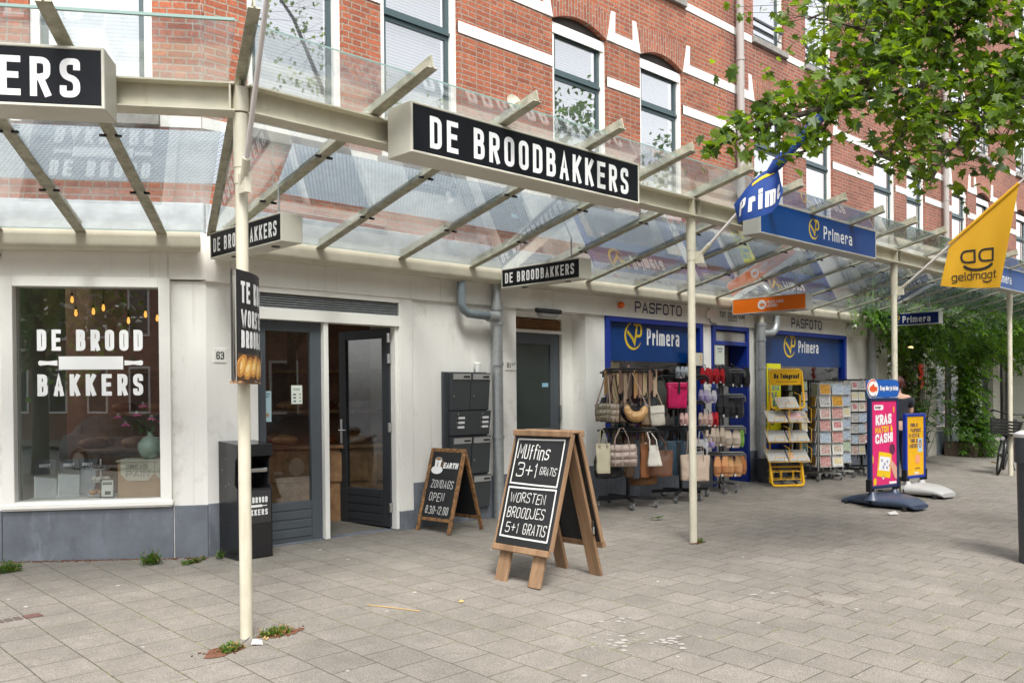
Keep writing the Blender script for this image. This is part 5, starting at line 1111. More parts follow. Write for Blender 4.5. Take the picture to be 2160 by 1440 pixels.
# slippers and clogs, each hanging pair a thing
def slide_shoe(q, x, ln, w, clog=False, toe_up=False):
    def outline(z): u = z/ln; return w/2*(.80+.22*math.sin(math.pi*min(1, u*1.15)) if u > .05 else .62)*(1 if u < .9 else .82)
    zs = [0, .04*ln, .15*ln, .35*ln, .55*ln, .75*ln, .92*ln, ln]; A = []
    P = [(x-outline(z), z) for z in zs]+[(x+outline(z), z) for z in zs[::-1]]
    q.prism([(a, 0, b) for a, b in P], (0, .028, 0)); q.mi = 1; q.face([(x+(a-x)*.82, -.001, ln*.03+b*.94) for a, b in P]); q.mi = 0
    if clog:
        R_ = []
        for u in (.0, .1, .25, .42, .55): s = math.sin(math.pi*(.18+.75*u)); R_.append([(x+outline(u*ln)*1.02*math.cos(a), .02-.075*s*math.sin(a), u*ln) for a in [math.pi*k/10 for k in range(11)]])
        q.loft(R_, closed=False, caps=False)
        for k in range(6): q.tube([(x-.02+.02*(k % 3), -.052, ln*(.18+.12*(k//3))), (x-.02+.02*(k % 3), -.058, ln*(.18+.12*(k//3)))], .006, 6)
    else:
        R_ = []
        for u in (.22, .30, .42, .52): R_.append([(x+outline(u*ln)*1.04*math.cos(a), .015-.058*math.sin(a), u*ln) for a in [math.pi*k/10 for k in range(11)]])
        q.loft(R_, closed=False, caps=False)
SG = "pairs of slippers and clogs hanging on the rolling racks"
def shoes(label, x, y, z, w, h, c, clog=False, n=2, rot=0, band=None):
    F = FC(x, y-.10, z) @ RZ(rot); t = thing("clogs" if clog else "slippers", label, "shoes", F, SG); m = [mat("foam_"+c, c, .55), mat("insole_"+c, tuple(min(.9, v*1.7+.012) for v in srgb(c)), .7)]
    for k in range(n):
        q = MB(); sx = (k-(n-1)/2)*w/n; slide_shoe(q, sx, h, w/n*1.02, clog); q.build("shoe", m, t, F @ T3(0, .02*k, 0) @ RZ(.12*(1-2*k)), smooth=False, bev=.004)
    q = MB(); q.tube([(0, .02, h*.95), (0, .0, h+.03), (0, .08, h+.05)], .006, 5); q.build("hanger", m_black, t, F)
    q = MB(); q.box(-.012, .012, -.045, -.043, h*.02, h*.14); q.build("price_tag", m_txtw, t, F)
red, blk, lil, pnk, crm, tan = "#b01020", "#26272b", "#b3a6d6", "#c9a09a", "#b3a394", "#c98a5c"
shoes("red clogs at the left of the top row of the shoe rack", 10.66, 7.2, 1.63, .15, .23, red, True)
shoes("red clogs in the middle of the top row of the shoe rack", 10.85, 7.2, 1.63, .15, .22, red, True)
shoes("red clogs nearest the black slippers in the top row", 11.03, 7.2, 1.64, .15, .21, red, True)
shoes("black slippers right beside the red clogs in the top row", 11.14, 7.22, 1.60, .16, .27, blk)
shoes("black slippers in the middle of the top row", 11.29, 7.16, 1.59, .19, .29, blk)
shoes("black slippers turned sideways in the top row", 11.45, 7.22, 1.58, .16, .29, blk, rot=.5)
shoes("black slippers at the right end of the top row", 11.62, 7.2, 1.58, .22, .30, blk, rot=-.4)
shoes("white clogs at the left of the second rack's top row", 9.85, 7.05, 1.70, .13, .16, "#9fa6ac", True)
shoes("white clogs beside the post on the second rack's top row", 10.05, 7.05, 1.70, .14, .16, "#b8bcc0", True)
shoes("navy clogs behind the second post in the top row", 10.25, 7.08, 1.68, .13, .17, "#1c2430", True)
shoes("lilac clogs left in the second row", 10.62, 7.2, 1.36, .15, .19, lil, True)
shoes("lilac and white clogs right in the second row", 10.81, 7.2, 1.36, .16, .18, "#cfc8e0", True)
shoes("navy blue clogs behind the lilac clogs in the second row", 10.98, 7.25, 1.38, .13, .19, "#18244a", True)
shoes("black slippers left in the third row", 11.10, 7.2, 1.15, .20, .30, blk)
shoes("black slippers right in the third row", 11.38, 7.16, 1.13, .22, .31, blk)
shoes("olive grey slippers behind the black ones in the third row", 11.58, 7.24, 1.14, .14, .27, "#4c4c44", rot=-.5)
shoes("pale pink slippers left of the second post", 9.93, 7.05, 1.07, .13, .17, pnk)
shoes("pale pink slippers right of the second post", 10.60, 7.2, 1.04, .14, .19, "#d0aca0")
shoes("pale pink slippers next to the red clogs of the fourth row", 10.73, 7.2, 1.03, .13, .19, pnk)
shoes("red clogs in the fourth row", 10.88, 7.2, 1.02, .13, .21, red, True)
shoes("cream slippers at the left in the fifth row", 10.78, 7.2, .76, .16, .25, crm)
shoes("single cream slippers beside the post of the shoe rack", 10.98, 7.18, .74, .17, .27, "#a89a8a")
shoes("cream slippers facing the street in the fifth row", 11.31, 7.18, .70, .25, .28, "#bcae9e")
shoes("green slippers at the right end of the fifth row", 11.58, 7.24, .70, .14, .26, "#7fae4e", rot=-.5)
shoes("lilac clogs hanging low beside the floral bag", 10.74, 7.2, .72, .17, .15, lil, True)
shoes("tan slippers at the left of the bottom row", 11.05, 7.2, .30, .23, .29, tan)
shoes("tan slippers in the middle of the bottom row", 11.36, 7.18, .28, .24, .30, "#d09868")
shoes("tan slippers turned sideways at the right of the bottom row", 11.60, 7.24, .29, .18, .28, "#bb7a4c", rot=-.5)
# posters standing between the racks and the glass
def board(name, label, F, x0, x1, z0, z1, m, fr=None, cat="poster", y=0):
    t = thing(name, label, cat, F @ T3((x0+x1)/2, 0, z0)); q = MB(); q.box(x0, x1, y, y+.012, z0, z1); q.mi = 1; q.face([(x0+.012, y-.001, z0+.012), (x1-.012, y-.001, z0+.012), (x1-.012, y-.001, z1-.012), (x0+.012, y-.001, z1-.012)]); q.build("board", [fr or m_black, m], t, F); return t
m_pk = mat("poster_pink", (.75, .35, .33), .5); m_blk2 = mat("poster_black", (.015, .015, .017), .4); m_org = mat("poster_orange", (.75, .36, .08), .5)
t = board("poster", "black framed fashion poster inside the newsagent window", FB, 9.55, 9.86, 1.72, 2.0, m_blk2, y=.075)
q = MB(); text(q, "Trendy tassen", 9.59, 1.935, .035, .0735, wr=.4, sw=.14, gap=.12, fit=.23, slant=.15); q.mi = 1; q.face([(9.63, .0735, 1.82), (9.70, .0735, 1.80), (9.70, .0735, 1.90), (9.66, .0735, 1.91)]); q.mi = 0; q.box(9.68, 9.75, .0725, .0735, 1.80, 1.84); q.box(9.66, 9.72, .0725, .0735, 1.76, 1.77); q.build("print", [m_txtw, m_pk], t, FB)
t = board("poster", "cream poster in a black frame half hidden by the second post", FB, 10.90, 11.28, 1.90, 2.11, mat("poster_cream", (.62, .58, .48), .5), y=-.06)
q = MB(); disc(q, 11.21, 2.05, .02, .02, -.0625, 12); disc(q, 11.22, 2.0, .02, .02, -.0625, 12); text(q, "GY", 11.19, 1.935, .03, -.0625, wr=.5, sw=.15, fit=.05); q.build("print", m_org, t, FB)
t = board("poster", "white fashion notice with a dark square on the newsagent door frame", FB, 11.60, 11.86, 1.93, 2.23, m_papw, m_alu, y=-.06)
q = MB(); text(q, "fashion", 11.66, 2.165, .032, -.0625, wr=.5, sw=.15, gap=.14, fit=.15); text(q, "wear", 11.685, 2.12, .032, -.0625, wr=.5, sw=.15, gap=.14, fit=.10); q.build("print", m_navy, t, FB)
t = board("poster", "yellow passport photo poster in the second newsagent window", FB, 13.14, 13.58, .85, 1.98, mat("poster_yellow", (.75, .70, .01), .5), mat("poster_yellow2", (.72, .68, .01), .5), y=-.045)
q = MB()
for k, s in enumerate(("VOOR JE", "PASPOORT.", "EN EENTJE", "VOOR JE", "MOEDER.")): text(q, s, 13.17, 1.80-.13*k, .10, -.048, wr=.5, sw=.16, gap=.1, fit=.36 if k in (1, 2) else .28)
q.mi = 1; disc(q, 13.30, 1.10, .08, .12, -.0478); q.mi = 2; disc(q, 13.30, 1.13, .10, .17, -.0472); q.build("print", [mat("poster_cyan", (.02, .22, .34), .5), mat("poster_skin", (.55, .36, .26), .5), mat("poster_hair", (.04, .03, .03), .6)], t, FB)
q = MB()
m_sh = [mat("shelf_a", (.55, .3, .12), .6, var=.4), mat("shelf_b", (.5, .42, .32), .6, var=.4), mat("shelf_c", (.10, .22, .3), .6, var=.4), mat("shelf_d", (.6, .12, .08), .6, var=.4)]
sh = thing("display_shelves", "brown shelves of goods seen dimly through the newsagent window", "shelves", T3(11, 9.4, .1))
q = MB()
for z in (.5, .9, 1.3, 1.65, 2.0): q.box(9.2, 16.5, 1.6, 1.95, z, z+.03)
q.build("shelf", m_wood, sh, FB)
for j, m in enumerate(m_sh):
    q = MB()
    for z in (.53, .93, 1.33, 1.68):
        for k in range(18):
            if (k+int(z*10)) % 4 == j: x = 9.25+k*.4+random.uniform(0, .1); q.box(x, x+random.uniform(.15, .34), 1.65, 1.85, z, z+random.uniform(.15, .30))
    q.build("goods", m, sh, FB)
tv = thing("ice_cream_poster", "tall cream coloured poster in the left of the newsagent window", "poster", FB @ T3(9.3, .1, 1.5)); q = MB(); q.prism([(9.22, .09, 1.3), (9.47, .09, 1.3), (9.50, .09, 1.93), (9.20, .09, 1.93)], (0, .01, 0)); q.build("board", mat("poster_cream2", (.70, .52, .28), .5), tv, FB)

# ------------------------------------------------------------------ newspaper stand
m_tel = mat("yellow_tube", (.78, .43, .008), .35); m_news = mat("newsprint", (.46, .45, .42), .8, var=.25, scale=60); m_np = mat("news_photo", (.16, .15, .15), .7, var=.7, scale=18, c2=(.45, .40, .36)); m_npr = mat("news_pink", (.52, .22, .26), .7, var=.5, scale=20, c2=(.5, .48, .45)); m_npo = mat("news_salmon", (.62, .38, .24), .7, var=.3, scale=14)
Ft = FR(12.53, 6.92, gz(6.92), .78, -.62)
ns = thing("newspaper_stand", "yellow tubular newspaper stand in front of the second newsagent window", "newspaper stand", Ft)
def rrect(x0, x1, z0, z1, y0, y1, rad=.06):
    P = poly_fillet([(x0, (z0+z1)/2), (x0, z1, 1), (x1, z1, 1), (x1, z0, 1), (x0, z0, 1), (x0, (z0+z1)/2)], rad)
    return [(p.x, y0+(y1-y0)*(p.y-z0)/(z1-z0), p.y) for p in P[:-1]]
q = MB(); q.tube(rrect(-.255, .265, 1.20, 1.79, -.12, -.02), .017, 8, closed=True); q.build("top_loop", m_tel, ns, Ft, smooth=True)
q = MB(); q.tube(rrect(-.285, .215, .03, .42, -.20, -.10), .019, 8, closed=True); q.build("foot_loop", m_tel, ns, Ft, smooth=True)
q = MB()
for x in (-.24, .25): q.tube([(x, 0, .06), (x, 0, 1.4)], .016, 8)
q.tube([(-.24, 0, .30), (.25, 0, .30)], .014, 8); q.build("upright", m_tel, ns, Ft, smooth=True)
q = MB()
for z in (.12, .24): q.tube([(-.26, -.16, z), (.20, -.16, z), (.25, .10, z), (-.24, .10, z)], .006, 6, closed=True)
for x in (-.26, -.14, -.12, .05, .07, .20): q.tube([(x, -.16, .12), (x, -.16, .26)], .005, 5)
q.build("wire_basket", m_tel, ns, Ft)
q = MB()
for x, y in ((-.2, .05), (.22, .08), (0, .1)): q.cyl((x-.012, y, .035), (x+.012, y, .035), .035, 12)
q.build("castor", m_whl, ns, Ft)
q = MB(); q.box(-.24, .25, -.045, -.035, 1.555, 1.775); hd = q.build("header_panel", m_tel, ns, Ft, bev=.004)
q = MB(); text(q, "De Telegraaf", -.185, 1.655, .075, -.0465, wr=.42, sw=.22, gap=.06, fit=.40, rad=.12, slant=.05); text(q, "de krant van wakker nederland", -.15, 1.598, .018, -.0465, wr=.5, sw=.15, gap=.12, fit=.33); q.build("lettering", m_txtb, hd, Ft)
for zz in (1.20, .99, .69, .39):
    q = MB()
    for x0, x1 in (((-.19, .15),) if zz > 1.1 else ((-.36, -.03), (-.01, .32))):
        q.tube([(x0, -.02, zz+.24), (x0-.01, -.22, zz+.20), (x0, -.24, zz), (x1, -.24, zz), (x1+.01, -.22, zz+.20), (x1, -.02, zz+.24)], .005, 5); q.tube([(x0+.1, -.25, zz), (x0+.1, -.26, zz+.08), (x1-.08, -.26, zz+.08), (x1-.08, -.25, zz)], .005, 5)
    q.build("wire_tray", m_tel, ns, Ft)
def newspaper(x0, x1, z, label, m1, m2):
    M = Ft @ T3(0, -.22, z) @ Matrix.Rotation(-.85, 4, 'X'); t = thing("newspaper", label, "newspaper", M, "newspapers on the yellow stand"); w_ = x1-x0
    q = MB(); q.box(x0, x1, 0, .02, 0, .25); q.build("pages", m_news, t, M @ RZ(random.uniform(-.05, .05)), bev=.004)
    q = MB(); q.face([(x0+.04*w_, -.0015, .06), (x1-.34*w_, -.0015, .06), (x1-.34*w_, -.0015, .20), (x0+.04*w_, -.0015, .20)]); q.mi = 1; q.face([(x1-.26*w_, -.0015, .03), (x1-.05*w_, -.0015, .03), (x1-.05*w_, -.0015, .19), (x1-.26*w_, -.0015, .19)])
    q.mi = 2; q.face([(x0+.08*w_, -.0015, .20), (x0+.6*w_, -.0015, .20), (x0+.6*w_, -.0015, .225), (x0+.08*w_, -.0015, .225)]); q.face([(x0+.08*w_, -.0015, .015), (x0+.5*w_, -.0015, .015), (x0+.5*w_, -.0015, .03), (x0+.08*w_, -.0015, .03)]); q.build("print", [m1, m2, m_np], t, M)
newspaper(-.18, .15, 1.21, "newspaper alone in the top tray of the yellow stand", m_np, m_tel)
for k, z in enumerate((1.0, .70, .40)):
    nm = ("second", "third", "bottom")[k]
    newspaper(-.35, -.03, z, "newspaper in the left half of the %s tray of the yellow stand" % nm, (m_npr, m_np, m_np)[k], (m_npr, m_np, m_npo)[k])
    newspaper(-.01, .31, z, "newspaper in the right half of the %s tray of the yellow stand" % nm, (m_npr, m_np, m_npo)[k], (m_np, m_npr, m_npo)[k])
# grey tubs under the shop window behind the stand
for k, (x, lab) in enumerate(((12.75, "dark grey tub on the ground behind the left of the yellow stand"), (13.15, "dark grey tub on the ground behind the right of the yellow stand"))):
    q = MB(); q.lathe([(0, 0), (.13, 0), (.16, .36), (.17, .37), (.17, .39), (.15, .39), (.14, .1), (0, .08)], 20, (x, 7.38, gz(7.38))); tag(q.build("storage_tub", m_gb, smooth=True), lab, "tub")

# ------------------------------------------------------------------ card spinners
cardm = []
for k, (c, c2, s) in enumerate((("#c9cdd2", "#4f7296", 30), ("#d0c4bc", "#8f2a24", 26), ("#cfd2c4", "#3f6a2e", 28), ("#c9c2b4", "#8a6a44", 24), ("#d6a63a", "#8a4a18", 22), ("#cfcfcc", "#26262a", 34), ("#b9c6d2", "#45607c", 26), ("#cf9a94", "#8f3a52", 24), ("#40584c", "#1c2820", 20), ("#b8863c", "#403020", 24), ("#9a2f3a", "#d6c2b8", 26), ("#d6d2c0", "#b89a18", 30))):
    cardm.append((mat("card_print_%d" % k, c, .45, var=.2, scale=s, c2=c2), ("white and blue", "white and red", "white and green", "beige and brown", "orange", "white and black", "pale blue", "pale pink", "dark green", "brown and gold", "red and white", "white and yellow")[k]))
protos = {}
def card(spin, F, x, z, w_, h_, y, k):
    key = (k, round(w_, 3), round(h_, 3))
    M = F @ T3(x, y, z) @ Matrix.Rotation(-.14, 4, 'X')
    if key not in protos:
        q = MB(); q.box(-w_/2, w_/2, -.004, .004, 0, h_); q.mi = 1; e1, e2 = ((.46, .04), (.40, .10), (.48, .02), (.34, .25))[k % 4]; q.face([(-w_*e1, -.0052, h_*e2), (w_*e1, -.0052, h_*e2), (w_*e1, -.0052, h_*(1-e2*.8)), (-w_*e1, -.0052, h_*(1-e2*.8))])
        o = q.build("greeting_card", [mat('card_paper', (.62, .60, .57), .6), cardm[k][0]], None, M); protos[key] = o
    else:
        o = protos[key].copy(); col.objects.link(o); o.matrix_basis = M
    tag(o, "%s greeting card in the wire pockets of the %s" % (cardm[k][1], spin), "card", "%s cards in the %s" % (cardm[k][1], spin))
def spinner(label, short, cx, cy, wd, rows, z0, z1, ncol, m, ang, bias=None, cw=.10):
    g = gz(cy); t = thing("card_spinner", label, "card rack", T3(cx, cy, g)); q = MB()
    q.cyl((cx, cy, g+.1), (cx, cy, z1+.03), .022, 10); q.build("post", m, t)
    q = MB()
    for a in range(4): u = ang+math.pi/4+a*math.pi/2; q.bar((cx, cy, g+.11), (cx+.30*math.cos(u), cy+.30*math.sin(u), g+.10), .04, .03)
    q.build("base", m, t)
    for a in range(4): u = ang+math.pi/4+a*math.pi/2; castor(t, cx+.30*math.cos(u), cy+.30*math.sin(u), gz(cy))
    dz = (z1-z0)/rows; wires = MB()
    for fc in range(4):
        u = ang+fc*math.pi/2; F = FR(cx, cy, 0, math.cos(u), math.sin(u)) @ T3(0, -wd/2, 0)
        nrm = Vector((math.sin(u), -math.cos(u))); vis = nrm.dot(Vector((-cx, -cy)).normalized()) > .05
        for c in range(ncol+1): x = -wd/2+wd*c/ncol; wires.box(x-.005, x+.005, -.006, .006, z0-.05, z1, F)
        for r_ in range(rows+1): wires.box(-wd/2, wd/2, -.05, -.044, z0+dz*r_+.01, z0+dz*r_+.018, F)
        wires.box(-wd/2+.005, wd/2-.005, .025, .03, z0, z1, F)
        if vis:
            for r_ in range(rows):
                for c in range(ncol):
                    if random.random() < .02: continue
                    x = -wd/2+wd*(c+.5)/ncol; k = random.choice(bias) if bias else random.randrange(12)
                    card(short, F, x, z0+dz*r_+.02, min(cw, wd/ncol*.92), dz*.86, -.035, k)
    wires.build("wire_pockets", m, t); return t
m_wire = mat("black_wire", (.02, .02, .022), .4)
spinner("narrow card spinner directly right of the yellow newspaper stand", "narrow spinner", 13.42, 7.15, .26, 8, .35, 1.68, 1, m_wire, -.55)
spinner("broad card spinner with flower cards in front of the second newsagent window", "broad flower card spinner", 13.93, 7.02, .46, 7, .27, 1.64, 2, m_alu, -.50, cw=.2)
spinner("card spinner with white framed cards", "white card spinner", 14.45, 7.05, .34, 7, .30, 1.63, 2, m_alu, -.45, (0, 2, 5, 11, 0), cw=.15)
spinner("black card spinner behind the white framed cards", "black card spinner", 14.98, 7.10, .42, 7, .40, 1.70, 3, m_wire, -.5, (0, 1, 3, 5, 7, 11), cw=.13)
spinner("black card spinner nearest the pink lottery sign", "far black spinner", 15.62, 7.12, .46, 7, .40, 1.70, 3, m_wire, -.42, cw=.13)
for x, m, lab in ((15.15, mat("topper_blue", (.55, .66, .72), .5), "pale blue rounded display card with a windmill on top of the black spinner"), (15.65, mat("topper_pink", (.66, .56, .52), .5), "pale pink rounded display card with a portrait on top of the far spinner")):
    F = FC(x, 7.0, 0); q = MB(); P = poly_fillet([(-.16, 1.78), (-.16, 1.87, 1), (.16, 1.87, 1), (.16, 1.69, 1), (-.16, 1.69, 1), (-.16, 1.78)], .06)[:-1]
    q.prism([(p.x, 0, p.y) for p in P], (0, .01, 0)); q.mi = 1; q.box(.02, .10, -.002, 0, 1.715, 1.735); q.mi = 2; disc(q, -.09, 1.79, .02, .04, -.002, 10); q.box(-.13, -.05, -.003, -.002, 1.80, 1.806); q.box(-.093, -.087, -.003, -.002, 1.76, 1.85)
    tag(q.build("display_card", [m, m_navy, m_np]), lab, "display card")

# ------------------------------------------------------------------ swing signs
m_fr1 = mat("navy_frame", (.008, .022, .085), .35); m_fr2 = mat("royal_frame", (.006, .03, .28), .35); m_mag = mat("poster_magenta", (.70, .022, .16), .3, var=.12, scale=6); m_amb = mat("poster_amber", (.80, .43, .004), .3)
def swing(label, cx, cy, w_, z0, z1, fr, post, base):
    g = gz(cy); F = FR(cx, cy, 0, .985, -.174); t = thing("pavement_sign", label, "pavement sign", F @ T3(0, 0, g))
    q = MB(); frame4(q, -w_/2, w_/2, z0, z1, .045, -.03, .03); q.build("frame", fr, t, F, bev=.008)
    q = MB(); q.box(-w_/2+.045, w_/2-.045, -.018, .018, z0+.045, z1-.045); pp_ = q.build("poster", post, t, F)
    q = MB()
    for sg in (-1, 1): q.cyl((sg*(w_/2-.07), 0, g+.10), (sg*(w_/2-.07), 0, z0-.0), .028, 12); q.box(sg*(w_/2+.0)-.02, sg*(w_/2)+.02, -.035, .035, z0-.03, z0+.13)
    q.build("leg", m_blackm, t, F, bev=.003)
    q = MB(); n = 22
    for sg in (-1, 1):      # two arched wings, joined in the middle
        R_ = []
        for k in range(n+1):
            v = k/n; y = sg*(.02+.50*v); hh = .165-.035*v-.07*v**3; wl = .30-.02*math.sin(math.pi*v)-.13*v**2.2; lift = .045*max(0, math.sin(math.pi*min(1, max(0, (v-.05)/.85))))
            sx = .05*math.sin(math.pi*v)
            R_.append([(wl*abs(math.cos(a))**.6*math.copysign(1, math.cos(a))+sx, y, g+.012+lift*0+hh*(.5+.5*abs(math.sin(a))**.7*math.copysign(1, math.sin(a)))) for a in [2*math.pi*j/20 for j in range(20)]])
        q.loft(R_)
    for sg in (-1, 1): q.lathe([(.10, .10), (.055, .17), (.035, .21)], 14, (sg*(w_/2-.07), 0, g))
    q.build("base", base, t, F, smooth=True)
    q = MB()
    for sx in (-1, 1):
        for sy in (-1, 1): q.cyl((sx*.2, sy*.42, g), (sx*.2, sy*.42, g+.05), .03, 10)
    q.build("foot", m_black, t, F)
    return t, F, pp_
t, F, pp_ = swing("tall pavement sign with a pink scratch card poster and a blue fish header", 11.62, 5.007, .63, .235, 1.42, m_fr1, m_mag, mat("navy_plastic", (.045, .065, .11), .35))
q = MB(); P = poly_fillet([(-.345, 1.55), (-.345, 1.655, 1), (.345, 1.655, 1), (.345, 1.425, 1), (-.345, 1.425, 1), (-.345, 1.55)], .09)[:-1]
q.prism([(p.x, -.012, p.y) for p in P], (0, .024, 0)); hd = q.build("header", mat("lottery_blue", (.008, .10, .42), .35), t, F)
q = MB(); disc(q, -.24, 1.54, .125, .125, -.014); q.mi = 1; disc(q, -.235, 1.535, .075, .042, -.0152); q.face([(-.19, -.0152, 1.535), (-.14, -.0152, 1.575), (-.145, -.0152, 1.49)]); q.face([(-.27, -.0152, 1.57), (-.20, -.0152, 1.57), (-.215, -.0152, 1.605)])
ribbon(q, arc(-.24, 1.54, .108, 60, 175, 12), .009, -.0150, FXZ); q.mi = 2; ribbon(q, arc(-.24, 1.54, .108, 185, 300, 12), .009, -.0150, FXZ); q.mi = 0
text(q, "Koop hier je loten", -.085, 1.515, .062, -.0145, wr=.42, sw=.19, gap=.07, fit=.40, slant=.1); q.build("emblem", [m_txtw, mat("fish_red", (.75, .10, .02), .4), m_navy], hd, F)
q = MB(); yy = -.0195
text(q, "KRAS", -.19, 1.06, .135, yy, wr=.60, sw=.24, gap=.05, fit=.35, rot=.06); q.mi = 1; text(q, "MATCH &", -.20, .955, .085, yy, wr=.56, sw=.22, gap=.06, fit=.38, rot=.06); q.mi = 0; text(q, "CASH!", -.20, .82, .125, yy, wr=.60, sw=.24, gap=.05, fit=.38, rot=.06)
P = poly_fillet([(-.22, 1.30), (-.22, 1.325, 1), (-.02, 1.325, 1), (-.02, 1.26, 1), (-.22, 1.26, 1), (-.22, 1.30)], .03)[:-1]; q.face([(p.x, yy, p.y) for p in P]); q.mi = 3; text(q, "lotery", -.20, 1.278, .035, yy-.001, wr=.6, sw=.24, gap=.05, fit=.16); q.mi = 1
q.face([(-.17, yy, .40), (.12, yy, .36), (.16, yy, .68), (-.12, yy, .72)]); q.mi = 0; q.face([(-.13, yy-.001, .48), (.10, yy-.001, .45), (.13, yy-.001, .63), (-.10, yy-.001, .66)]); q.mi = 2
for a, b in ((-.06, .6), (.0, .55), (.06, .58), (-.03, .51), (.05, .5)): disc(q, a, b, .022, .022, yy-.0016, 10)
q.mi = 3; disc(q, .17, .74, .065, .075, yy, 16); q.mi = 1; disc(q, -.21, .33, .035, .05, yy, 14); disc(q, -.26, .62, .02, .05, yy, 10); disc(q, .21, 1.26, .014, .045, yy, 10); q.mi = 0; disc(q, -.03, .38, .02, .03, yy, 10); q.face([(.10, yy, .285), (.26, yy, .285), (.26, yy, .315), (.10, yy, .315)])
q.mi = 4; q.face([(.08, yy-.002, .52), (.15, yy-.002, .60), (.27, yy-.002, .50), (.283, yy-.002, .33), (.22, yy-.002, .36), (.14, yy-.002, .50)]); q.build("print", [m_txtw, m_yel, mat("print_lilac", (.35, .33, .5), .5), mat("print_plum", (.12, .02, .06), .5), mat("print_skin", (.66, .36, .25), .5)], pp_, F)
t, F, pp_ = swing("lower pavement sign with a yellow passport photo poster on a pale grey base", 13.136, 5.207, .50, .245, 1.18, m_fr2, m_amb, mat("grey_plastic", (.42, .42, .41), .4))
q = MB()
for k, (s, x, w_) in enumerate((("VOOR JE", -.13, .19), ("PASPOORT.", -.12, .27), ("EN EENTJE", -.16, .26), ("VOOR JE", -.13, .19), ("MOEDER.", -.15, .21))): text(q, s, x, .985-.075*k, .055, yy, wr=.5, sw=.15, gap=.1, fit=w_)
q.mi = 2; q.face([(.06, yy+.0005, .62), (.17, yy+.0005, .62), (.17, yy+.0005, .82), (.06, yy+.0005, .82)]); q.mi = 3; disc(q, .115, .735, .035, .06, yy-.0005, 14); q.mi = 1; disc(q, .115, .73, .025, .045, yy-.001, 14); q.mi = 4; disc(q, .05, .52, .065, .07, yy, 16); q.mi = 0; text(q, "STAP BINNEN", -.02, .375, .02, yy, wr=.5, sw=.2, gap=.1, fit=.13); q.mi = 5; text(q, "Primera", -.03, .305, .04, yy, wr=.4, sw=.17, gap=.1, fit=.11)
q.build("print", [m_navy, mat("poster_skin", (.55, .36, .26), .5), mat("print_sky", (.42, .58, .66), .5), m_black, mat("print_salmon", (.80, .32, .16), .5), m_txtw], pp_, F)
# ------------------------------------------------------------------ person behind the pavement signs, seen from the back
def skin(name, verts, edges, m, parent, M, sub=2):
    me = bpy.data.meshes.new(name); me.from_pydata([v[:3] for v in verts], edges, []); o = link(bpy.data.objects.new(name, me), parent, M)
    s = o.modifiers.new("skin", 'SKIN'); s.use_smooth_shade = True
    for i, v in enumerate(verts):
        d = me.skin_vertices[0].data[i]; d.radius = (v[3], v[4] if len(v) > 4 else v[3]); d.use_root = (i == 0)
    u = o.modifiers.new("sub", 'SUBSURF'); u.levels = sub; u.render_levels = sub
    me.materials.append(m); return o
m_skin = mat("skin", (.56, .34, .25), .5); m_top = mat("black_top", (.012, .014, .022), .85); m_jean = mat("dark_jeans", (.02, .028, .05), .85); m_hair = mat("auburn_hair", (.10, .018, .014), .5, var=.5, scale=60); m_shoe = mat("dark_shoe", (.02, .02, .02), .6)
g = gz(6.0); Fm = FR(14.62, 6.05, g, .80, -.60)
pe = thing("person", "person with short auburn hair in a black top, seen from behind beside the pavement signs", "person", Fm)
# body: pelvis first; local x right, y away from the street, z up
bv = [(0, 0, .93, .15, .11), (0, .0, 1.08, .145, .10), (0, .0, 1.24, .165, .11), (0, .01, 1.36, .14, .09), (0, .02, 1.42, .065, .06), (0, .03, 1.49, .055, .055),
      (.19, .0, 1.36, .066), (.25, .05, 1.12, .048), (.20, .27, 1.05, .035), (-.19, 0, 1.36, .066), (-.25, .05, 1.12, .048), (-.18, .27, 1.06, .035),
      (.10, 0, .84, .095), (.105, .01, .48, .062), (.11, -.02, .09, .042), (.12, .13, .035, .036), (-.10, 0, .84, .095), (-.105, .01, .48, .062), (-.11, -.02, .09, .042), (-.12, .13, .035, .036)]
be = [(0, 1), (1, 2), (2, 3), (3, 4), (4, 5), (3, 6), (6, 7), (7, 8), (3, 9), (9, 10), (10, 11), (0, 12), (12, 13), (13, 14), (14, 15), (0, 16), (16, 17), (17, 18), (18, 19)]
hv = len(bv); bv += [(0, .03, 1.56, .075, .085), (0, .035, 1.66, .072, .085)]; be += [(5, hv), (hv, hv+1)]
for sg, w_ in ((1, 8), (-1, 11)):
    bx, by, bz = bv[w_][:3]; i0 = len(bv); bv.append((bx-.01*sg, by+.07, bz, .03, .018)); be.append((w_, i0))
    for k in range(4): a = (k-1.5)*.018; j = len(bv); bv += [(bx-.01*sg+a, by+.12, bz+.005, .0085), (bx-.01*sg+a*1.15, by+.155-.008*abs(k-1.4), bz-.02, .0075)]; be += [(i0, j), (j, j+1)]
    j = len(bv); bv += [(bx-.04*sg, by+.085, bz+.01, .0095), (bx-.05*sg, by+.115, bz+.005, .008)]; be += [(i0, j), (j, j+1)]
skin("body", bv, be, m_skin, pe, Fm)
tv_ = [(0, 0, .95, .175, .135), (0, 0, 1.10, .172, .128), (0, 0, 1.25, .195, .138), (0, .0, 1.36, .185, .118), (.19, 0, 1.365, .092), (.232, .035, 1.20, .076), (-.19, 0, 1.365, .092), (-.232, .035, 1.20, .076)]
skin("top", tv_, [(0, 1), (1, 2), (2, 3), (3, 4), (4, 5), (3, 6), (6, 7)], m_top, pe, Fm)
lv_ = [(0, 0, .95, .165, .125), (.10, 0, .84, .107), (.105, .01, .48, .078), (.11, -.02, .12, .058), (-.10, 0, .84, .107), (-.105, .01, .48, .078), (-.11, -.02, .12, .058)]
skin("jeans", lv_, [(0, 1), (1, 2), (2, 3), (0, 4), (4, 5), (5, 6)], m_jean, pe, Fm)
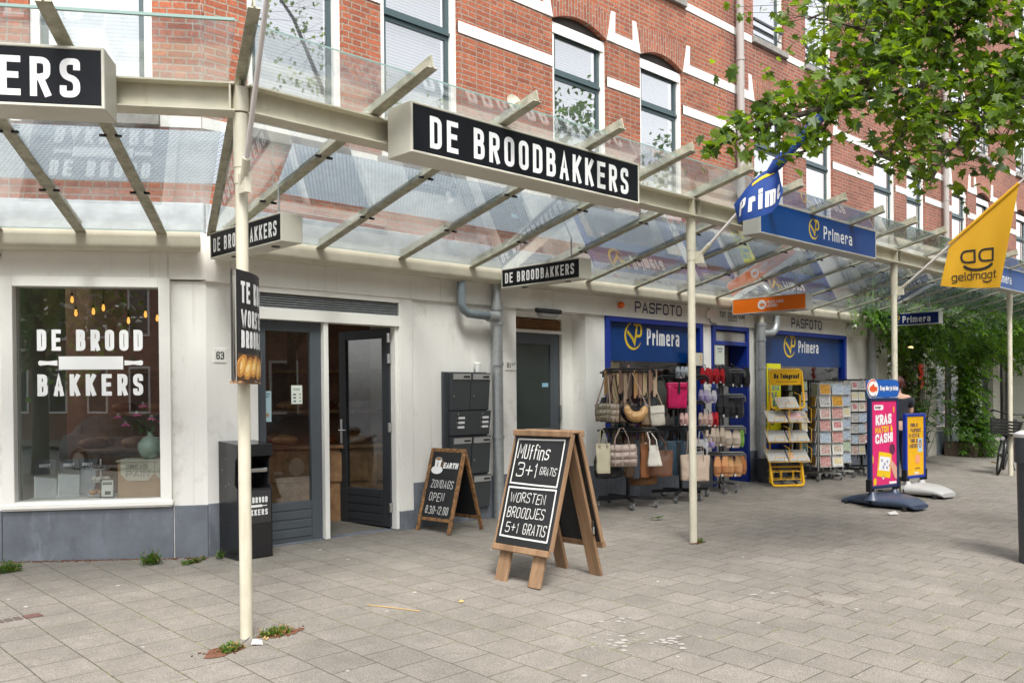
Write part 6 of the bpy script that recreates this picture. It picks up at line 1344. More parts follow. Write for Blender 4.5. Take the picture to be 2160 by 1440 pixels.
q = MB()
for sx in (-.115, .115): q.tube([(sx, -.06, .035), (sx, .02, .045), (sx, .12, .035), (sx, .18, .025)], [.04, .048, .045, .028], 12, flat=.8)
q.build("shoe", m_shoe, pe, Fm, smooth=True)
q = MB(); q.sphere((0, .015, 1.615), .102, 18, 12, 1.12)
for k in range(120):
    a, b = random.uniform(0, 6.28), random.uniform(-.5, 1.5); v = Vector((math.cos(a)*math.cos(b), math.sin(a)*math.cos(b), math.sin(b)*1.1))*.10
    if v.y > .05 and v.z < .04: continue
    c = Vector((0, .015, 1.615)); q.tube([c+v*.95, c+v*1.1+Vector((random.uniform(-.02, .02), random.uniform(-.02, .02), -.03))], [.012, .003], 5)
q.build("hair", m_hair, pe, Fm, smooth=True)
q = MB()
for sx in (-.036, .036): q.sphere((sx, .118, 1.60), .012, 8, 6)
q.build("eye", m_txtw, pe, Fm); q = MB(); q.tube([(0, .115, 1.60), (0, .138, 1.565), (0, .12, 1.555)], [.008, .014, .01], 8); q.box(-.025, .025, .105, .118, 1.525, 1.533)
for sx in (-.085, .085): q.tube([(sx, .03, 1.56), (sx*1.1, .025, 1.60), (sx, .03, 1.62)], [.01, .016, .01], 8)
q.build("face", m_skin, pe, Fm, smooth=True)

# ------------------------------------------------------------------ bicycle leaning beside the last post
m_tyre = mat("tyre", (.012, .012, .012), .7); m_bike = mat("black_frame", (.010, .010, .012), .25)
bkx, bky = 17.72, 5.48; ba = math.atan2(5.36-5.60, 17.17-18.27)
Mb = T3(bkx, bky, gz(bky)) @ RZ(ba) @ Matrix.Rotation(R(-9), 4, 'X')
bk = thing("bicycle", "black city bicycle with a front crate leaning near the last canopy post", "bicycle", Mb)
def wheel(x, steer=0):
    M = Mb @ T3(x, 0, .345) @ RZ(steer); o = None
    q = MB(); q.tube([(.33*math.cos(a), 0, .33*math.sin(a)) for a in [k*math.pi/20 for k in range(40)]], .021, 8, closed=True); o = q.build("wheel", m_tyre, bk, M, smooth=True)
    q = MB(); q.tube([(.305*math.cos(a), 0, .305*math.sin(a)) for a in [k*math.pi/20 for k in range(40)]], .012, 6, closed=True); q.build("rim", m_blackm, o, M)
    q = MB()
    for k in range(28): a = k*2*math.pi/28; q.tube([(.02*math.cos(a+.9), .02*(-1)**k, .02*math.sin(a+.9)), (.30*math.cos(a), 0, .30*math.sin(a))], .0016, 4)
    q.build("spokes", m_chrome, o, M); q = MB(); q.cyl((0, -.04, 0), (0, .04, 0), .028, 12); q.build("hub", m_blackm, o, M)
    q = MB(); q.tube([(.365*math.cos(a), 0, .365*math.sin(a)) for a in [math.pi*(.15+.85*k/14)+(-.5 if x > 0 else .2) for k in range(15)]], .022, 8, flat=.5); q.build("mudguard", m_bike, o, M, smooth=True)
wheel(.56, .18); wheel(-.56)
q = MB(); hx = Vector((.36, 0, .86)); bb_ = Vector((-.08, 0, .29)); sT = Vector((-.22, 0, .80)); rw = Vector((-.56, 0, .345)); fwv = Vector((.56, 0, .345))
q.tube([hx, bb_], .021, 10); q.tube([hx-Vector((-.02, 0, .12)), Vector((-.16, 0, .58))], .019, 10); q.tube([bb_, sT], .017, 10)
for sy in (-.05, .05): q.tube([bb_+Vector((0, sy*.6, 0)), rw+Vector((0, sy, 0))], .010, 8); q.tube([sT+Vector((0, sy*.3, -.05)), rw+Vector((0, sy, 0))], .009, 8)
q.build("frame", m_bike, bk, Mb, smooth=True)
q = MB()
for sy in (-.05, .05): q.tube([hx+Vector((.03, sy*.6, -.14)), fwv+Vector((-.05, sy, .12)), fwv+Vector((0, sy, 0))], .011, 8)
q.tube([hx+Vector((.03, 0, -.15)), hx+Vector((-.04, 0, .20))], .016, 10); q.build("fork", m_bike, bk, Mb, smooth=True)
q = MB(); hb = hx+Vector((-.05, 0, .22)); q.tube([hb+Vector((-.16, -.30, -.0)), hb+Vector((-.02, -.26, .03)), hb+Vector((.03, -.08, .0)), hb+Vector((.03, .08, .0)), hb+Vector((-.02, .26, .03)), hb+Vector((-.16, .30, -.0))], .012, 8); q.build("handlebar", m_blackm, bk, Mb, smooth=True)
q = MB()
for sy in (-1, 1): q.tube([hb+Vector((-.17, sy*.303, -.002)), hb+Vector((-.05, sy*.272, .024))], .021, 10)
q.build("grip", m_tyre, bk, Mb, smooth=True)
q = MB(); q.tube([sT, sT+Vector((-.03, 0, .14))], .013, 8); q.loft([[Vector((x, w_*math.cos(a), .955+.03*math.sin(a))) for a in [2*math.pi*k/12 for k in range(12)]] for x, w_ in ((-.42, .05), (-.38, .10), (-.28, .10), (-.15, .045), (-.08, .025))]); q.build("saddle", m_tyre, bk, Mb, smooth=True)
q = MB(); cz0, cz1 = .74, .98
for k in range(5):
    z = cz0+.055*k; e = .012*k
    for A, B in (((.42, -.19-e), (.72+e, -.19-e)), ((.42, .19+e), (.72+e, .19+e)), ((.42, -.19-e), (.42, .19+e)), ((.72+e, -.19-e), (.72+e, .19+e))): q.bar((*A, z), (*B, z), .012, .036)
q.box(.42, .72, -.19, .19, cz0-.02, cz0-.01)
for x, y in ((.42, -.19), (.42, .19), (.72, -.19), (.72, .19)): q.bar((x, y, cz0-.02), (x+(.05 if x > .5 else 0), y*1.25, cz1+.01), .02, .02)
q.build("crate", m_tyre, bk, Mb)
q = MB(); q.cyl((.74, 0, .66), (.79, 0, .66), .035, 12); q.build("headlamp", m_chrome, bk, Mb); q = MB(); q.cyl(bb_+Vector((0, -.05, 0)), bb_+Vector((0, -.06, 0)), .085, 20); q.tube([bb_+Vector((0, -.07, 0)), bb_+Vector((.10, -.08, -.13))], .011, 6); q.tube([bb_+Vector((0, .07, 0)), bb_+Vector((-.10, .08, .13))], .011, 6); q.build("crank", m_chrome, bk, Mb)
q = MB(); q.box(.07, .13, -.17, -.08, .15, .17); q.box(-.13, -.07, .08, .17, .42, .44); q.build("pedal", mat("pedal_amber", (.35, .22, .06), .5), bk, Mb)
q = MB(); q.tube([(-.5, .06, .33), (-.44, .2, .02)], .009, 6); q.build("kickstand", m_blackm, bk, Mb)

# ------------------------------------------------------------------ foliage
def leaf_maple(q, p, n, upv, s):
    """five-lobed leaf, slightly folded along the midrib"""
    n = n.normalized(); x = upv.cross(n); x = x.normalized() if x.length > 1e-4 else n.orthogonal().normalized(); y = n.cross(x)
    prof = [(0, 0), (.30, -.06), (.26, .10), (.52, .22), (.34, .34), (.44, .66), (.17, .60), (0, 1.0)]
    f = random.uniform(.05, .22)
    L = [p+s*(a*x*.95+b*y+abs(a)*f*n-.18*b*b*n) for a, b in prof]; Rr = [p+s*(-a*x*.95+b*y+abs(a)*f*n-.18*b*b*n) for a, b in prof]
    q.face(L); q.face([Rr[0]]+Rr[:0:-1])
def leaf_lance(q, p, d, n, ln, wd):
    x = d.cross(n); x = x.normalized() if x.length > 1e-4 else d.orthogonal().normalized(); n = x.cross(d)
    a, b, c = p+d*ln*.33+x*wd/2+n*ln*.05, p+d*ln*.33-x*wd/2+n*ln*.05, p+d*ln-n*ln*.12; m = p+d*ln*.62
    q.face([p, a, m+x*wd*.33, c, m-x*wd*.33, b])
rv = lambda s=1: Vector((random.gauss(0, s), random.gauss(0, s), random.gauss(0, s)))
MG = [leafmat("maple_leaf_a", (.085, .155, .010), .55), leafmat("maple_leaf_b", (.15, .245, .014), .6), leafmat("maple_leaf_c", (.045, .092, .012), .45)]
m_bark = mat("bark", (.060, .045, .035), .9, var=.4, scale=20, bump=.5, bscale=30); m_twig = mat("twig", (.045, .025, .02), .8)
tr = thing("maple_tree", "maple tree whose leafy branches hang into the upper right of the view", "tree", T3(9.9, .2, gz(.2)))
q = MB(); q.tube([(9.9, .2, gz(.2)-.05), (9.92, .22, .8), (9.88, .3, 2.4), (9.85, .4, 4.3), (9.9, .4, 7)], [.24, .19, .17, .15, .10], 14); q.build("trunk", m_bark, tr, smooth=True)
BR = [[(9.86, .4, 4.3), (8.76, 1.99, 5.18), (7.77, 2.52, 4.66), (6.89, 2.81, 4.09), (6.19, 2.93, 3.58), (5.57, 3.11, 3.36), (5.21, 3.19, 3.19), (4.99, 3.28, 3.10)],
      [(9.88, .3, 3.6), (8.9, 1.8, 4.62), (8.49, 2.1, 4.5), (7.99, 2.31, 4.08), (7.52, 2.48, 3.57), (7.22, 2.63, 3.32), (7.04, 2.66, 3.07)],
      [(7.77, 2.52, 4.66), (7.12, 2.73, 3.87), (6.78, 2.77, 3.41), (6.58, 2.83, 3.24)], [(6.89, 2.81, 4.09), (6.49, 2.93, 4.19), (6.10, 3.03, 4.18)],
      [(6.19, 2.93, 3.58), (5.80, 3.03, 3.18), (5.50, 3.11, 3.08)], [(8.49, 2.1, 4.5), (7.79, 2.22, 3.82), (7.6, 2.27, 3.53)], [(7.77, 2.52, 4.66), (7.0, 2.85, 4.46), (6.49, 3.07, 4.52)],
      [(8.76, 1.99, 5.18), (7.9, 2.6, 5.1), (7.1, 3.0, 4.9)], [(7.12, 2.73, 3.87), (6.6, 3.3, 3.7), (6.25, 3.6, 3.62)], [(7.99, 2.31, 4.08), (7.7, 2.9, 3.75), (7.4, 3.2, 3.58)],
      [(9.85, .4, 4.8), (9.6, 2.2, 5.6), (9.0, 3.6, 5.6), (8.3, 4.3, 5.2)], [(9.85, .4, 4.4), (11, 2.0, 5.2), (11.8, 3.2, 5.0)], [(9.9, .4, 5), (8.0, .2, 5.9), (6.2, .3, 6.2), (4.6, .6, 6.0)], [(9.9, .4, 6.0), (9, -1.5, 7), (8, -2.6, 7.2)], [(9.9, .4, 6.5), (11.5, -.4, 7.4), (13, 0, 7.6)], [(9.9, .4, 7), (8.5, 1.2, 8.4), (7.4, 1.8, 8.9)],
      [(8.0, .2, 5.9), (6.9, 1.4, 6.6), (5.6, 2.0, 6.9)], [(11, 2, 5.2), (12.6, 1.5, 5.6), (14, 1.8, 5.4)], [(9, 3.6, 5.6), (9.9, 4.1, 5.3), (10.8, 4.2, 5.0)]]
q = MB()
for i, b in enumerate(BR):
    n = len(b); big = .05 if i in (0, 1, 10, 11, 12, 13, 14, 15) else .016
    q.tube(b, [max(.004, big*(1-k/(n-.4))**.9) for k in range(n)], 7)
q.build("branch", m_bark, tr, smooth=True)
LQ = [MB(), MB(), MB()]; TW = MB()
def along(b):
    L = [(Vector(b[k+1])-Vector(b[k])).length for k in range(len(b)-1)]; u = random.random()*sum(L)
    for k, l in enumerate(L):
        if u <= l: return Vector(b[k]).lerp(Vector(b[k+1]), u/l), k/(len(L))
        u -= l
    return Vector(b[-1]), 1
CNT = {0: 980, 1: 1500, 2: 560, 3: 330, 4: 90, 5: 850, 6: 520, 7: 980, 8: 60, 9: 180, 10: 380, 11: 260, 12: 420, 13: 500, 14: 600, 15: 500, 16: 300, 17: 260, 18: 200}
for i, b in enumerate(BR):
    cnt = CNT[i]; k = 0
    while k < cnt:
        p, u = along(b)
        if i in (0, 10, 12) and u < .15: continue
        sp = .23 if i < 10 else .5
        if i == 0 and p.x < 6.1: sp = .07 if p.x < 5.6 else .12
        if i == 0 and p.x < 5.9 and random.random() < .5: continue
        if i == 0 and 6.1 < p.x < 7.1: sp = .15
        if i in (2, 9): sp = .15
        if i == 4: sp = .08
        tw = p+Vector((random.gauss(0, sp), random.gauss(0, sp*.9), random.gauss(.05, sp*.75)))
        if (tw-p).length > .12 and random.random() < .5: TW.tube([p, (p+tw)/2+Vector((0, 0, .03)), tw], [.004, .003, .002], 4, cap=False)
        for _ in range(random.randint(3, 5)):
            s = random.uniform(.056, .110); lp = tw+rv(.045); nn = Vector((random.gauss(-.25, .5), random.gauss(-.25, .5), random.gauss(.75, .45))); dd = Vector((random.gauss(0, .7), random.gauss(0, .7), random.gauss(-.75, .4)))
            yv = (dd-nn*dd.dot(nn)/nn.length_squared)
            if yv.length < .05: continue
            mi = random.choices((0, 1, 2), (5, 3, 3))[0]; leaf_maple(LQ[mi], lp, nn, yv, s); k += 1
cr = LQ[0]
for j in (1, 2):
    off = {v: cr.bm.verts.new(v.co) for v in LQ[j].bm.verts}
    for f in LQ[j].bm.faces: cr.bm.faces.new([off[v] for v in f.verts]).material_index = j
    LQ[j].bm.free()
cr.build("crown", MG, tr, norm=False); TW.build("twig", m_twig, tr)

WG = [leafmat("wisteria_a", (.070, .170, .016), .5), leafmat("wisteria_b", (.13, .26, .024), .5), leafmat("wisteria_c", (.032, .085, .013), .35)]
def pinnate(q, p, d, ln, nl, sag=.5):
    d = d.normalized(); pts = [p+d*ln*t+Vector((0, 0, -sag*ln*t*t)) for t in [k/nl for k in range(nl+1)]]; q.mi = random.choices((0, 1, 2), (5, 3, 3))[0]
    for k in range(1, nl+1):
        t = (pts[k]-pts[k-1]).normalized(); sd = t.cross(Vector((0, 0, 1)));
        if sd.length < .1: sd = Vector((1, 0, 0))
        sd.normalize()
        for sg in (-1, 1):
            dd = (sd*sg*.8+t*.5+Vector((0, 0, -.25))+rv(.12)).normalized(); leaf_lance(q, pts[k], dd, Vector((0, 0, 1))+rv(.3), ln*.40, ln*.15)
    leaf_lance(q, pts[-1], (pts[-1]-pts[-2]).normalized(), Vector((0, 0, 1)), ln*.42, ln*.16)
wi = thing("climbing_plant", "lush wisteria climbing along the underside of the canopy and down to a planter", "plant", T3(20.9, 7.2, 0))
q = MB()
def wleaf(p, out=1.0): pinnate(q, p, Vector((random.gauss(-.15, .6), random.gauss(-.55*out, .5), random.gauss(-.1, .5))), random.uniform(.20, .34), random.randint(4, 6))
for k in range(1500):
    x = random.uniform(17.2, 30); o = random.random()**1.3*1.5+.1; lim = 1.55 if x > 19 else .7+(x-17.2)*.45
    o = min(o, lim*random.random()**.5+.08); base = zo(o)-.06; drop = random.random()**1.7*(.75 if x > 18 else .45)*(1-.35*o)
    wleaf(Vector((x, 7.61-o, base-drop)))
for k in range(60): wleaf(Vector((random.gauss(16.4, .35), random.uniform(7.05, 7.35), random.gauss(2.98, .07))))
for k in range(30): wleaf(Vector((random.gauss(17.3, .35), random.uniform(6.7, 7.35), random.gauss(3.02, .12))))
for k in range(420):
    z = random.uniform(.35, 2.6); x = 20.75+.12*math.sin(z*3)+random.gauss(0, .13+.07*abs(z-1.2)); wleaf(Vector((x, 7.1+random.gauss(0, .16), z)))
for k in range(70): wleaf(Vector((random.gauss(21.2, .42), random.gauss(6.95, .2), random.uniform(.22, .75))))
for k in range(260): wleaf(Vector((random.uniform(25.3, 27.5), random.uniform(6.6, 7.3), random.uniform(.4, 2.8))))
q.build("foliage", WG, wi, norm=False)
q = MB()
for k in range(6): a = k; q.tube([(20.8+.05*math.cos(a), 7.2+.05*math.sin(a), .2), (20.75+.10*math.cos(a+1), 7.2, 1.0), (20.8+.08*math.cos(a*2), 7.25, 1.9), (20.7+.4*math.cos(a), 7.2, 2.75)], [.03, .022, .018, .012], 6)
q.tube([(17.0, 7.2, 2.9), (19, 7.1, 2.86), (21, 7.15, 2.88), (24, 7.1, 2.85), (29, 7.1, 2.86)], .018, 6); q.build("stem", m_bark, wi, smooth=True)
pt_ = thing("planter", "low brown wooden planter box under the hanging wisteria", "planter", T3(21.1, 7.2, gz(7.2)))
q = MB(); g = gz(7.2); frame = [(20.55, 21.85, 6.86, 6.90), (20.55, 21.85, 7.46, 7.50), (20.55, 20.60, 6.90, 7.46), (21.80, 21.85, 6.90, 7.46)]
for a, b, c, d in frame: q.box(a, b, c, d, g, g+.30)
q.build("box", mat("weathered_wood", (.14, .10, .075), .85, var=.4, scale=12), pt_, bev=.005); q = MB(); q.box(20.6, 21.8, 6.9, 7.46, g, g+.26); q.build("soil", mat("soil", (.03, .022, .016), .95), pt_)
sh_ = thing("shrub", "tall shrub with whorled pointed leaves and a few red shoots behind the auburn haired person", "shrub", T3(18.1, 7.0, gz(7)))
q = MB(); SGm = [leafmat("shrub_a", (.060, .135, .030), .35), leafmat("shrub_b", (.12, .21, .05), .4), leafmat("shrub_c", (.025, .065, .018), .25), leafmat("shrub_red", (.45, .035, .012), .4)]; st_ = MB()
for k in range(105):
    z = random.uniform(.5, 2.75); sp = .65*math.sin(math.pi*min(1, (z+.3)/3.1))+.12; c = Vector((18.05+random.gauss(0, sp*.75)+.12*(1.6-z), 6.95+random.gauss(0, .22), z))
    st_.tube([Vector((18.1, 7.05, .1)).lerp(c, .25)+Vector((0, 0, -.1)), Vector((18.1, 7.05, .1)).lerp(c, .65), c], [.006, .005, .003], 4, cap=False) if k % 6 == 0 else None
    for w_ in range(9):
        a = w_*2.4+random.random(); d = Vector((math.cos(a), math.sin(a), random.uniform(.0, .7))).normalized(); q.mi = random.choices((0, 1, 2), (5, 3, 3))[0]; leaf_lance(q, c+Vector((0, 0, random.uniform(-.06, .03))), d, Vector((0, 0, 1)), random.uniform(.15, .23), .055)
for k in range(26): q.mi = 3; leaf_lance(q, Vector((16.98+random.gauss(0, .05), 6.6, 1.72+random.uniform(-.2, .22))), Vector((random.gauss(0, .4), random.gauss(-.4, .3), 1)).normalized(), Vector((0, -1, .3)), .12, .05)
q.build("foliage", SGm, sh_, norm=False); st_.build("stem", m_bark, sh_)
# warm strip lights in the far shop windows
for x0, x1, y, z0, z1, lab in ((21.62, 21.69, 7.82, .9, 2.4, "upright warm tube light glowing in the far shop window"), (20.75, 21.2, 8.3, 2.50, 2.535, "short warm strip light at the top of the far shop window"), (18.0, 18.35, 8.2, 2.52, 2.55, "short warm strip light above the shrub in the nearer far shop")):
    q = MB(); q.box(x0, x1, y, y+.04, z0, z1); tag(q.build("strip_light", mat("warm_light", (.9, .7, .4), .5, emit=(1, .62, .22), estr=7)), lab, "lamp")
q = MB(); q.box(20.5, 22.7, 8.6, 8.7, .2, 1.1); tag(q.build("display_counter", mat("red_counter", (.30, .03, .02), .5)), "dark red counter glimpsed low in the far shop window", "counter")

# weeds and small litter
WD = [leafmat("weed_a", (.055, .13, .014), .35), leafmat("weed_b", (.13, .20, .03), .4), leafmat("weed_dry", (.30, .18, .06), .3)]; m_grit = mat("brown_grit", (.16, .065, .035), .95, var=.4, scale=60, bump=.5, bscale=150)
def weed(x, y, rx, ry, h, n, label, grit=None, dry=.1, rot=0):
    g = gz(y); t = thing("weed_tuft", label, "weed", T3(x, y, g)); q = MB()
    for k in range(n):
        a, rr = random.uniform(0, 6.28), random.random()**.5; p = Vector((x+rx*rr*math.cos(a)*math.cos(rot)-ry*rr*math.sin(a)*math.sin(rot), y+rx*rr*math.cos(a)*math.sin(rot)+ry*rr*math.sin(a)*math.cos(rot), g+.003))
        hh = h*random.uniform(.35, 1)*(1-.5*rr); d = Vector((random.gauss(0, .45), random.gauss(0, .45), 1)).normalized(); q.mi = random.choices((0, 1, 2), (6, 3, 10*dry))[0]
        if random.random() < .5: leaf_lance(q, p, d, rv(), hh, .010)
        else:
            c = p+d*hh*.7
            for j in range(3): leaf_lance(q, c+rv(.008), rv().normalized(), Vector((0, 0, 1)), .022, .012)
    q.build("leaves", WD, t, norm=False)
    if grit:
        q = MB(); m_ = 22; P = [(x+grit[0]+grit[2]*(1+.25*math.sin(3*u+x*9))*math.cos(u)*math.cos(grit[4])-grit[3]*math.sin(u)*math.sin(grit[4]), y+grit[1]+grit[2]*math.cos(u)*math.sin(grit[4])+grit[3]*(1+.2*math.sin(5*u))*math.sin(u)*math.cos(grit[4])) for u in [2*math.pi*k/m_ for k in range(m_)]]
        q.face([(a, b, gz(b)+.004) for a, b in P])
        for k in range(40): a, b = x+grit[0]+random.gauss(0, grit[2]*.5), y+grit[1]+random.gauss(0, grit[3]*.5); s = random.uniform(.004, .01); q.box(a-s, a+s, b-s*.5, b+s*.5, gz(b)+.002, gz(b)+.008)
        q.build("grit", m_grit, t)
weed(2.47, 4.985, .075, .05, .075, 150, "grass tuft in brown grit on the street side of the front post", (-.05, .01, .13, .075, .3), .25, .3)
weed(2.83, 5.10, .10, .055, .085, 190, "grass tuft in brown grit on the shop side of the front post", (.03, -.01, .15, .06, -.1), .25, -.1)
weed(2.06, 8.08, .12, .06, .15, 260, "spreading green weed against the bluestone at the left edge")
weed(3.06, 7.62, .06, .045, .20, 190, "upright bushy weed against the bluestone below the shop window")
weed(3.36, 7.46, .13, .04, .06, 140, "flat weeds in the joint left of the black litter bin", None, .1, .4); weed(3.60, 7.45, .03, .02, .15, 40, "thin weed against the side of the black litter bin")
weed(7.56, 5.12, .045, .03, .07, 90, "small grass tuft at the foot of the second post", (-.04, -.0, .09, .03, -.2), .3)
lit = []
def litter(name, label, f, m):
    q = MB(); f(q); tag(q.build(name, m), label, "litter")
m_paper = mat("paper", (.55, .54, .52), .8); m_straw = mat("straw", (.50, .33, .13), .8)
litter("stick", "thin pale stick lying on the pavement in the foreground", lambda q: q.tube([(3.67, 5.30, gz(5.3)+.006), (3.76, 5.12, gz(5.12)+.006), (3.845, 4.92, gz(4.92)+.006)], .0035, 6), m_straw)
litter("paper_scrap", "crumpled white paper scrap against the foot of the front post", lambda q: q.prism([(2.60, 4.98, gz(4.98)+.012), (2.66, 4.95, gz(4.95)+.006), (2.67, 4.985, gz(4.98)+.02), (2.62, 5.0, gz(5)+.035)], (.0, .0, .003)), m_paper)
litter("ice_lolly_stick", "dark tipped stick leaning in the grit at the front post", lambda q: q.tube([(2.50, 4.97, gz(4.97)+.01), (2.60, 5.0, gz(5)+.05)], .004, 6), m_whl)
litter("cigarette_end", "orange cigarette end in the grit right of the front post", lambda q: (q.cyl((2.715, 5.04, gz(5.04)+.012), (2.735, 5.06, gz(5.06)+.014), .005), q.cyl((2.72, 5.02, gz(5.02)+.010), (2.745, 5.04, gz(5.04)+.012), .005)), m_straw)
litter("dead_leaf", "small tan leaf on the tiles before the big chalkboard", lambda q: q.prism([(4.21, 4.92, gz(4.9)+.006), (4.24, 4.90, gz(4.9)+.012), (4.245, 4.935, gz(4.93)+.018), (4.22, 4.945, gz(4.94)+.006)], (0, 0, .002)), m_straw)
litter("green_leaf", "fallen green leaf on the pavement left of the second post", lambda q: [leaf_lance(q, Vector((8.28+.06*k, 6.28-.05*k, gz(6.28)+.02)), Vector((.7, -.6+.5*k, .2)).normalized(), Vector((0, 0, 1)), .13, .07) for k in range(2)], WD[0])
litter("paper_scrap", "white paper scrap on the pavement in front of the pink pavement sign", lambda q: q.prism([(10.9, 4.62, gz(4.6)+.01), (11.0, 4.55, gz(4.6)+.01), (11.05, 4.62, gz(4.6)+.04), (10.95, 4.68, gz(4.6)+.02)], (0, 0, .004)), m_paper)
litter("twigs", "scatter of thin dry twigs on the pavement near the right bin", lambda q: [q.tube([(a, b, gz(b)+.004), (a+random.gauss(0, .05), b+random.gauss(0, .07), gz(b)+.008), (a+random.gauss(0, .13), b+random.gauss(0, .13), gz(b)+.005)],   .0012, 4) for a, b in [(random.gauss(6.5, .35), random.gauss(3.1, .3)) for _ in range(11)]], mat('dry_twig', (.16, .10, .07), .8))
for k in range(7):
    a, b = random.uniform(3.9, 9.5), random.uniform(2.6, 6.3); s = random.uniform(.008, .02)
    q = MB(); q.prism([(a, b, gz(b)+.003), (a+s, b-s*.6, gz(b)+.003), (a+s*1.6, b+s*.2, gz(b)+.005), (a+s*.6, b+s*.7, gz(b)+.003)], (0, 0, .002)); tag(q.build("litter_speck", m_paper), "tiny pale speck of litter on the paving tiles", "litter", "pale litter specks on the paving tiles")
q = MB()
for k in range(420):
    u = random.uniform(-1.9, 0); v = FA @ Vector((u, -.03-abs(random.gauss(0, .03)), 0)); e = random.uniform(.003, .009); z = gz(v.y); q.box(v.x-e, v.x+e, v.y-e*.6, v.y+e*.6, z, z+e*.8)
tag(q.build('leaf_debris', m_grit), 'brown crumbs of dead leaves along the foot of the bluestone', 'debris', kind='stuff')
q = MB()
for cx, cy, n_, sd in ((4.35, 3.55, 16, .10), (4.55, 3.35, 18, .09), (4.75, 3.9, 8, .08), (6.2, 3.6, 8, .1), (8.2, 3.9, 10, .12)):
    for k in range(n_):
        a, b = cx+random.gauss(0, sd), cy+random.gauss(0, sd*.7); e = random.uniform(.006, .03); q.face([(a+e*(.6+.6*random.random())*math.cos(u), b+e*(.6+.6*random.random())*math.sin(u), gz(b)+.0035) for u in [2*math.pi*j/9 for j in range(9)]])
tag(q.build('white_stain', mat('droppings_white', (.33, .31, .285), .9)), 'faint white droppings splashed on the foreground tiles', 'stain', kind='stuff')
# broken brick strip in the paving at the left edge
q = MB(); g = gz(6.55); q.box(1.775, 1.885, 6.505, 6.595, g-.03, g+.007); q.mi = 1
for k in range(4): q.box(1.55+.055*k, 1.597+.055*k, 6.505, 6.595, g-.03, g+.005)
tag(q.build("brick_inlay", [mat("brick_inlay", (.13, .065, .055), .9, var=.3, scale=30), mat("cobble_inlay", (.075, .07, .065), .9, var=.5, scale=25, c2=(.10, .06, .045))], bev=.004), "strip of reddish brick and dark cobbles let into the tiles at the left edge", "brick")

# ------------------------------------------------------------------ inside the bakery
def inA(u, d, z): return FA @ Vector((u, d, z))
ct = thing("bread_counter", "wooden bread counter inside the bakery", "counter", FA @ T3(0, 1.9, 0))
q = MB(); q.box(-1.55, 2.3, 1.85, 2.5, .09, .92); q.box(-1.6, 2.35, 1.80, 2.55, .92, .96); q.build("counter_body", m_wood, ct, FA, bev=.01)
q = MB()
for k in range(5): q.box(-1.45+k*.75, -.8+k*.75, 1.825, 1.85, .55, .88)
q.build("drawer", m_wood, ct, FA, bev=.008)
q = MB(); q.box(-1.6, 2.2, 3.0, 3.38, 1.30, 1.34); q.box(-1.6, 2.2, 3.0, 3.38, 1.80, 1.84); tag(q.build("bread_shelf", m_wood, None, FA), "wooden bread shelf on the bakery's back wall", "shelf")
m_cr = [mat("bread_crust", (.30, .11, .030), .5, var=.4, scale=14, bump=.4, bscale=40), mat("bread_crust_pale", (.48, .25, .09), .5, var=.4, scale=14, bump=.4, bscale=40)]
for k in range(26):
    row = k % 3; u = -1.5+(k//3)*.40+random.uniform(-.06, .06); d, z = ((2.1, .96), (2.4, .96), (3.15, 1.34))[row]
    if row == 2: d = 3.15
    M = FA @ T3(u, d, z) @ RZ(random.uniform(-.5, .5)); q = MB(); L_ = random.uniform(.11, .17)
    q.loft([[(x*L_, s*.075*math.cos(a), .055+.06*s*math.sin(a)) for a in [2*math.pi*j/12 for j in range(12)]] for x, s in ((-1, .25), (-.85, .65), (-.4, 1), (.1, 1.02), (.55, .95), (.9, .6), (1, .2))])
    tag(q.build("bread_loaf", m_cr[k % 2], None, M, smooth=True), ("dark crusty loaf in the row on the counter by the window", "pale crusty loaf at the back of the counter", "crusty loaf on the back wall shelf")[row] if False else "crusty loaf of bread inside the bakery", "bread", "loaves of bread inside the bakery")
m_bulb = mat("bulb_glow", (1, .6, .2), .3, emit=(1, .40, .07), estr=.8)
for i, (t_, z) in enumerate(((1.459, 2.492), (1.425, 2.36), (1.261, 2.376), (1.167, 2.414), (.931, 2.287), (.768, 2.35), (.655, 2.313), (.60, 2.32))):
    M = FA @ T3(-t_, 1.2, z); t = thing("pendant_bulb", "glowing pear shaped pendant bulb in the bakery window", "lamp", M, "pendant bulbs in the bakery")
    q = MB(); q.lathe([(0, -.034), (.011, -.028), (.0165, -.008), (.013, .012), (.007, .034), (0, .038)], 14); q.build("bulb", m_bulb, t, M, smooth=True)
    q = MB(); q.cyl((0, 0, -.018), (0, 0, .018), .006, 8); q.build("filament", mat("filament_glow", (1, .6, .2), .3, emit=(1, .55, .2), estr=30), t, M)
    q = MB(); q.cyl((0, 0, .036), (0, 0, .065), .010, 10); q.cyl((0, 0, .065), (0, 0, 2.89-z), .003, 6); q.build("cord", m_black, t, M)
q = MB(); q.box(-1.58, -.39, .06, .62, .585, .615); tag(q.build("window_ledge", m_white, None, FA), "white display ledge inside the bakery window", "ledge")
bx = thing("cardboard_box", "cardboard box draped with a printed tea towel in the bakery window", "box", FA @ T3(-.58, .3, .615))
q = MB(); q.box(-.79, -.38, .14, .46, .616, .93); q.build("box_body", mat("cardboard", (.42, .27, .15), .8, var=.1), bx, FA, bev=.003)
q = MB(); 
for u0 in (-.765, -.475): q.prism([(u0, .132, .94), (u0+.285, .132, .94), (u0+.285, .132, .83), (u0+.23, .132, .765), (u0+.055, .132, .765), (u0, .132, .83)], (0, .004, 0))
q.box(-.80, -.38, .12, .47, .938, .95); tw_ = q.build("tea_towel", mat("linen", (.60, .56, .45), .9), bx, FA)
q = MB()
for u0 in (-.72, -.43): text(q, "PAIN", u0, .80, .055, .130, wr=.6, sw=.18, gap=.12, fit=.20); text(q, "BREAD", u0, .872, .04, .130, wr=.6, sw=.18, gap=.12, fit=.18)
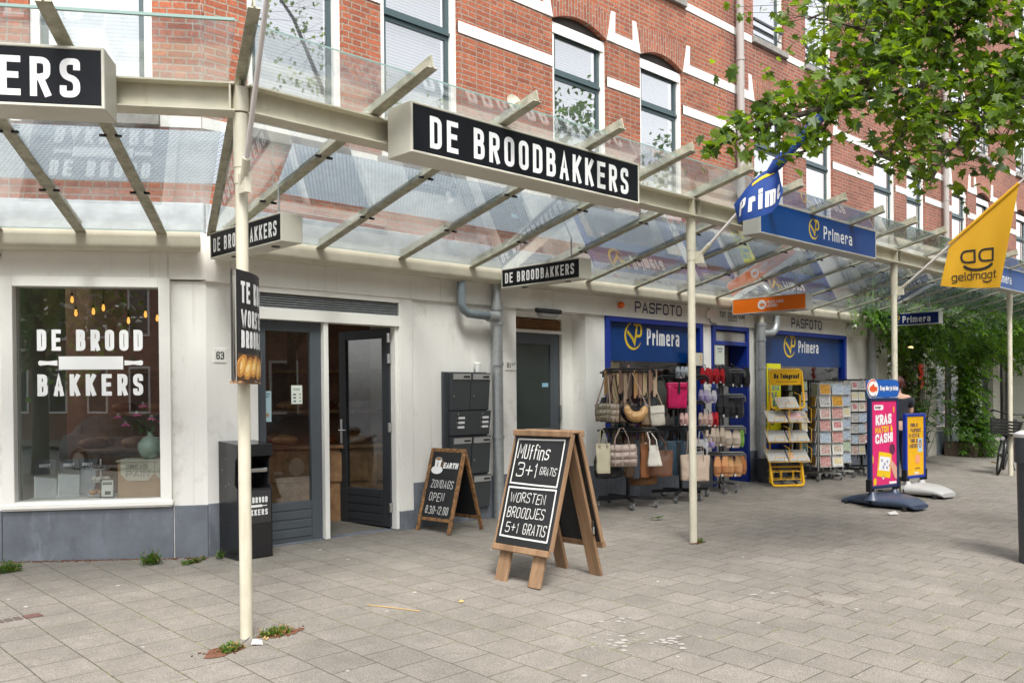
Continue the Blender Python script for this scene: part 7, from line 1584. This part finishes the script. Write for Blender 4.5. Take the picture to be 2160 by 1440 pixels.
q.build("print", m_np, tw_, FA)
va = thing("vase", "round celadon vase on the cardboard box in the bakery window", "vase", FA @ T3(-.545, .30, .95))
Mv = FA @ T3(-.545, .30, .951); q = MB(); q.lathe([(0, 0), (.045, 0), (.085, .03), (.112, .09), (.108, .14), (.07, .19), (.026, .212), (.022, .235), (.032, .25), (.028, .25), (.018, .235)], 28); q.build("body", mat("celadon", (.36, .46, .38), .15, coat=.5), va, Mv, smooth=True)
fl_ = thing("flowers", "pink coneflowers in the celadon vase", "flowers", Mv); q = MB(); pq = MB(); cq = MB()
for hx, hy, hz in ((-.27, -.02, .40), (-.06, .0, .50), (.02, -.05, .38), (-.20, -.05, .33), (.10, .02, .36), (-.1, -.06, .42)):
    q.tube([(0, 0, .20), (hx*.4, hy*.5, .20+(hz-.2)*.6), (hx, hy, hz)], .004, 5)
    for k in range(11): a = k*2*math.pi/11; d = Vector((math.cos(a), math.sin(a)*.7, -.6)).normalized(); leaf_lance(pq, Vector((hx, hy, hz)), d, Vector((0, -1, .5)), .05, .016)
    cq.sphere((hx, hy, hz+.006), .015, 8, 6)
for k in range(12): leaf_lance(q, Vector((random.gauss(-.03, .05), random.gauss(0, .02), .27+random.uniform(0, .1))), rv().normalized(), Vector((0, 0, 1)), .09, .03)
q.build("stem", WD[0], fl_, Mv, norm=False); pq.build("petals", mat("petal_pink", (.50, .09, .22), .6), fl_, Mv, norm=False); cq.build("flower_head", m_np, fl_, Mv)
cs = thing("cake_stand", "three tier cake stand with pastries in the bakery window", "cake stand", FA @ T3(-.975, .30, .616)); Mc = FA @ T3(-.975, .30, .616); q = MB(); q.cyl((0, 0, 0), (0, 0, .34), .006, 8)
for z, r_ in ((.015, .115), (.135, .095), (.245, .075)): q.lathe([(0, z), (r_*.9, z), (r_, z+.012), (r_*.88, z+.006), (0, z+.006)], 24)
q.build("stand", m_txtw, cs, Mc, smooth=True)
for z, n, rr, m, s in ((.022, 5, .07, m_cr[1], .032), (.142, 4, .055, mat("icing", (.66, .62, .55), .5), .030), (.252, 4, .04, mat("chocolate", (.05, .022, .012), .35), .028)):
    q = MB()
    for k in range(n): q.sphere((rr*math.cos(k*6.28/n), rr*math.sin(k*6.28/n), z+s*.7), s, 10, 6, .75)
    q.build("pastry", m, cs, Mc, smooth=True)
cdm = thing("framed_card", "small dark framed price card in the bakery window", "card", FA @ T3(-.89, .18, .616)); Mk = FA @ T3(-.89, .17, .616) @ Matrix.Rotation(-.15, 4, 'X')
q = MB(); q.box(-.06, .06, 0, .01, 0, .17); q.build("frame", m_black, cdm, Mk); q = MB(); q.box(-.048, .048, -.002, 0, .012, .158); pc_ = q.build("paper", m_papw, cdm, Mk); q = MB(); text(q, "BROOD", -.038, .115, .026, -.0025, wr=.5, sw=.2, gap=.1, fit=.075); q.box(-.02, .03, -.003, -.0022, .03, .06); q.build("print", m_txtb, pc_, Mk)
m_acr = glassmat("acrylic", 1.5, (.85, .9, .9)); m_leaf_ = mat("dark_leaflet", (.03, .035, .04), .4)
for k, (u, rz_) in enumerate(((-1.44, .25), (-1.26, .15), (-1.14, -.1))):
    M = FA @ T3(u, .28+.04*k, .617) @ RZ(rz_) @ Matrix.Rotation(-.35, 4, 'X'); t = thing("leaflet_holder", ("clear holder of dark leaflets leaning at the left of the bakery window", "middle clear leaflet holder with a brochure lettered BROT in the bakery window", "third clear leaflet holder nearest the cake stand")[k], "leaflet holder", M)
    q = MB(); q.box(-.08, .08, .01, .025, .02, .36); lf = q.build("leaflets", m_leaf_, t, M); q = MB(); q.box(-.09, .09, -.004, 0, 0, .27); q.box(-.09, .09, .03, .034, 0, .27); q.box(-.09, .09, 0, .03, -.003, 0); q.build("holder", m_acr, t, M)
    q = MB(); text(q, "BROT", -.05, .29, .03, .0092, wr=.5, sw=.2, gap=.1, fit=.09); q.build("print", m_txtw, lf, M)
q = MB(); q.face([(4.86, .55, .0885), (5.55, .45, .0885), (5.62, 1.15, .0885), (4.9, 1.25, .0885)]); tag(q.build("door_mat", mat("mat_grey", (.22, .21, .20), .9), None, FB), "grey mat just inside the open bakery door", "mat")
sk = thing("cotton_bag", "pale cotton bag hanging inside the bakery behind the closed door leaf", "bag", T3(4.55, 8.6, .9)); q = MB(); q.prism([(4.47, .9, .42), (4.62, .9, .42), (4.58, .9, .78), (4.52, .9, .78)], (0, .05, 0)); q.tube([(4.52, .92, .76), (4.54, .92, 1.0), (4.58, .92, .76)], .006, 6); q.build("body", mat("linen", (.60, .56, .45), .9), sk, FB, bev=.01)

# ------------------------------------------------------------------ across the street (seen mirrored in the glass)
m_ob = brickmat("opposite_brick", (.30, .10, .07), (.20, .065, .05), (.32, .28, .23)); m_ow = mat("opposite_pale_wall", (.50, .46, .40), .8)
for k, (x0, x1, h, m, lab) in enumerate(((-34, -6, 8.5, m_ob, "brick town house row across the street, left part"), (-6, 8, 9, m_ow, "pale rendered town house across the street"), (8, 22, 8.6, m_ob, "brick town house across the street, opposite the newsagent"), (22, 44, 9, m_ow, "pale town house across the street, far right"))):
    Fo = FR(x1, -13, 0, -1, 0); w_ = x1-x0; t = thing("town_house", lab, "building", T3((x0+x1)/2, -13, 0)); q = MB(); q.box(0, w_, 0, 8, -.4, h); q.build("wall", m, t, Fo)
    f = MB(); gq = MB(); n = int(w_/2.2)
    for fl0 in range(3):
        for j in range(n):
            a = .6+j*w_/n; z = (.9, 4.0, 7.2)[fl0]; hh = (1.9, 2.0, 1.7)[fl0]
            frame4(f, a, a+1.15, z, z+hh, .09, -.05, .02); gq.box(a+.09, a+1.06, -.03, -.01, z+.09, z+hh-.09)
    f.build("window_frame", m_white, t, Fo); gq.build("window_pane", mat("opposite_glass", (.03, .035, .04), .1), t, Fo)
OT = [leafmat("street_tree_a", (.035, .095, .012), .4), leafmat("street_tree_b", (.06, .14, .018), .45), leafmat("street_tree_c", (.018, .05, .010), .3)]
for k, (x, y, lab) in enumerate(((-4.5, -10.6, "leafy street tree across the road, leftmost"), (2.5, -10.4, "leafy street tree across the road facing the bakery"), (15, -10.5, "leafy street tree across the road facing the newsagent"), (-8.6, -.3, "leafy street tree on the near kerb to the left"), (-13.5, -3.2, "leafy street tree in the side street to the left"), (16.5, -.9, "leafy street tree on the near kerb beyond the maple"), (24, -.9, "leafy street tree on the near kerb far along the street"))):
    t = thing("street_tree", lab, "tree", T3(x, y, -.2)); q = MB(); q.tube([(x, y, -.3), (x+.05, y, 1.5), (x, y+.05, 3.2), (x+.1, y, 5)], [.2, .16, .14, .08], 10)
    for j in range(7): a = j*.9; q.tube([(x, y, 2.8+.2*j), (x+1.0*math.cos(a), y+1.0*math.sin(a), 4.2+.3*j), (x+2.0*math.cos(a), y+2.0*math.sin(a), 4.8+.35*j)], [.06, .04, .015], 6)
    q.build("trunk", m_bark, t, smooth=True); q = MB()
    cl = [Vector((x+random.gauss(0, 1.3), y+random.gauss(0, 1.1), random.uniform(2.4 if x < -5 else 3.4, 6.6 if x < -5 else 9.2))) for _ in range(46)]
    for c in cl:
        q.mi = random.choices((0, 1, 2), (4, 3, 4))[0]
        for _ in range(58): p = c+rv(.38); s = random.uniform(.10, .19); n_ = rv().normalized(); a_ = n_.orthogonal().normalized()*s; b_ = n_.cross(a_); q.face([p-a_*.2, p+b_*.5, p+a_, p-b_*.5])
    q.build("crown", OT, t, norm=False)
def car(x, y, c, lab, turn=0):
    M = T3(x, y, gz(-1.6)-.13) @ RZ(turn); t = thing("parked_car", lab, "car", M); m = mat("car_"+c, c, .25, coat=.8)
    sec = lambda xx, w_, z0, z1, ww: [(xx, -w_, z0), (xx, -w_, z0+.35), (xx, -ww, z1), (xx, ww, z1), (xx, w_, z0+.35), (xx, w_, z0)]
    q = MB(); q.loft([sec(xx, w_, z0, z1, ww) for xx, w_, z0, z1, ww in ((-2.1, .70, .35, .80, .6), (-2.0, .84, .25, .92, .72), (-1.3, .88, .22, .98, .76), (1.0, .88, .22, .95, .76), (1.9, .82, .24, .80, .66), (2.1, .66, .32, .66, .52))]); q.build("body", m, t, M, smooth=True, bev=.02, seg=2)
    q = MB(); q.loft([[(xx, -w_, .93), (xx+dx, -w_*.78, z1), (xx+dx, w_*.78, z1), (xx, w_, .93)] for xx, w_, z1, dx in ((-1.9, .72, .98, .0), (-1.35, .76, 1.42, .0), (.1, .78, 1.46, 0), (1.15, .74, .98, .0))]); q.build("glasshouse", mat("car_glass", (.02, .025, .03), .06), t, M, smooth=True)
    for wx in (-1.25, 1.3):
        for sy in (-1, 1): q = MB(); q.cyl((wx, sy*.80, .31), (wx, sy*.90, .31), .31, 22); o = q.build("wheel", m_tyre, t, M); q = MB(); q.cyl((wx, sy*.895, .31), (wx, sy*.908, .31), .2, 18); q.build("rim", m_alu, o, M)
    for sy in (-.6, .6): q = MB(); q.box(2.02, 2.10, sy-.14, sy+.14, .58, .70); q.build("headlight", m_chrome, t, M)
car(-8.5, -3.2, "#2a2d31", "dark grey hatchback parked at the kerb to the left"); car(4.2, -3.0, "#b9bcc0", "silver hatchback parked at the near kerb behind the viewer"); car(11.5, -3.0, "#5c1f1c", "dark red hatchback parked at the near kerb further along"); car(.5, -8.3, "#20304a", "dark blue car parked across the road", math.pi); car(7.5, -8.3, "#d2d2d0", "white car parked across the road", math.pi)
